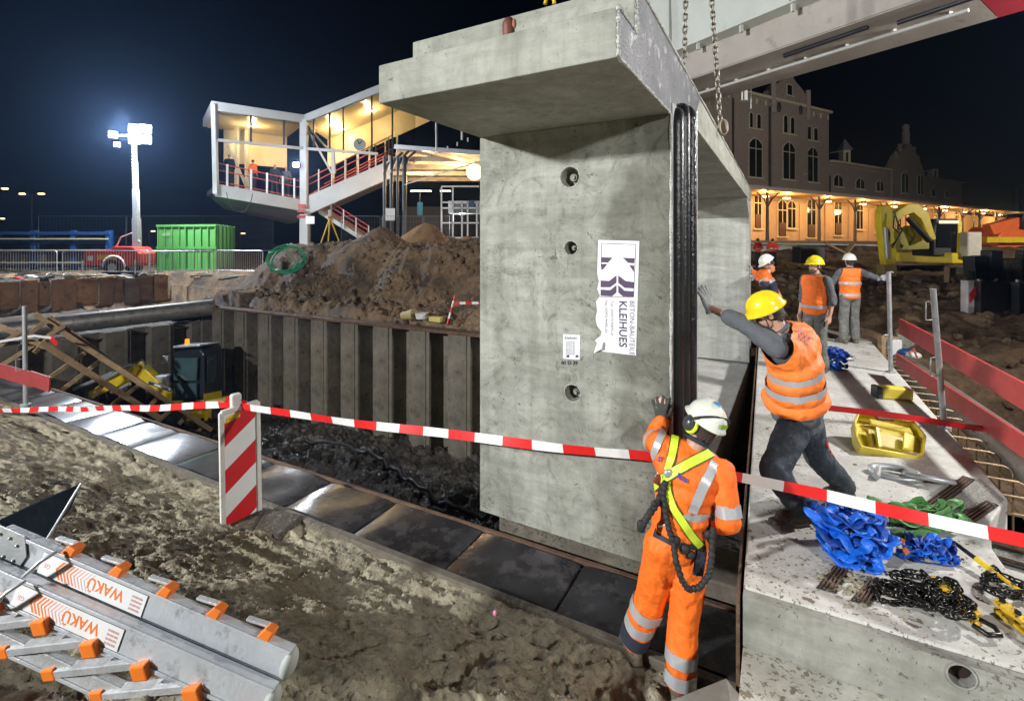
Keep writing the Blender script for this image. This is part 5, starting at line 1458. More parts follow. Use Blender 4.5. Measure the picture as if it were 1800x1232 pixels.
m_lime = M('lime_strap', (.62, .80, .04), .5, 0, .08, 12)
m_eye = M('eye_dark', (.02, .02, .02), .2)

def lerp(a, b, t): return V(a) * (1 - t) + V(b) * t
def orth(f, up):
    up = V(up).normalized(); f = V(f); f = (f - up * f.dot(up)).normalized()
    r = f.cross(up).normalized()
    return r, f, up
def torso(mb, J, e=0.0, lo=0.0, hi=1.0, yoke=True, belly=0.0, n=14):
    pel, ch = J['pel'], J['ch']; nb = J['nb']
    xr0 = (J['hip1'] - J['hip0']).normalized(); xr1 = (J['sh1'] - J['sh0']).normalized()
    lv = [(0, .160, .122), (.2, .156, .120), (.4, .152, .116), (.6, .160, .118), (.8, .174, .122), (1, .178, .118)]
    for t, rx, ry in lv:
        if t < lo - .01 or t > hi: continue
        c = lerp(pel, ch, t); z = (ch - pel).normalized(); x = lerp(xr0, xr1, t); x = (x - z * x.dot(z)).normalized(); y = z.cross(x)
        by = belly * math.exp(-((t - .35) / .3) ** 2)
        mb.sph(c + J['fwd'] * by * .5, (rx + e + by * .4, ry + e + by, .105), n, 10, frame(x, y, z).to_3x3())
    if yoke:
        z = (nb - ch).normalized(); x = (xr1 - z * xr1.dot(z)).normalized(); y = z.cross(x); m = lerp(J['sh0'], J['sh1'], .5)
        mb.sph(lerp(ch, m, .55), (.172 + e, .112 + e * .9, .11), n, 10, frame(x, y, z).to_3x3())
        for k in (0, 1):
            s_ = J['sh%d' % k]
            mb.cap(lerp(m, nb, .35), .062 + e, lerp(m, s_, .86), .056 + e, 10)
            mb.cap(lerp(pel, ch, .85), .10 + e, lerp(m, s_, .72) - z * .06, .075 + e, 10)
def hand_prims(mb, w, d, pn, side, e=0.0, curl=.3, spread=.0):
    d = d.normalized(); pn = (pn - d * pn.dot(d)).normalized(); t = d.cross(pn) * side
    lens = (.068, .078, .073, .058)
    for i in range(4):
        off = .031 - .0205 * i
        b = w + d * (.092 - .004 * abs(i - 1)) + t * off
        mb.cap(w + t * off * .55 + d * .01, .019 + e, b, .0125 + e, 8)
        p = b; ang = .1; L = lens[i]
        for s_ in range(3):
            ang += curl * (.7 + .2 * i)
            dd = (d + t * (1.5 - i) * spread).normalized()
            q = p + (dd * math.cos(ang) + pn * math.sin(ang)) * L * (.42, .32, .26)[s_]
            mb.cap(p, (.0105, .0095, .0088)[s_] + e, q, (.0095, .0088, .0078)[s_] + e, 7); p = q
    b = w + d * .030 + t * .024; q = b + (t * .75 + d * .60 + pn * .25).normalized() * .042; r_ = q + (t * .35 + d * .85 + pn * .3).normalized() * .034
    mb.cap(w + d * .012, .018 + e, b, .016 + e, 8); mb.cap(b, .0145 + e, q, .0115 + e, 8); mb.cap(q, .0115 + e, r_, .0095 + e, 8)
def helmet(par, c, r, f, u, mat, name='helmet', s=1.0, peak=.035, wob=0):
    vs = []; fs = []; n = 36; lv = [0, .03, .12, .25, .4, .55, .7, .85, 1.0, 1.15, 1.3, 1.45]
    for j, ph in enumerate(lv):
        for i in range(n):
            th = 2 * math.pi * i / n
            cx, cy = math.cos(th), math.sin(th)
            rr = math.cos(ph * 1.0) if j > 1 else 1
            x = .123 * cx * rr; y = .150 * cy * rr; z = .142 * math.sin(ph) ** .92 if j > 1 else 0
            if j == 0: k = 1.09; x *= k; y = y * k + (peak * max(0, cy) ** 2); z = -.012
            if j == 1: k = 1.02; x *= k; y = y * k + (peak * .5 * max(0, cy) ** 2); z = .004
            if j > 2: z += .007 * math.exp(-(x / .018) ** 2) * (1 if y > -.1 else .5) - .003 * math.exp(-((abs(x) - .04) / .012) ** 2)
            vs.append(c + (r * x + f * y + u * (z + .018)) * s)
    L = len(lv)
    for j in range(L - 1):
        fs += [(j * n + i, j * n + (i + 1) % n, (j + 1) * n + (i + 1) % n, (j + 1) * n + i) for i in range(n)]
    vs.append(c + u * (.142 + .018 + .004) * s); t = len(vs) - 1
    fs += [((L - 1) * n + i, (L - 1) * n + (i + 1) % n, t) for i in range(n)]
    o = MB().add(vs, fs).build(name, mat, par, 50)
    md = o.modifiers.new('shell', 'SOLIDIFY'); md.thickness = .004; md.offset = -1
    return o
def loop_pts(bvh, c, ax, n=40, off=.002, rmax=.6):
    ax = V(ax).normalized(); x = ax.cross(V((.3, .9, .2))).normalized(); y = ax.cross(x)
    pts, nn = [], []
    for i in range(n + 1):
        a = 2 * math.pi * i / n; d = x * math.cos(a) + y * math.sin(a)
        h = bvh.ray_cast(c, d, rmax)
        if h[0] is None: continue
        pts.append(h[0] + d * off); nn.append(d)
    return pts, nn
def hoop(par, bvh, c, ax, w, mat, name='reflective_band', off=.002, n=40, rmax=.6):
    pts, nn = loop_pts(bvh, c, ax, n, off, rmax)
    if len(pts) < 4: return None
    # ribbon whose width lies along the axis
    ax = V(ax).normalized(); mb = MB(); vs = []
    for p, q in zip(pts, nn): vs += [p - ax * w / 2, p + ax * w / 2, p + ax * w / 2 + q * .003, p - ax * w / 2 + q * .003]
    m = len(pts); fs = []
    for k in range(m - 1):
        o = 4 * k; fs += [(o + i, o + 4 + i, o + 4 + (i + 1) % 4, o + (i + 1) % 4) for i in range(4)]
    mb.add(vs, fs)
    return mb.build(name, mat, par, 60)
def drape(par, bvh, px, w, mat, name, off=.003, th=.003, n=24, far=8):
    """a strap that follows the cloth; the path is read off the photograph"""
    pts, nn = [], []; o_ = V((0, 0, H))
    seg = [V((a, b, 0)) for a, b in px]; L = [0]
    for a, b in zip(seg[:-1], seg[1:]): L.append(L[-1] + (b - a).length)
    for k in range(n + 1):
        s_ = L[-1] * k / n; i = max(j for j in range(len(L)) if L[j] <= s_ + 1e-6); i = min(i, len(seg) - 2)
        q = seg[i].lerp(seg[i + 1], (s_ - L[i]) / max(1e-6, L[i + 1] - L[i]))
        d = (P(q.x, q.y, 1) - o_).normalized(); h = bvh.ray_cast(o_, d, far)
        if h[0] is None: continue
        nr = h[1] if h[1].dot(d) < 0 else -h[1]
        pts.append(h[0]); nn.append(nr)
    if len(pts) < 3: return None
    sm = [(nn[max(0, i - 2)] + nn[max(0, i - 1)] + nn[i] + nn[min(len(nn) - 1, i + 1)] + nn[min(len(nn) - 1, i + 2)]).normalized() for i in range(len(nn))]
    sp = [(pts[max(0, i - 1)] + pts[i] * 2 + pts[min(len(pts) - 1, i + 1)]) / 4 for i in range(len(pts))]
    return MB().ribbon([p + q * off for p, q in zip(sp, sm)], sm, w, th).build(name, mat, par, 60)

def person(label, J, cfg, group=None):
    base = V(((J['an0'].x + J['an1'].x) / 2, (J['an0'].y + J['an1'].y) / 2, min(J['an0'].z, J['an1'].z) - .09))
    t = thing('person', label, 'person', base, group)
    vx = cfg.get('vox', .010); fine = vx < .015
    J['fwd'] = V(J['fwd']).normalized()
    J['nb'] = J.get('nb', lerp(J['sh0'], J['sh1'], .5) + (J['ch'] - J['pel']).normalized() * .05)
    r, f, u = orth(J['look'], J['hup']); hc = J['head']
    Mx = frame(r, f, u).to_3x3()
    # the body: one surface from head to feet, hands included
    mb = MB()
    torso(mb, J, -.02)
    mb.cap(J['nb'], .060, hc - u * .06 - f * .01, .056, 12)
    mb.sph(hc + u * .015 - f * .008, (.074, .094, .100), 16, 12, Mx)
    mb.sph(hc - u * .045 + f * .022, (.058, .066, .062), 14, 10, Mx)
    mb.sph(hc - u * .085 + f * .055, (.026, .022, .018), 10, 8, Mx)
    mb.cap(hc + f * .088 + u * .012, .009, hc + f * .106 - u * .022, .014, 8)
    mb.sph(hc + f * .082 + u * .03, (.05, .014, .010), 10, 6, Mx)
    mb.sph(hc + f * .083 - u * .052, (.022, .010, .008), 8, 6, Mx)
    for s_ in (-1, 1): mb.sph(hc + r * s_ * .078 - u * .004 - f * .006, (.010, .018, .031), 10, 8, Mx)
    for k in (0, 1):
        a = 'sh%d el%d wr%d'.split(); sh, el, wr = J['sh%d' % k], J['el%d' % k], J['wr%d' % k]
        mb.cap(lerp(J['nb'], sh, .5), .05, sh, .052, 10); mb.cap(sh, .052, el, .040, 10); mb.cap(el, .041, wr, .027, 10)
        d = J['hd%d' % k]; pn = J.get('pn%d' % k, V((0, 1, 0)))
        if fine: hand_prims(mb, wr, d, pn, J.get('ts%d' % k, 1), 0, cfg.get('curl%d' % k, .25))
        else: mb.cap(wr, .03, wr + d.normalized() * .10, .035, 8)
        hp, kn, an, toe = J['hip%d' % k], J['kn%d' % k], J['an%d' % k], J['toe%d' % k]
        mb.cap(J['pel'], .09, hp, .085, 10); mb.cap(hp, .080, kn, .056, 12); mb.cap(kn, .056, an, .040, 10); mb.cap(an - V((0, 0, .03)), .035, toe - V((0, 0, .0)), .026, 8)
    bv = cfg.get('bvox', min(vx, .0075))
    link_world(remesh(mb, bv, 3, None, 'body', m_skin), 'body', t)
    for s_ in (-1, 1): MB().sph(hc + f * .086 + r * s_ * .030 + u * .012, .0105, 10, 8).build('eye', m_eye, t, 60)
    # trousers
    mb = MB()
    z = (J['ch'] - J['pel']).normalized(); x = (J['hip1'] - J['hip0']).normalized(); x = (x - z * x.dot(z)).normalized()
    mb.sph(J['pel'], (.172, .135, .13), 14, 10, frame(x, z.cross(x), z).to_3x3()); mb.sph(J['pel'] + z * .10, (.158, .125, .09), 14, 10, frame(x, z.cross(x), z).to_3x3())
    fat = cfg.get('baggy', 1.0)
    for k in (0, 1):
        hp, kn, an = J['hip%d' % k], J['kn%d' % k], J['an%d' % k]
        mb.cap(hp, .098 * fat, kn, .077 * fat, 14); mb.cap(kn, .079 * fat, lerp(kn, an, .35), .078 * fat, 14)
        mb.cyl(lerp(kn, an, .3), an + (an - kn).normalized() * .015, .078 * fat, .072 * fat, 16); mb.sph(lerp(kn, an, .9), .078 * fat, 12, 8)
    J['_tr'] = trs = remesh(mb, vx, 4, (.016, 8, .7) if fine else None, 'trousers', cfg['trousers'])
    bv_t = bvh_of(trs); link_world(trs, 'trousers', t)
    # boots
    for k in (0, 1):
        an, toe = J['an%d' % k], J['toe%d' % k]; d = (toe - an); d.z = 0; d.normalize()
        mb = MB(); z0 = min(toe.z, an.z - .06) - .022
        heel = V((an.x, an.y, z0 + .045)) - d * .035; tp = V((toe.x, toe.y, z0 + .045))
        mb.cap(V((an.x, an.y, z0 + .12)), .056, an + V((0, 0, .05)), .056, 12); mb.cap(heel, .045, heel + d * .1 + V((0, 0, .025)), .05, 12)
        mb.cap(heel + d * .08 + V((0, 0, .01)), .05, tp - d * .03, .046, 12)
        mb.prism([heel + d * a + V((-d.y, d.x, 0)) * b_ + V((0, 0, -.045)) for a, b_ in ((-.045, -.035), (.1, -.04), (.2, -.05), (.27, -.025), (.27, .025), (.2, .05), (.1, .04), (-.045, .035))], (0, 0, .03))
        link_world(remesh(mb, vx if fine else .02, 2, (.003, 20, 1) if fine else None, 'boot', cfg.get('boot', m_boot)), 'boot', t)
    # upper clothing
    mb = MB(); torso(mb, J, .012, .0, belly=cfg.get('belly', 0))
    for k in (0, 1):
        sh, el, wr = J['sh%d' % k], J['el%d' % k], J['wr%d' % k]; fx = cfg.get('sleeve', 1.0)
        e = cfg.get('arm', 1.0)
        mb.cap(sh, .068 * e, el, .056 * e, 12)
        sl = cfg.get('sleeve%d' % k, 1.0)
        if sl > 0: mb.cap(el, .057 * e, lerp(el, wr, sl * .97), (.057 - .016 * sl) * e, 12)
    top_ = remesh(mb, vx, 3, (.013, 9, .8) if fine else None, 'jacket', cfg['top_mats'], cfg.get('paint'))
    if 'hem' in cfg:
        bm = bmesh.new(); bm.from_mesh(top_); bmesh.ops.bisect_plane(bm, geom=bm.verts[:] + bm.edges[:] + bm.faces[:], plane_co=J['pel'] + z * cfg['hem'], plane_no=z, clear_inner=True); bm.to_mesh(top_); bm.free(); top_.shade_smooth()
    bv_j = bvh_of(top_); link_world(top_, cfg.get('top_name', 'jacket'), t)
    J['bvj'] = bv_j; J['bvt'] = bv_t
    if cfg.get('vest'):
        mb = MB(); torso(mb, J, cfg.get('vest_e', .030), .0, belly=cfg.get('belly', 0))
        vm = remesh(mb, vx, 3, (.014, 6, .6) if fine else None, 'vest', cfg['vest'])
        vh = cfg.get('vest_hem', .02)
        bm = bmesh.new(); bm.from_mesh(vm)
        bmesh.ops.bisect_plane(bm, geom=bm.verts[:] + bm.edges[:] + bm.faces[:], plane_co=J['pel'] + z * vh, plane_no=z, clear_inner=True)
        # neck and arm openings
        up_ = (J['nb'] - J['ch']).normalized()
        bmesh.ops.bisect_plane(bm, geom=bm.verts[:] + bm.edges[:] + bm.faces[:], plane_co=J['nb'] + up_ * .022, plane_no=-up_, clear_inner=True)
        for k in (0, 1):
            s_ = J['sh%d' % k]; m_ = lerp(J['sh0'], J['sh1'], .5); ax = (s_ - m_).normalized()
            bmesh.ops.bisect_plane(bm, geom=bm.verts[:] + bm.edges[:] + bm.faces[:], plane_co=lerp(m_, s_, 1.0) + ax * .0, plane_no=-(ax + up_ * .25), clear_inner=True)
        bm.to_mesh(vm); bm.free(); vm.shade_smooth()
        J['bvv'] = bvh_of(vm); link_world(vm, 'vest', t)
        sp = (J['ch'] - J['pel'])
        for q in cfg.get('bands', (.25, .6)):
            hoop(t, J['bvv'], J['pel'] + sp * q, z, cfg.get('bw', .055), m_ref, 'reflective_band', .003, 56)
    if fine:     # collar
        cpts, cn = [], []
        ax = (hc - J['nb']).normalized(); x = ax.cross(V((0, 1, 0))).normalized(); y = ax.cross(x)
        MB().tube([J['nb'] + ax * .035 + x * math.cos(a) * .066 + y * math.sin(a) * .066 for a in [2 * math.pi * i / 20 for i in range(20)]], .014, 8, True).build('collar', cfg.get('collar', cfg['top_mats'][0]), t, 60)
    # gloves
    for k in (0, 1):
        gm = cfg.get('glove%d' % k, cfg.get('glove'))
        if gm is None: continue
        mb = MB(); wr = J['wr%d' % k]; d = J['hd%d' % k]; pn = J.get('pn%d' % k, V((0, 1, 0)))
        if fine:
            hand_prims(mb, wr, d, pn, J.get('ts%d' % k, 1), .0045, cfg.get('curl%d' % k, .25), cfg.get('spread%d' % k, .1))
            mb.cyl(wr - d.normalized() * .05, wr + d.normalized() * .02, .037, .03, 12)
            link_world(remesh(mb, .0045, 2, None, 'glove', gm), 'glove', t)
        else:
            mb.cap(wr, .034, wr + d.normalized() * .11, .04, 8); mb.build('glove', gm, t, 60)
    # helmet
    if cfg.get('helmet'):
        h = helmet(t, hc + u * .022 - f * .004, r, f, u, cfg['helmet'], peak=cfg.get('peak', .035), s=cfg.get('hs', .92))
        if fine:
            for s_ in (-1, 1):
                MB().tube([hc + r * s_ * .105 + u * .03 + f * .03, hc + r * s_ * .082 - u * .05 + f * .035, hc + r * s_ * .03 - u * .108 + f * .05], .004, 5).build('chin_strap', m_black, h, 60)
    if cfg.get('hair', True):
        mb = MB(); mb.sph(hc - f * .020 + u * .012, (.081, .090, .092), 16, 10, Mx)
        for q in range(26):
            a = random.uniform(-1.2, 1.2); mb.cap(hc - f * .095 * math.cos(a) + r * .07 * math.sin(a) - u * .02, .012, hc - f * .10 * math.cos(a) + r * .072 * math.sin(a) - u * random.uniform(.05, .085), .006, 6)
        hm = remesh(mb, .006 if fine else .02, 1, None, 'hair', cfg.get('haircol', m_hair)); link_world(hm, 'hair', t)
    if cfg.get('beard'):
        mb = MB(); mb.sph(hc - u * .068 + f * .036, (.056, .058, .050), 14, 10, Mx)
        link_world(remesh(mb, .007, 1, (.003, 60, 1), 'beard', m_beard), 'beard', t)
    return t, J, (r, f, u)

# --- worker leaning against the gasket
def build_lean():
    J = dict(head=P(1349, 549, 3.50), ch=P(1398, 640, 3.52), pel=P(1408, 742, 3.62), fwd=(-.75, .66, 0),
             look=(-.70, .35, -.55), hup=(-.50, -.05, .86),
             sh0=P(1366, 610, 3.38), sh1=P(1406, 590, 3.72),
             el0=P(1302, 567, 3.56), wr0=P(1246, 540, 3.77), hd0=P(1233, 500, 3.80) - P(1246, 540, 3.77), pn0=V((-.35, .93, 0)), ts0=-1,
             el1=P(1384, 640, 3.92), wr1=P(1372, 605, 4.0), hd1=V((-.3, .3, .9)), pn1=V((-1, .4, 0)), ts1=1,
             hip0=P(1396, 752, 3.53), hip1=P(1420, 748, 3.72),
             kn0=P(1360, 825, 3.40), an0=P(1409, 895, 3.50), toe0=P(1368, 913, 3.49),
             kn1=P(1436, 800, 3.74), an1=P(1484, 855, 3.88), toe1=P(1450, 872, 3.86))
    J['nb'] = P(1374, 584, 3.5)
    t, J, ax = person('person in a yellow helmet and orange vest pushing against the black rubber gasket', J,
        dict(trousers=m_trs, top_mats=[m_grey], vest=m_or2, bands=(.66, .93), bw=.055, vest_hem=.15, vest_e=.055, belly=.05, helmet=m_hy, sleeve0=.35, sleeve1=1, glove=m_glove, curl0=.10, curl1=.1, hs=.86, hem=.0, top_name='sweater', arm=1.05, baggy=1.08, spread0=.12))
    # faded back print
    c, n_, _, _ = J['bvv'].ray_cast(V((0, 0, H)), (P(1412, 592, 1) - V((0, 0, H))).normalized(), 8)
    if c is not None:
        n_ = n_ if n_.y < 0 else -n_; x = V((0, 0, 1)).cross(n_).normalized(); x = (x + V((0, 0, -.75))).normalized(); x = (x - n_ * x.dot(n_)).normalized(); y = n_.cross(x)
        for k, s_ in enumerate(('VOLKER', 'RAIL')):
            text_mesh(s_, .055, frame(x, y, n_, c + n_ * .012 - y * .06 * k - x * .09), M('purple_print', (.25, .04, .10), .6), 'lettering', t, bold=.001)
    drape(t, J['bvt'], [(1452, 776), (1462, 800)], .03, m_red, 'pocket_tag')
    # knee patch and earpiece
    return t
build_lean()

# --- worker in full orange with a fall harness, back to us
m_hblk = M('harness_black', (.02, .02, .022), .7, 0, .3, 25)
def build_harness():
    J = dict(head=P(1236, 745, 3.14), ch=P(1208, 836, 3.10), pel=P(1190, 950, 3.12), fwd=(-.2, .97, 0),
             look=(-.30, .92, .12), hup=(.36, -.18, .90), nb=P(1222, 783, 3.12),
             sh0=P(1160, 782, 3.20), sh1=P(1268, 828, 3.06),
             el0=P(1147, 772, 3.36), wr0=P(1164, 741, 3.395), hd0=P(1159, 695, 3.40) - P(1164, 741, 3.395), pn0=V((.48, .88, 0)), ts0=-1,
             el1=P(1281, 915, 2.98), wr1=P(1262, 925, 3.24), hd1=V((-.3, .9, 0)), pn1=V((-1, 0, -.3)), ts1=1,
             hip0=P(1168, 958, 3.12), hip1=P(1212, 962, 3.12),
             kn0=P(1146, 1045, 3.24), an0=P(1114, 1122, 3.36), toe0=P(1098, 1118, 3.52),
             kn1=P(1202, 1082, 3.14), an1=P(1193, 1196, 3.10), toe1=P(1185, 1190, 3.28))
    bands = []
    def paint(c):
        return np.zeros(len(c))
    t, J, (r, f, u) = person('person in orange overalls with lime harness and ear muffs, hand on the concrete', J,
        dict(trousers=m_or, top_mats=[m_or], helmet=m_hw, glove=m_glove_d, curl0=.06, spread0=.28, curl1=.4, arm=1.14, baggy=1.2, hs=.90, peak=.02, hem=-.06, collar=m_navy))
    bj, bt = J['bvj'], J['bvt']
    # reflective bands
    hoop(t, bt, lerp(J['kn0'], J['an0'], .30), J['an0'] - J['kn0'], .075, m_ref); hoop(t, bt, lerp(J['kn0'], J['an0'], .62), J['an0'] - J['kn0'], .075, m_ref)
    hoop(t, bt, lerp(J['kn0'], J['an0'], .85), J['an0'] - J['kn0'], .10, m_navy, 'navy_cuff')
    hoop(t, bt, lerp(J['kn1'], J['an1'], .60), J['an1'] - J['kn1'], .075, m_ref); hoop(t, bt, lerp(J['kn1'], J['an1'], .92), J['an1'] - J['kn1'], .075, m_ref)
    hoop(t, bj, lerp(J['sh1'], J['el1'], .80), J['el1'] - J['sh1'], .07, m_ref, rmax=.12)
    hoop(t, bj, lerp(J['sh0'], J['el0'], .55), J['el0'] - J['sh0'], .05, m_ref, rmax=.12)
    for px, w_ in (([(1258, 812), (1236, 855), (1216, 902)], .058), ([(1168, 752), (1148, 800), (1140, 840)], .045), ([(1216, 905), (1200, 912), (1260, 908)], .05)):
        drape(t, bj, px, w_, m_ref, 'reflective_band')
    drape(t, bj, [(1138, 858), (1160, 836)], .05, m_white, 'arm_badge')
    # harness straps
    m_edge = M('dark_strap_edge', (.05, .06, .02), .6)
    for px, w_, nm in (([(1188, 762), (1182, 800), (1174, 828)], .046, 'shoulder_strap'), ([(1250, 796), (1210, 815), (1172, 838), (1132, 862)], .050, 'shoulder_strap'),
                       ([(1174, 830), (1172, 858), (1186, 895), (1214, 940), (1238, 968)], .046, 'back_strap'), ([(1160, 850), (1138, 866)], .05, 'side_strap')):
        drape(t, bj, px, w_ + .012, m_edge, nm, .004); drape(t, bj, px, w_, m_lime, nm, .009)
    # dorsal plate, lanyard and pouch
    def on(bv, a, b, off=.02):
        o_ = V((0, 0, H)); d = (P(a, b, 1) - o_).normalized(); h = bv.ray_cast(o_, d, 8)
        return (h[0] - d * off) if h[0] is not None else P(a, b, 3.0)
    MB().sph(on(bj, 1175, 832, .02), (.028, .014, .028), 12, 8).build('back_ring', m_steel, t, 60)
    MB().box(on(bj, 1160, 845, .02), (.075, .02, .06), Matrix.Rotation(.5, 3, 'Y')).build('back_plate', M('maroon_pad', (.20, .03, .02), .7), t, bevel=.008)
    def cordlist(px, off, bv): return [on(bv, a, b, off) for a, b in px]
    mb = MB(); pts = cordlist([(1170, 845), (1166, 870), (1170, 900), (1176, 930), (1184, 955)], .03, bj)
    pts += [P(1188, 985, 2.92), P(1198, 1018, 2.9), P(1210, 1036, 2.9), P(1230, 1032, 2.9), P(1246, 1010, 2.92), P(1250, 985, 2.95), P(1252, 950, 2.97), P(1254, 925, 3.0)]
    dense = []
    for a, b in zip(pts[:-1], pts[1:]):
        for q in range(12): dense.append(lerp(a, b, q / 12))
    mb.tube(dense, [.014 + .007 * abs(math.sin(i * .75)) for i in range(len(dense))], 8)
    mb.build('lanyard', m_hblk, t, 60)
    mb = MB(); pts = cordlist([(1168, 850), (1158, 880), (1140, 905), (1128, 925), (1126, 935)], .03, bj)
    dense = []
    for a, b in zip(pts[:-1], pts[1:]):
        for q in range(12): dense.append(lerp(a, b, q / 12))
    mb.tube(dense, [.016 + .008 * abs(math.sin(i * .8)) for i in range(len(dense))], 8); mb.build('lanyard', m_hblk, t, 60)
    for a, b, s_ in ((1128, 922, .032), (1150, 885, .02), (1205, 965, .03), (1188, 950, .03), (1215, 975, .026), (1246, 940, .03)):
        MB().sph(on(bt if b > 930 else bj, a, b, .02), (s_, s_ * .7, s_), 10, 8).build('carabiner_pouch', m_hblk, t, 60)
    drape(t, bt, [(1150, 935), (1190, 955), (1240, 960)], .05, m_hblk, 'leg_belt', .006)
    drape(t, bt, [(1230, 965), (1224, 1005)], .06, m_navy, 'holster', .012, .02)
    MB().tube([on(bj, 1158, 925, .01), on(bj, 1170, 922, .01)], .006, 6).build('white_clip', m_white, t, 60)
    # company print
    for body, a, b in (('S', 1157, 808), ('STRUKTON', 1190, 838)):
        c, n_, _, _ = bj.ray_cast(V((0, 0, H)), (P(a, b, 1) - V((0, 0, H))).normalized(), 8)
        if c is None: continue
        n_ = n_ if n_.y < 0 else -n_; x = V((0, 0, 1)).cross(n_).normalized(); x = (x + V((0, 0, -.35))).normalized(); x = (x - n_ * x.dot(n_)).normalized(); y = n_.cross(x)
        text_mesh(body if len(body) == 1 else 'kna', .045, frame(x, y, n_, c + n_ * .012), M('navy_print', (.04, .04, .25), .6), 'lettering', t, bold=.002)
    # ear muffs
    hc = J['head']
    for s_ in (-1, 1):
        c = hc + r * s_ * .112 - u * .012
        q = MB().sph(c, (.030, .042, .052), 16, 12, frame(r, f, u).to_3x3()).build('ear_muff', M('dark_muff', (.05, .055, .06), .3), t, 60)
        MB().tube([hc + r * s_ * .088 - u * .012 + (f * math.cos(a) * .046 + u * math.sin(a) * .056) for a in [2 * math.pi * k / 20 for k in range(20)]], .013, 8, True).build('lime_ring', m_lime, q, 60)
    band = [hc + r * math.cos(a) * .142 + u * (.02 + math.sin(a) * .10) - f * (.085 * math.sin(a) + .02) for a in [math.pi * k / 16 for k in range(17)]]
    MB().tube(band, .007, 6).build('headband', m_hblk, t, 60)
    for px, s_ in (((1216, 722), 1), ((1222, 727), 1)):
        pass
    cc = hc - f * .155 + u * .10
    MB().box(hc - f * .148 + u * .085, (.05, .006, .028), frame(r, f, u).to_3x3()).build('helmet_sticker', M('green_sticker', (.25, .42, .03), .5), t)
    MB().sph(hc + u * .170 - f * .03, (.028, .028, .004), 14, 6, frame(r, f, u).to_3x3()).build('helmet_sticker', M('blue_sticker', (.05, .25, .6), .4), t, 60)
build_harness()

# --- standing pose for the others
def stand(base, fwd, h=1.78, lean=0.0, arm0=None, arm1=None, step=.0, headturn=0):
    f = V(fwd).normalized(); up = V((0, 0, 1)); r = f.cross(up); b = V(base); k = h / 1.78
    J = dict(fwd=f, pel=b + up * .95 * k, ch=b + up * 1.28 * k + f * lean * .33, look=f, hup=up)
    J['nb'] = b + up * 1.48 * k + f * lean * .5
    J['head'] = b + up * 1.64 * k + f * (lean * .62 + .02)
    for i, s_ in ((0, -1), (1, 1)):
        J['sh%d' % i] = b + r * s_ * .185 * k + up * 1.43 * k + f * lean * .47
        J['hip%d' % i] = b + r * s_ * .09 * k + up * .93 * k
        J['kn%d' % i] = b + r * s_ * .11 * k + up * .50 * k + f * (.04 + step * s_ * .5)
        J['an%d' % i] = b + r * s_ * .13 * k + up * .10 * k + f * step * s_
        J['toe%d' % i] = J['an%d' % i] + f * .17 + r * s_ * .03 - up * .07
        J['el%d' % i] = J['sh%d' % i] + r * s_ * .07 - up * .29 * k - f * .03
        J['wr%d' % i] = J['el%d' % i] - up * .25 * k + f * .06
        J['hd%d' % i] = V((0, 0, -1)) + f * .2; J['pn%d' % i] = r * -s_; J['ts%d' % i] = s_
    return J
# third: yellow helmet, facing left, arms down
J = stand(PZ(1434, 652, .90) , (-.93, -.32, 0), 1.80)
J['look'] = V((-.95, -.25, -.12))
t, J, _ = person('bearded person in a yellow helmet and open orange vest standing with arms hanging', J,
    dict(trousers=m_trg, top_mats=[m_grey], vest=m_or, bands=(.20,), bw=.05, vest_hem=-.06, helmet=m_hy, sleeve0=.25, sleeve1=.25, beard=True, vox=.011, belly=.03, hem=-.1, top_name='sweater'))
drape(t, J['bvv'], [(1418, 505), (1420, 520)], .05, m_ref, 'reflective_band'); drape(t, J['bvv'], [(1408, 500), (1428, 492), (1440, 480)], .05, m_ref, 'reflective_band')
t2 = MB()
# fourth: white helmet, back to us, right arm out to the pole
J = stand(PZ(1494, 603, .90), (.1, .99, 0), 1.80, step=.04)
J['el1'] = P(1528, 484, 9.7); J['wr1'] = P(1546, 490, 9.6); J['hd1'] = V((.8, 0, .35)); J['pn1'] = V((0, -1, 0))
J['el0'] = J['sh0'] + V((-.10, .12, -.26)); J['wr0'] = J['el0'] + V((.08, .22, -.06)); J['hd0'] = V((.3, .9, 0))
t, J, _ = person('person seen from behind in white helmet and orange vest, one arm reaching sideways', J,
    dict(trousers=m_trg, top_mats=[m_grey], vest=m_or, bands=(.08, .78), bw=.055, vest_hem=-.05, helmet=m_hw, vox=.011, hem=-.1, top_name='sweater', glove1=m_glove, peak=.01))
drape(t, J['bvv'], [(1510, 475), (1509, 500), (1507, 535)], .055, m_ref, 'reflective_band')
MB().tube([J['wr1'] + V((.10, 0, .02)), J['wr1'] + V((.22, 0, .14)), J['wr1'] + V((.27, 0, .12))], .012, 6).build('held_wrench', m_white, t, 60)
# fifth: white helmet, leaning on the far edge of the element
J = stand(PZ(1362, 612, .90), (-.9, .3, 0), 1.78, lean=.42)
J['head'] = P(1349, 462, 9.35); J['nb'] = P(1356, 474, 9.4); J['look'] = V((-.75, .2, -.65)); J['hup'] = V((-.62, 0, .78))
J['el0'] = P(1345, 500, 9.2); J['wr0'] = P(1330, 488, 9.5); J['hd0'] = V((-.8, .4, .1)); J['pn0'] = V((-1, .3, 0)); J['ts0'] = -1
J['el1'] = P(1338, 488, 9.7); J['wr1'] = P(1324, 478, 9.95); J['hd1'] = V((-.3, .2, .9)); J['pn1'] = V((-1, .3, 0))
def paint5(c):
    z = c[:, 2]; x = c[:, 0]; p0 = J['pel'].z; r_ = np.zeros(len(c))
    r_[(z < p0 + .36) & (z > p0 + .12) & (x < J['pel'].x + .02)] = 1
    r_[(z < p0 - .02)] = 1
    return r_
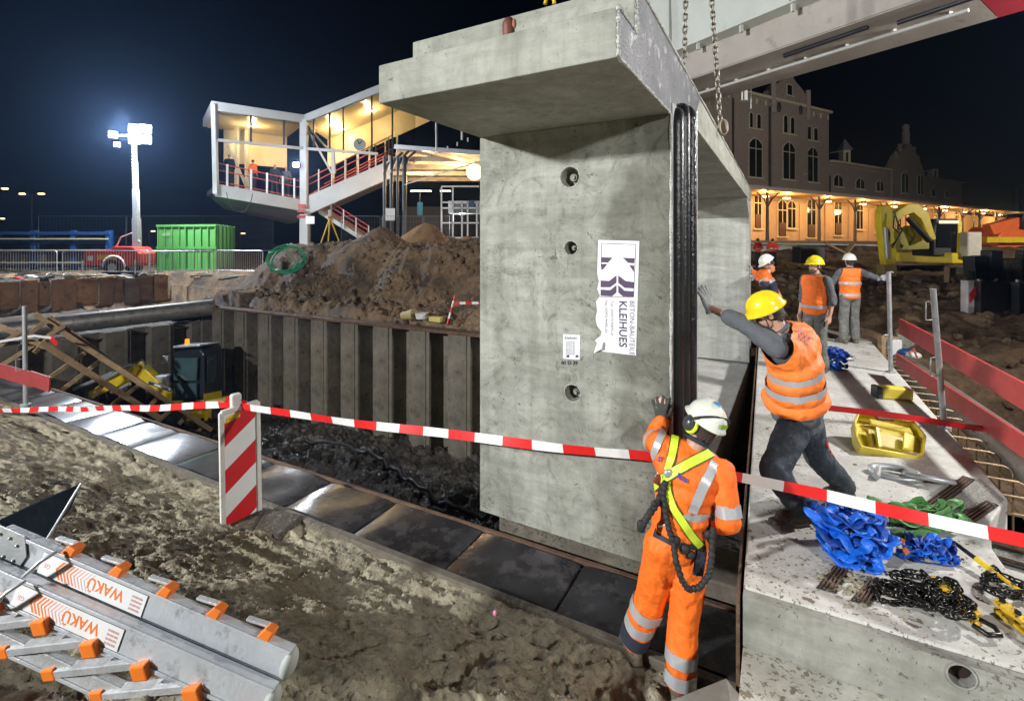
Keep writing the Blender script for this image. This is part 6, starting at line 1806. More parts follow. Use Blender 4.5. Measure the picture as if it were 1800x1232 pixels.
t, J, _ = person('person in white helmet and orange-navy jacket bent at the far element corner', J,
    dict(trousers=m_navy, top_mats=[m_or, m_navy], paint=paint5, helmet=m_hw, glove=m_glove, vox=.011, hem=-.1, arm=1.1, curl0=.3))
zz_ = (J['ch'] - J['pel'])
for q in (.12, 1.0): hoop(t, J['bvj'], J['pel'] + zz_ * q, zz_, .06, m_ref, 'reflective_band', .003, 48, .3)
hoop(t, J['bvj'], lerp(J['sh0'], J['el0'], .7), J['el0'] - J['sh0'], .05, m_ref, rmax=.12)
# two people far off in red jackets
m_rj = cloth('red_orange_jacket', (.85, .07, .02), .1)
for u, v, Y, lb_ in ((1332, 473, 28, 'left of two distant people in red jackets by the white wall'), (1358, 472, 28.6, 'right of two distant people in red jackets by the white wall')):
    b = P(u, v, Y); J = stand(b, (-.3 if u < 1340 else .4, .9, 0), 1.8, step=.1)
    for i, s_ in ((0, -1), (1, 1)):
        J['el%d' % i] = J['sh%d' % i] + V((s_ * .12, .0, -.26)); J['wr%d' % i] = J['el%d' % i] + V((-s_ * .18, -.02, -.10))
    t, J, _ = person(lb_, J, dict(trousers=m_navy, top_mats=[m_rj], vox=.03, bvox=.03, hem=-.05))
    hoop(t, J['bvj'], J['pel'] + V((0, 0, .2)), (0, 0, 1), .06, m_ref, 'reflective_band', .004, 24, .4)
# people on the footbridge
for u, v, Y, off, mats, hm, lb_ in ((405, 327, 29.2, 0, m_navy, None, 'dark-clothed person at the left end of the footbridge railing'), (447, 329, 30.2, 0, m_or, None, 'person in orange vest standing at the footbridge railing'),
                                (486, 333, 30.8, 0, m_navy, None, 'person in dark clothes beside the glaring lamp on the footbridge'), (506, 335, 31.2, 0, m_grey, None, 'grey-clothed person half hidden by the glaring footbridge lamp')):
    k, z_ = PLA.st(u, v); p = PLA.pt(k, zf0 + (zf1 - zf0) * k / kA + .02, -.45)
    J = stand(p, (.2, .9, 0) if u == 447 else (.3, -.9, 0), 1.95)
    person(lb_, J, dict(trousers=m_trs, top_mats=[mats], vox=.03, bvox=.03, hem=-.05, vest=m_or if u == 447 else None, bands=()))
# ------------------------------------------------------------------ striped marker board
m_sred = M('sign_red', (.62, .02, .025), .35, 0, .08, 6)
m_swh = M('sign_white', (.78, .78, .76), .35, 0, .05, 6)
m_frm = M('dirty_white_plastic', (.66, .65, .60), .5, 0, .1, 8, .1, 30, (.34, .31, .25), .64)
bl, br = P(391, 932, 4.80), P(455, 903, 5.09)
tl, tr = V((bl.x - .02, bl.y, 1.25)), V((br.x - .02, br.y, 1.27))
xw = (br - bl); W_ = xw.length; xw.normalize(); nb_ = V((xw.y, -xw.x, 0)).normalized()
t = thing('marker_board', 'red and white striped marker board standing on rubber feet at the pit edge', 'marker board', (bl + br) / 2)
def SB(w, h, o=0):
    return lerp(lerp(bl, br, w), lerp(tl, tr, w), h) + nb_ * o
MB().prism([SB(0, 0, -.03), SB(1, 0, -.03), SB(1, 1, -.03), SB(0, 1, -.03)], nb_ * .04).build('backing', m_frm, t, bevel=.006)
for a, b in (((0, 0), (1, 0)), ((1, 0), (1, 1)), ((1, 1), (0, 1)), ((0, 1), (0, 0))):
    MB().bar(SB(*a, .012), SB(*b, .012), .045, .035, nb_).build('frame', m_frm, t, bevel=.008)
MB().prism([SB(.08, .03, .010), SB(.92, .03, .010), SB(.92, .97, .010), SB(.08, .97, .010)], nb_ * .003).build('face', m_swh, t)
def clip(poly, f):
    out = []
    for a, b in zip(poly, poly[1:] + poly[:1]):
        fa, fb = f(a), f(b)
        if fa >= 0: out.append(a)
        if fa * fb < 0: q = fa / (fa - fb); out.append((a[0] + (b[0] - a[0]) * q, a[1] + (b[1] - a[1]) * q))
    return out
for k in (-1, 0, 1):
    lo, hi = .30 + .40 * k, .50 + .40 * k; q = [(.08, lo), (.92, lo + .175), (.92, hi + .175), (.08, hi)]
    q = clip(clip(q, lambda p: p[1] - .03), lambda p: .97 - p[1])
    MB().prism([SB(w, h, .0135) for w, h in q], nb_ * .001).build('red_stripe', m_sred, t)
MB().prism([SB(.12, .90, .016), SB(.5, .92, .016), SB(.5, .965, .016), SB(.12, .945, .016)], nb_ * .001).build('yellow_label', m_yel, t)
xt = (SB(1, .5) - SB(0, .5)).normalized(); zt3 = nb_.cross(xt)
text_mesh('RWS', .028, frame(xt, zt3, nb_, SB(.2, .915, .0175)), m_black, 'lettering', t)
MB().box(SB(.42, 1.06, -.01), (.10, .07, .15), frame(xt, -nb_, zt3).to_3x3()).build('top_handle', m_frm, t, bevel=.02)
for k, (dx, dy, rz, z) in enumerate(((0, 0, .15, .13), (.38, .05, -.3, .10), (-.02, -.02, .4, .05))):
    c = (bl + br) / 2 + V((dx - .12, dy - .05, 0)); c.z = .02 + z * .5
    MB().box(c, (.62, .36, .10), Matrix.Rotation(rz, 3, 'Z') @ Matrix.Rotation(.08, 3, 'X')).build('rubber_foot', M('muddy_rubber', (.05, .045, .035), .75, 0, .3, 9, .5, 30, (.16, .13, .09), .56), t, bevel=.03)

# ------------------------------------------------------------------ barrier tape
def tape(label, pts, w=.072, seg=.25, name='barrier_tape', cat='barrier tape', colors=None, phase=0, tw=.25):
    pts = [V(p) for p in pts]; L = [0]
    for a, b in zip(pts[:-1], pts[1:]): L.append(L[-1] + (b - a).length)
    n = int(L[-1] / (seg / 4)); mb = MB(); vs = []; mi = []
    def at(s_):
        i = max(j for j in range(len(L)) if L[j] <= s_ + 1e-9); i = min(i, len(pts) - 2)
        return lerp(pts[i], pts[i + 1], (s_ - L[i]) / (L[i + 1] - L[i]))
    for k in range(n + 1):
        s_ = L[-1] * k / n; p = at(s_); d = (at(min(L[-1], s_ + .05)) - at(max(0, s_ - .05))).normalized()
        up = V((0, 0, 1)); up = (up - d * up.dot(d)).normalized(); sd = d.cross(up)
        an = tw * math.sin(s_ * 1.9) + .12 * math.sin(s_ * 5.3 + 1)
        ax = up * math.cos(an) + sd * math.sin(an); nn = d.cross(ax) * .0008
        p = p + up * .006 * math.sin(s_ * 3.1)
        vs += [p - ax * w / 2 - nn, p + ax * w / 2 - nn, p + ax * w / 2 + nn, p - ax * w / 2 + nn]
    for k in range(n):
        o = 4 * k; mb.cur = int((k + phase) // 4) % 2
        for i in range(4): mb.f.append([o + i, o + 4 + i, o + 4 + (i + 1) % 4, o + (i + 1) % 4]); mb.m.append(mb.cur)
    mb.v = [tuple(v) for v in vs]
    c = colors or [M('tape_red', (.70, .02, .02), .35, 0, .08, 8), M('tape_white', (.78, .78, .76), .35, 0, .05, 8)]
    o = mb.build(name, c, None, 60)
    return tag(o, label, cat)
tape('red and white barrier tape running from the left edge to the marker board', [P(-60, 722, 8.2), P(110, 719, 7.2), P(260, 717, 5.9), P(408, 711, 5.0)], phase=2)
tape('red and white barrier tape from the marker board past both workers to the right edge', [P(405, 712, 4.98), P(470, 722, 4.85), P(640, 745, 4.45), P(850, 771, 3.95), P(1000, 788, 3.66), P(1135, 801, 3.40), P(1290, 838, 3.30), P(1450, 869, 3.15), P(1600, 904, 2.92), P(1800, 950, 2.6), P(1920, 978, 2.45)], phase=0)
tape('short wrap of barrier tape knotted round the marker board handle', [P(396, 702, 4.9), P(418, 706, 4.92), P(436, 712, 5.0), P(425, 716, 5.05)], w=.06)
tape('plain red tape across the slab behind the yellow case', [P(1457, 717, 4.9), P(1600, 735, 4.8), P(1760, 757, 4.8)], colors=[m_sred, m_sred], w=.06, tw=.05)

# ------------------------------------------------------------------ poles and red boards
m_board = M('red_guard_board', (.42, .045, .04), .5, 0, .18, 4, .1, 20, (.50, .16, .13), .68)
m_brd = M('faded_red_board', (.34, .05, .05), .5, 0, .15, 4)
def pole(label, p0, p1, r=.024, brackets=()):
    t = thing('guard_post', label, 'guard post', p0, None)
    MB().cyl(p0, p1, r, n=14).build('tube', m_steel, t, 60)
    MB().cyl(V(p0) - V((0, 0, .02)), V(p0) + V((0, 0, .02)), r * 2.2, n=14).build('foot', m_steel, t, 60)
    for q in brackets:
        c = lerp(p0, p1, q); s_ = V((-.13, -.03, 0))
        MB().tube([c, c + s_, c + s_ + V((0, 0, .20)), c + s_ * .35 + V((0, 0, .20))], .007, 6).build('board_hook', m_steel, t, 60)
    return t
pole('galvanised post on the slab edge right of the worker with outstretched arm', PZ(1566, 655, .9), P(1562, 478, 7.64), .030, (.25,))
pole('tall galvanised post carrying the red guard boards at the right pit edge', PZ(1660, 752, .9), P(1640, 508, 5.3), .028, (.38, .78))
pole('galvanised post standing on the plated beam at the left edge', PZ(45, 712, .12), P(43, 538, 8.45), .034, (.35,))
tag(MB().bar(P(1582, 573, 7.35), P(1900, 753, 3.45), .03, .23).build('guard_board', m_board, bevel=.004), 'upper bright red guard board on the posts at the right edge', 'guard board')
tag(MB().bar(P(1576, 632, 7.35), P(1900, 852, 3.45), .03, .19).build('guard_board', m_board, bevel=.004), 'lower red guard board sloping below the other one at the right edge', 'guard board')
tag(MB().bar(P(-60, 634, 9.0), P(60, 668, 8.35), .03, .25).build('guard_board', m_brd, bevel=.004), 'dull red guard board on the post at the left edge', 'guard board')
tag(MB().bar(P(53, 664, 8.32), P(88, 676, 8.15), .03, .25).build('guard_board', m_brd, bevel=.004), 'short red board end overlapping the longer one behind the left post', 'guard board')
for (u, v) in ((1450, 560),):
    pass

# ------------------------------------------------------------------ aluminium ladder at the lower left
m_alu = M('brushed_aluminium', (.62, .65, .69), .36, .35, .14, 3, .12, 50, (.36, .38, .40), .60)
m_alud = M('worn_aluminium', (.48, .49, .50), .45, .3, .2, 8, .2, 60)
m_ora = M('orange_plastic_cap', (.85, .20, .02), .45, 0, .06, 8)
a1 = P(478, 1232, 2.22); a0 = P(-40, 1003, 2.42)
ds = (a1 - a0); La = ds.length; ds.normalize()
hv = V((.22, .10, .97)); hv = (hv - ds * hv.dot(ds)).normalized(); fn = ds.cross(hv).normalized()
if fn.y > 0: fn = -fn
off2 = P(90, 986, 2.5) - P(45, 1040, 2.42)
off2 = off2 - ds * off2.dot(ds)
Wd = V((-.58, .10, -.14)); Wd = Wd - ds * Wd.dot(ds) * .0
t = thing('folding_ladder', 'folded aluminium ladder with orange rung caps and white labels in the lower left', 'ladder', a1)
RH = .145
def rail(o_, L, name, mat, h=RH, w=.05):
    p, q = a0 + o_, a0 + o_ + ds * L
    r_ = MB()
    # hollow looking channel: web and two lips
    r_.bar(p, q, w, h, hv)
    o = r_.build(name, mat, t, bevel=.006)
    for s_ in (-1, 1):
        MB().bar(p + hv * s_ * (h / 2 - .010) + fn * (w / 2 + .003), q + hv * s_ * (h / 2 - .010) + fn * (w / 2 + .003), .008, .018, hv).build('rail_lip', mat, t, bevel=.003)
    return o
rail(V((0, 0, 0)), La, 'stile', m_alu)
rail(off2, La - .0, 'stile', m_alu)
for o_ in (V((0, 0, 0)), off2):
    rail(o_ + Wd, La * .9, 'rear_stile', m_alud, .09, .04)
    e_ = a0 + o_ + ds * La
    MB().sph(e_, (.035, .05, .072), 12, 10, frame(ds, fn, hv).to_3x3()).build('rubber_foot', M('pale_ladder_foot', (.36, .38, .35), .6), t, 60)
for k in range(6):
    s_ = .22 + k * .275
    c = a0 + ds * s_ - hv * .035
    MB().bar(c - fn * .0, c + Wd, .055, .038, ds).build('rung', m_alud, t, bevel=.004)
    MB().bar(c - hv * .02 + fn * .02, c - hv * .02 + Wd.normalized() * .085 + fn * .02, .07, .075, ds).build('rung_cap', m_ora, t, bevel=.008)
    MB().bar(c + Wd * .93, c + Wd * 1.06, .06, .06, ds).build('rung_cap', m_ora, t, bevel=.008)
    c = a0 + off2 + ds * (s_ + .16) + hv * (RH / 2 - .004)
    if s_ + .16 > La - .1: continue
    MB().prism([c - ds * .03 - fn * .03, c + ds * .035 - fn * .03, c + ds * .045 + hv * .045 - fn * .03, c + ds * .0 + hv * .05 - fn * .03], fn * .06).build('rung_cap', m_ora, t, bevel=.006)
    MB().bar(c - ds * .12 + hv * .02 - fn * .03, c + hv * .03 - fn * .03, .03, .012, hv).build('rung_edge', m_alud, t, bevel=.003)
m_lab = M('ladder_label', (.80, .80, .80), .4, 0, .03, 9)
m_lor = M('label_orange', (.85, .22, .04), .45, 0, .04, 9)
m_lpk = M('label_pink', (.80, .35, .30), .45)
for o_, sa in ((V((0, 0, 0)), .26), (off2, .27)):
    s0, s1 = sa, sa + .60
    def LB(s_, h_, e=.0): return a0 + o_ + ds * (s0 + (s1 - s0) * s_) + hv * (h_ * .050) + fn * (.029 + e)
    lb = MB().prism([LB(0, -1), LB(1, -1), LB(1, 1), LB(0, 1)], fn * .0008).build('label', m_lab, t)
    for k in range(10):
        x = .15 + .034 * k; w_ = .020 - .0017 * k
        for sgn in (-1, 1):
            MB().prism([LB(x, 0, .001), LB(x + w_, 0, .001), LB(x + w_ + .05, sgn * .85, .001), LB(x + .05, sgn * .85, .001)], fn * .0004).build('chevron', m_lor if k < 5 else m_lpk, lb)
    text_mesh('WAK\u00dc', .072, frame(-ds, -hv, fn, LB(.80, .52, .0012)), m_lor, 'lettering', lb, bold=.0012, sx=.92)
    for k in range(4): text_mesh('M10 0410 01', .016, frame(-ds, -hv, fn, LB(.97, .6 - .38 * k, .0012)), m_lpk, 'lettering', lb, sx=.7)
    text_mesh('GS', .03, frame(-ds, -hv, fn, LB(.10, .1, .0012)), m_lpk, 'lettering', lb)
# hinge plates with rivets and locking handles
for o_, sh in ((off2, .02), (V((0, 0, 0)), -.02)):
    c = a0 + o_ + ds * (.05 + sh)
    hp_ = MB().prism([c - ds * .12 - hv * .07 + fn * .028, c + ds * .10 - hv * .07 + fn * .028, c + ds * .12 + hv * .0 + fn * .028, c + ds * .07 + hv * .085 + fn * .028, c - ds * .10 + hv * .085 + fn * .028], fn * .006).build('hinge_plate', m_steel, t, bevel=.002)
    for a_, b_ in ((-.06, .05), (.0, .05), (.05, .03), (-.06, -.03), (.0, -.04), (.06, -.04)):
        MB().sph(c + ds * a_ + hv * b_ + fn * .036, (.008, .008, .008), 8, 6).build('rivet', m_steel, hp_, 60)
    q = c + ds * .18
    MB().tube([q - hv * .05 + fn * .03, q - hv * .06 + fn * .085, q + hv * .06 + ds * .08 + fn * .10, q + hv * .09 + ds * .10 + fn * .05], .009, 8).build('lock_handle', m_steel, t, 60)
t = thing('steel_blade', 'dark blue-black pointed steel sheet jutting out behind the ladder at the left edge', 'steel sheet', P(40, 960, 2.9))
MB().prism([P(-60, 940, 2.75), P(0, 913, 2.85), P(60, 884, 2.95), P(143, 849, 3.05), P(122, 895, 2.98), P(84, 945, 2.9), P(40, 1050, 2.8), P(-60, 1050, 2.7)], (0, .008, 0)).build('blade', M('blue_black_steel', (.03, .04, .055), .28, .6, .3, 4, .15, 30), t, bevel=.002)
MB().tube([P(143, 849, 3.04), P(84, 945, 2.89), P(70, 980, 2.87)], .007, 6).build('worn_edge', m_alud, t, 60)
# broken stone slab in the lower right corner of the pit edge
tag(MB().prism([P(1150, 1240, 2.72), P(1278, 1189, 2.86), P(1318, 1240, 2.62), P(1300, 1300, 2.5), P(1160, 1290, 2.6)], (0, 0, -.10)).build('stone_slab', m_block, bevel=.012), 'broken pale stone slab tilted at the bottom edge beside the booted leg', 'stone slab')

# ------------------------------------------------------------------ small excavator in the pit
t = thing('mini_excavator', 'small yellow excavator with a black cab working down in the pit behind the timber', 'excavator', P1(340, 14, -2.1))
m_cab = M('cab_black', (.018, .024, .034), .35, .1, .2, 4)
def PP(u, v, Y): return P(u, v, Y)
cab = MB().prism([PP(300, 704, 13.6), PP(360, 704, 13.4), PP(358, 622, 13.4), PP(352, 613, 13.45), PP(312, 616, 13.6), PP(301, 626, 13.6)], (-.10, 1.0, 0)).build('cab', m_cab, t, bevel=.05)
g_c = M('cab_glass', (.05, .09, .10), .06, .0, .3, 2)
MB().prism([PP(307, 668, 13.52), PP(347, 668, 13.36), PP(349, 628, 13.36), PP(309, 629, 13.52)], (-.01, -.04, 0)).build('front_window', g_c, cab)
MB().prism([PP(307, 700, 13.52), PP(347, 700, 13.36), PP(347, 673, 13.36), PP(307, 673, 13.52)], (-.01, -.04, 0)).build('lower_window', g_c, cab)
MB().prism([PP(364, 672, 13.5), PP(385, 668, 14.35), PP(385, 620, 14.35), PP(364, 626, 13.5)], (.04, -.04, 0)).build('side_window', g_c, cab)
MB().prism([PP(304, 612, 13.5), PP(352, 609, 13.3), PP(388, 604, 14.5), PP(330, 606, 14.7)], (0, 0, .05)).build('roof', M('cab_roof_grey', (.32, .35, .38), .4), cab, bevel=.015)
MB().cyl(PP(329, 607, 14.0), PP(329, 596, 14.0), .06, .05, 12).build('beacon', EM('orange_beacon', (1, .25, .02), 2.2), cab, 60)
MB().prism([PP(358, 704, 13.35), PP(389, 697, 14.3), PP(389, 686, 14.3), PP(358, 692, 13.35)], (.04, -.05, 0)).build('yellow_skirt', m_yel, t)
MB().box(PP(345, 722, 14.2), (1.5, 1.5, .5)).build('engine_deck', m_yel, t, bevel=.06)
track(t, V((PP(325, 740, 13.6).x, 13.6, -2.1)), V((-.9, -.4, 0)).normalized(), 2.0, .5, .35)
track(t, V((PP(355, 740, 14.7).x, 14.7, -2.1)), V((-.9, -.4, 0)).normalized(), 2.0, .5, .35)
def PY(px, Y, w, name, m_): return MB().prism([P(u, v, Y) for u, v in px], (0, w, 0)).build(name, m_, t, bevel=.02)
PY([(299, 690), (296, 706), (262, 690), (228, 660), (218, 646), (238, 638), (252, 646)], 13.4, .25, 'boom', m_yel)
PY([(238, 650), (222, 672), (180, 692), (150, 704), (140, 698), (176, 676), (214, 656), (230, 640)], 13.2, .22, 'dipper', m_yel)
PY([(150, 688), (150, 708), (132, 720), (116, 712), (120, 690), (134, 682)], 13.1, .4, 'bucket', m_dsteel)
for a, b in (((130, 684), (200, 655)), ((180, 668), (232, 642)), ((262, 672), (300, 686)), ((196, 690), (228, 674))):
    MB().cyl(P(*a, 13.1), P(*b, 13.1), .05, n=8).build('hydraulic_ram', m_steel, t, 60)
MB().tube([P(238, 640, 13.2), P(250, 632, 13.2), P(256, 640, 13.3), P(252, 650, 13.3)], .025, 6).build('hydraulic_hose', m_steel, t, 60)
MB().tube([P(292, 640, 13.4), P(290, 625, 13.4), P(300, 618, 13.5)], .02, 6).build('mirror_arm', m_black, t, 60)
MB().box(P(291, 632, 13.4), (.16, .05, .22)).build('mirror', m_steel, t, bevel=.01)
MB().box(P(288, 674, 13.6), (.4, .3, .5)).build('white_hose_cover', m_steel, t, bevel=.06)

# ------------------------------------------------------------------ timber access stair leaning into the pit
t = thing('timber_stair', 'rough timber stair frame of long boards and rungs leaning into the left of the pit', 'timber stair', P1(200, 12, -2.1))
for (u0, v0, Y0, u1, v1, Y1, w_) in ((60, 551, 10.6, 372, 756, 12.9, .11), (86, 557, 10.8, 352, 745, 13.0, .09), (72, 602, 10.4, 282, 736, 12.2, .13), (-30, 560, 10.0, 80, 610, 10.5, .1), (200, 640, 11.6, 345, 740, 12.6, .06)):
    MB().bar(P(u0, v0, Y0), P(u1, v1, Y1), .05, w_).build('stringer', m_wood, t, bevel=.004)
for (u0, v0, Y0, u1, v1, Y1) in ((112, 573, 10.9, -10, 650, 10.2), (189, 624, 11.6, 108, 686, 10.9), (150, 620, 11.2, 86, 664, 10.6), (76, 568, 10.6, 50, 588, 10.4), (250, 673, 12.1, 196, 712, 11.7), (306, 715, 12.5, 276, 742, 12.2), (276, 700, 12.2, 256, 722, 12.0), (362, 746, 12.9, 340, 764, 12.7), (328, 730, 12.7, 314, 746, 12.5), (90, 590, 10.7, 60, 620, 10.4), (185, 672, 11.4, 160, 700, 11.1), (40, 580, 10.3, -20, 620, 10.0)):
    MB().bar(P(u0, v0, Y0), P(u1, v1, Y1), .05, .085).build('rung', m_wood, t, bevel=.004)
MB().ribbon([P(-20, 604, 10.0), P(60, 590, 10.2), P(90, 594, 10.3)], [V((0, -1, 0))] * 3, .05, .002).build('tape_remnant', m_swh, t)
MB().ribbon([P(87, 591, 10.3), P(100, 606, 10.3)], [V((0, -1, 0))] * 2, .10, .002).build('tape_end', m_sred, t)

# ------------------------------------------------------------------ things on the far bank
t = thing('tub', 'pale yellow plaster tub lying on the bank edge left of the other containers', 'tub', P(716, 560, 12.4))
MB().cyl(P(708, 555, 12.5), P(728, 552, 12.3), .10, .14, 16).build('body', M('tub_yellow', (.42, .33, .16), .6), t, 50)
t = thing('tub', 'low white-rimmed tub on the bank edge between the yellow tub and the tape post', 'tub', P(742, 562, 12.2))
c = P(742, 560, 12.2); MB().cyl(c, c + V((0, 0, .14)), .15, .18, 16).build('body', m_frm, t, 50)
tag(MB().bar(P(758, 560, 12), P(778, 562, 11.8), .2, .12).build('yellow_block', M('foam_yellow', (.6, .5, .15), .7), bevel=.02), 'small yellow block on the bank edge beside the tubs', 'block')
t = thing('striped_stake', 'short red and white stake leaning on the bank edge with tape tied to it', 'stake', P(786, 570, 11.7))
a, b = P(786, 570, 11.7), P(800, 519, 11.8)
for k in range(5): MB().cyl(lerp(a, b, k / 5), lerp(a, b, (k + 1) / 5), .025, n=8).build('section', m_sred if k % 2 == 0 else m_swh, t, 60)
tape('thin red and white tape from the leaning stake to the element', [P(798, 534, 11.75), P(850, 532, 10.5)], w=.06, seg=.3)
tag(MB().bar(P(388, 517, 16.6), P(452, 511, 16.6), .22, .09).build('plank', m_wood, bevel=.01), 'single pale plank lying on the bank near the tube end', 'plank')
tag(MB().bar(P(296, 575, 16.4), P(312, 579, 16.2), .3, .05).build('white_board_scrap', m_frm), 'white scrap of board stuck on the dark end wall', 'scrap')
rnd_ = random.Random(4)
t = thing('debris', 'scattered boards, rags and rubble on the pale yard ground along the crowd barriers', 'debris', S(9, 27, 1.5))
for k in range(38):
    c = P1(rnd_.uniform(-40, 460), rnd_.uniform(19.5, 21.8), 1.55); ln = rnd_.uniform(.15, .9)
    MB().box(c, (ln, rnd_.uniform(.08, .3), rnd_.uniform(.03, .12)), Matrix.Rotation(rnd_.uniform(0, 3), 3, 'Z') @ Matrix.Rotation(rnd_.uniform(-.15, .15), 3, 'Y')).build(rnd_.choice(['board', 'rubble']), rnd_.choice([m_wood, m_conc_d, m_block, m_frm, m_dsteel]), t)
MB().box(P(38, 492, 19.5), (.5, .2, .12), Matrix.Rotation(.3, 3, 'Y')).build('red_rag', m_red, t)
tag(MB().prism([S(a, b, -2.02) for a, b in ((6.5, 6.0), (6.9, 5.7), (7.3, 6.3), (7.35, 7.4), (7.1, 8.4), (6.8, 8.6), (6.6, 7.6))], (0, 0, .01)).build('puddle', M('muddy_water', (.06, .055, .045), .04, 0, .2, 3)), kind='structure')
# boulders and clods on the banks
mb = MB()
for k in range(1100):
    a_ = random.uniform(9.8, 13.5); b_ = random.uniform(4, 15.5); s_ = random.uniform(.02, .09) * (1 if random.random() < .85 else 1.8)
    mb.sph(S(a_, b_, float(far_h(np.array(a_), np.array(b_))) + s_ * .2), (s_, s_ * random.uniform(.6, 1), s_ * random.uniform(.5, .9)), 6, 4, Matrix.Rotation(random.uniform(0, 3), 3, V((random.random(), random.random(), 1)).normalized()))
for k in range(500):
    a_ = random.uniform(12.4, 24); b_ = random.uniform(-9, .5); s_ = random.uniform(.04, .16) * (1 if random.random() < .85 else 1.9)
    mb.sph(S(a_, b_, float(far_h(np.array(a_), np.array(b_))) + s_ * .15), (s_, s_ * random.uniform(.6, 1), s_ * random.uniform(.5, .9)), 6, 4, Matrix.Rotation(random.uniform(0, 3), 3, V((random.random(), random.random(), 1)).normalized()))
o = mb.build('soil_clods', m_bank); o['kind'] = 'stuff'
mb = MB()
for k in range(900):
    a_ = random.uniform(4.3, 9.2); b_ = random.uniform(2, 15); s_ = random.uniform(.02, .09)
    mb.sph(S(a_, b_, float(pit_h(np.array(a_), np.array(b_))) + s_ * .2), (s_, s_ * random.uniform(.6, 1), s_ * random.uniform(.5, .9)), 6, 4, Matrix.Rotation(random.uniform(0, 3), 3, V((random.random(), random.random(), 1)).normalized()))
o = mb.build('mud_clods', m_mud); o['kind'] = 'stuff'
mb = MB()
for k in range(6500):
    a_ = random.uniform(1.0, 3.35); b_ = random.uniform(.3, 7); s_ = random.uniform(.003, .012) * (1 if random.random() < .93 else 2.2)
    mb.sph(S(a_, b_, float(near_h(np.array(a_), np.array(b_))) + s_ * .2), (s_, s_ * random.uniform(.6, 1), s_ * random.uniform(.5, .9)), 6, 4, Matrix.Rotation(random.uniform(0, 3), 3, V((random.random(), random.random(), 1)).normalized()))
o = mb.build('soil_crumbs', m_ground); o['kind'] = 'stuff'
tag(MB().sph(P(870, 1077, 3.2), (.012, .01, .02), 8, 6).build('pink_marker', M('pink_plastic', (.9, .25, .5), .4), smooth=60), 'tiny pink plastic marker lying on the sandy soil', 'marker')

# ------------------------------------------------------------------ gear on the slab
m_sblue = M('blue_sling', (.008, .12, .62), .42, 0, .2, 12, .6, 30)
m_sbl2 = M('dark_blue_sling', (.005, .05, .30), .5, 0, .25, 12, .6, 30)
m_sgreen = M('green_sling', (.06, .20, .05), .6, 0, .3, 12, .6, 40)
def sling(label, c, R_, n, w, mats, flat=.28, h=.18, name='lifting_sling', seed=1, wr=.05, sq=(1, 1)):
    rnd = random.Random(seed); c = V(c)
    t = thing(name, label, 'lifting sling', c)
    for k in range(n):
        rx, ry = R_ * rnd.uniform(.5, 1.0) * sq[0], R_ * rnd.uniform(.45, .95) * sq[1]
        z0 = w * .5 + h * k / n; ti, tj = rnd.uniform(-.35, .35), rnd.uniform(-.35, .35); ph = rnd.uniform(0, 6); o_ = V((rnd.uniform(-.25, .25) * R_, rnd.uniform(-.2, .2) * R_, 0))
        pts, rs = [], []
        for i in range(64):
            a = 2 * math.pi * i / 64
            q = 1 + .16 * math.sin(3 * a + ph) + .08 * math.sin(7 * a + ph * 2)
            x, y = math.cos(a) * rx * q, math.sin(a) * ry * q
            z = z0 + x * ti + y * tj + .018 * math.sin(5 * a + ph) + .01 * math.sin(11 * a + k)
            pts.append(c + o_ + V((x, y, max(w * .4, z)))); rs.append(w * (.56 + .09 * math.sin(5 * a + ph) + .05 * math.sin(13 * a + k)))
        ob = MB().tube(pts, rs, 12, True, flat=flat).build('sling_loop', rnd.choice(mats), t, 180)
        md = ob.modifiers.new('s', 'SUBSURF'); md.levels = 1; md.render_levels = 1
        tx = bpy.data.textures.new('crinkle', 'CLOUDS'); tx.noise_scale = .07
        mdd = ob.modifiers.new('d', 'DISPLACE'); mdd.texture = tx; mdd.strength = wr * w * 6; mdd.texture_coords = 'LOCAL'; mdd.mid_level = .5
    return t
sling('big crumpled heap of bright blue lifting slings in front of the green one', PZ(1497, 975, .9), .20, 16, .056, [m_sblue, m_sblue, m_sbl2], h=.26, seed=3, sq=(1, .9))
sling('folded bundle of bright blue sling right of the big blue heap', PZ(1632, 983, .9), .12, 9, .042, [m_sblue, m_sbl2, m_sblue], h=.10, seed=5, sq=(1.15, .6))
sling('small blue sling bundle on the far part of the slab behind the leaning worker', PZ(1466, 648, .9), .18, 12, .05, [m_sblue, m_sbl2], h=.30, seed=8)
sling('crumpled dark green lifting sling spread behind the blue heap', PZ(1600, 925, .9), .25, 10, .046, [m_sgreen, M('pale_green_sling', (.14, .36, .12), .55, 0, .2, 12, .5, 40)], h=.12, seed=11, sq=(1.4, .55))
t = thing('hook_loop', 'dark steel ring and shackle beside the small far blue sling', 'ring', PZ(1455, 618, .9))
c = PZ(1462, 622, .95)
MB().tube([c + V((math.cos(a) * .16, math.sin(a) * .1, .06 + .03 * math.sin(a))) for a in [2 * math.pi * k / 20 for k in range(20)]], .028, 8, True).build('ring', m_dsteel, t, 60)
c = PZ(1485, 630, .92)
MB().tube([c + V((math.cos(a) * .15, math.sin(a) * .12, .02)) for a in [2 * math.pi * k / 20 for k in range(20)]], .025, 8, True).build('ring', m_steel, t, 60)
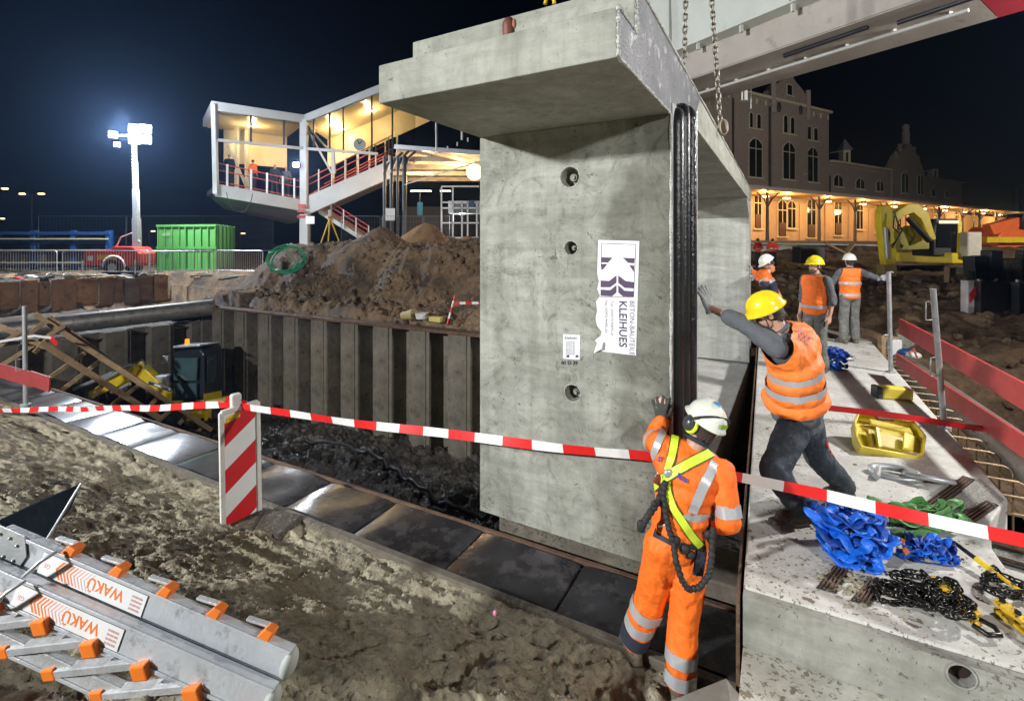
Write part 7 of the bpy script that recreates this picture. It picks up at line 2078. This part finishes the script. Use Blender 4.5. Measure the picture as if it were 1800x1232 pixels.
# heap of black lifting chain
m_bch = M('oily_chain', (.03, .028, .025), .3, .7, .3, 20)
def link2(L, W, r, m_):
    pts = []
    for k in range(18):
        a = 2 * math.pi * k / 18
        pts.append((math.cos(a) * W, 0, math.sin(a) * W + (L if math.sin(a) > 0 else -L)))
    return MB().tube(pts, r, 6, True).mesh('link', m_, (0, 0, 0), 60)
def chain_path(t, pts, me, pitch):
    pts = [V(p) for p in pts]; L = [0]
    for a, b in zip(pts[:-1], pts[1:]): L.append(L[-1] + (b - a).length)
    n = int(L[-1] / pitch)
    for k in range(n):
        s_ = L[-1] * (k + .5) / n; i = max(j for j in range(len(L)) if L[j] <= s_ + 1e-9); i = min(i, len(pts) - 2)
        p = lerp(pts[i], pts[i + 1], (s_ - L[i]) / (L[i + 1] - L[i])); d = (pts[i + 1] - pts[i]).normalized()
        x = d.cross(V((0, 0, 1))).normalized(); y = d.cross(x); an = (math.pi / 2 if k % 2 else 0) + random.uniform(-.3, .3)
        inst('link', me, t, frame(x * math.cos(an) + y * math.sin(an), y * math.cos(an) - x * math.sin(an), d, p))
t = thing('chain_heap', 'heap of oily black lifting chain coiled between the blue slings and the yellow hooks', 'chain', PZ(1600, 1050, .9))
me = link2(.016, .014, .0058, m_bch)
for k in range(5):
    cc = PZ(1590 + k * 22, 1045 + k * 6 - (k % 2) * 22, .9 + .018 + .014 * k); pts = []
    rr = .15 - .012 * k; ph = random.uniform(0, 6)
    for i in range(30):
        a = ph + i * .40; q = 1 + .2 * math.sin(a * 2.3 + k) - .012 * i
        pts.append(cc + V((math.cos(a) * rr * q, math.sin(a) * rr * .7 * q, .01 * math.sin(a * 3) + .0012 * i)))
    chain_path(t, pts, me, .039)
# two yellow chain hooks / shortening blocks, long and worn
m_yw = M('worn_yellow', (.66, .42, .02), .4, .1, .2, 12, .2, 40, (.06, .05, .04), .56)
def hookblock(label, u0, v0, u1, v1, w=.07):
    a, b = PZ(u0, v0, .95), PZ(u1, v1, .94); d = (b - a); L = d.length; d.normalize(); s_ = V((-d.y, d.x, 0)); z = V((0, 0, 1))
    t = thing('chain_hook', label, 'chain hook', a)
    for h_ in (0, .045):
        out = [(0, -.3), (.08, -.9), (.35, -1), (.62, -.7), (.86, -.95), (1, -.4), (1, .35), (.8, .9), (.5, .6), (.3, 1), (.05, .7)]
        MB().prism([a + d * L * x + s_ * w * y * .5 + z * (h_ - .04) for x, y in out], z * .022).build('side_plate', m_yw, t, bevel=.006)
    for x in (.14, .5, .88): MB().cyl(a + d * L * x + z * -.05, a + d * L * x + z * .04, .014, n=12).build('bolt', m_bch, t, 60)
    MB().tube([b + d * .0, b + d * .05 + s_ * .03, b + d * .10 + s_ * .01, b + d * .10 - s_ * .05, b + d * .04 - s_ * .07], .013, 8).build('hook', m_bch, t, 60)
    return t
hookblock('worn yellow chain hook lying in the black chain heap, the longest one', 1640, 1018, 1722, 1088, .085)
hookblock('worn yellow chain hook at the very right edge of the slab', 1752, 1058, 1830, 1120, .08)
t = thing('pry_bar', 'yellow pry bar with a black grip lying at the right edge', 'pry bar', PZ(1720, 985, .92))
a, b, c = PZ(1680, 955, .98), PZ(1716, 982, .96), PZ(1840, 1072, .93)
MB().cyl(a, b, .012, .015, 10).build('grip', m_rubber, t, 60); MB().cyl(b, lerp(b, c, .22), .017, .017, 10).build('sleeve', m_yel, t, 60); MB().cyl(lerp(b, c, .22), c, .011, .013, 10).build('shaft', m_yw, t, 60)
t = thing('chain_heap', 'smaller tangle of dark chain beside the yellow pry bar at the right edge', 'chain', PZ(1760, 1040, .9))
me3 = link2(.016, .014, .0058, m_bch)
pts = []
for i in range(26): a = i * .45; pts.append(PZ(1765, 1035, .92) + V((math.cos(a) * .11 * (1 + .2 * math.sin(a * 2)), math.sin(a) * .08, .0015 * i)))
chain_path(t, pts, me3, .039)
chain_path(t, [PZ(1735, 1010, .92), PZ(1750, 1000, .93), PZ(1762, 1015, .92)], me3, .039)
t = thing('orange_tag', 'small orange tag and clear bag on the slings', 'tag', PZ(1590, 960, .95))
MB().box(PZ(1585, 950, 1.0), (.03, .012, .03), Matrix.Rotation(.5, 3, 'Y')).build('tag', m_ora, t); MB().box(PZ(1592, 968, .98), (.03, .012, .04), Matrix.Rotation(-.5, 3, 'Y')).build('tag', m_ora, t)
# niche with rebar and spilled mud beside the slings
t = thing('rebar_niche', 'muddy niche with rusty rebar in the slab below the big blue heap', 'niche', PZ(1500, 1030, .9))
for cx_, cy_, w_ in ((1462, 1018, .05), (1522, 1040, .07)):
    q = [PZ(cx_ - 28, cy_ + 16, .902), PZ(cx_ + 8, cy_ + 26, .902), PZ(cx_ + 34, cy_ - 12, .902), PZ(cx_ + 4, cy_ - 24, .902)]
    MB().prism(q, (0, 0, .006)).build('mud_bed', m_mud, t, bevel=.004)
    for k in range(4):
        a = lerp(q[0], q[1], .2 + .2 * k) + V((0, 0, .016)); b = lerp(q[3], q[2], .2 + .2 * k) + V((0, 0, .016))
        MB().cyl(a, b, .005, n=6).build('rebar', m_rust, t, 60)
mb = MB()
for k in range(110):
    c = PZ(random.gauss(1500, 30), random.gauss(1022, 16), .905); s_ = random.uniform(.004, .02)
    mb.sph(c, (s_ * 1.3, s_, s_ * .6), 6, 4)
mb.build('mud_lumps', m_ground, t)['kind'] = 'stuff'
# galvanised master link and shackle
t = thing('master_link', 'large galvanised shackle and master link lying on the slab in front of the yellow case', 'shackle', PZ(1600, 840, .9))
def ring(c, ax, ay, rx, ry, r, name, m_=m_steel): return MB().tube([c + ax * math.cos(a) * rx + ay * math.sin(a) * ry for a in [2 * math.pi * k / 28 for k in range(28)]], r, 10, True).build(name, m_, t, 60)
x_ = (PZ(1668, 845, .93) - PZ(1535, 822, .93)).normalized(); y_ = V((-x_.y, x_.x, 0)); z_ = V((0, 0, 1))
c = PZ(1574, 831, .93)
ring(c, x_, (y_ + z_ * .25).normalized(), .17, .075, .030, 'bow'); 
c2 = PZ(1632, 840, .95)
ring(c2, x_, (y_ * .8 - z_ * .3).normalized(), .16, .065, .024, 'master_link')
MB().box(PZ(1604, 834, .95), (.11, .10, .07), frame(x_, y_, z_).to_3x3()).build('coupling', m_steel, t, bevel=.02)
MB().cyl(PZ(1545, 822, .93), PZ(1540, 838, .93), .026, n=12).build('pin', m_steel, t, 60)
# yellow open plastic case, tipped on its side
t = thing('plastic_case', 'yellow plastic barrier base tipped open on the slab behind the shackle', 'plastic case', PZ(1565, 800, .9))
m_yc = M('yellow_plastic', (.72, .58, .07), .4, 0, .08, 4)
out = [(1500, 742, 4.95), (1507, 724, 5.05), (1606, 742, 4.95), (1628, 768, 4.75), (1624, 800, 4.6), (1612, 806, 4.57), (1512, 788, 4.65), (1503, 768, 4.8)]
q = [P(*o) for o in out]; cen = sum(q, V((0, 0, 0))) / len(q); nrm = (q[2] - q[6]).cross(q[0] - q[4]).normalized()
if nrm.y > 0: nrm = -nrm
MB().prism([p - nrm * .09 for p in q], nrm * .015).build('back', m_yc, t, bevel=.005)
for a, b in zip(q, q[1:] + q[:1]):
    MB().prism([a - nrm * .09, b - nrm * .09, b + (cen - b) * .01 + nrm * .02, a + (cen - a) * .01 + nrm * .02], (cen - (a + b) / 2).normalized() * .02).build('rim', m_yc, t, bevel=.004)
inn = [cen + (p - cen) * .62 for p in q]
MB().prism([P(1528, 735, 4.9), P(1600, 752, 4.8), P(1606, 762, 4.77), P(1532, 745, 4.86)], nrm * -.03).build('handle_bar', m_yc, t, bevel=.006)
MB().prism([P(1524, 752, 4.85), P(1530, 780, 4.72), P(1588, 792, 4.66), P(1592, 770, 4.76)], nrm * -.05).build('inner_tray', M('olive_yellow_plastic', (.48, .38, .04), .45, 0, .1, 4), t, bevel=.008)
MB().prism([P(1540, 750, 4.78), P(1545, 784, 4.64), P(1550, 785, 4.64), P(1545, 751, 4.78)], nrm * -.05).build('rib', m_yc, t)
MB().prism([P(1590, 758, 4.74), P(1608, 766, 4.7), P(1606, 790, 4.6), P(1588, 786, 4.62)], nrm * -.03).build('latch', m_yc, t, bevel=.006)
MB().prism([P(1535, 727, 4.98), P(1562, 730, 4.96), P(1572, 738, 4.9), P(1545, 736, 4.92)], nrm * -.02).build('brown_insert', m_rust, t)
t = thing('yellow_tube', 'small dirty yellow box with a black end cap near the slab edge', 'box', PZ(1575, 690, .9))
a, b = PZ(1546, 688, .98), PZ(1600, 692, .97)
MB().bar(a, b, .16, .15).build('body', m_yc, t, bevel=.02); MB().bar(a - (b - a).normalized() * .07, a, .17, .15).build('end_cap', m_dsteel, t, bevel=.02)
# debris right of the slab
t = thing('blue_bucket', 'blue and white bags lying in the right pit beyond the posts', 'bags', P(1590, 640, 9))
MB().sph(P(1590, 620, 9.5), (.16, .14, .09), 12, 8).build('bag', m_blue, t, 60); MB().sph(P(1606, 625, 9.3), (.14, .1, .07), 12, 8).build('bag', m_white, t, 60)
MB().tube([P(1598, 620, 9.2), P(1606, 614, 9.2), P(1612, 628, 9.1)], .02, 6).build('hose', m_redr, t, 60)
# ------------------------------------------------------------------ night air
m = bpy.data.materials.new('night_haze'); m.use_nodes = True
nt = m.node_tree; nt.nodes.clear()
vol = nt.nodes.new('ShaderNodeVolumePrincipled'); vol.inputs['Density'].default_value = .0008
vol.inputs['Color'].default_value = (.33, .55, 1.0, 1); vol.inputs['Anisotropy'].default_value = .72
o = nt.nodes.new('ShaderNodeOutputMaterial'); nt.links.new(vol.outputs[0], o.inputs[1])
hz = MB(); hz.box((0, 100, 12), (420, 420, 38))
hz.build('haze', m)['kind'] = 'stuff'
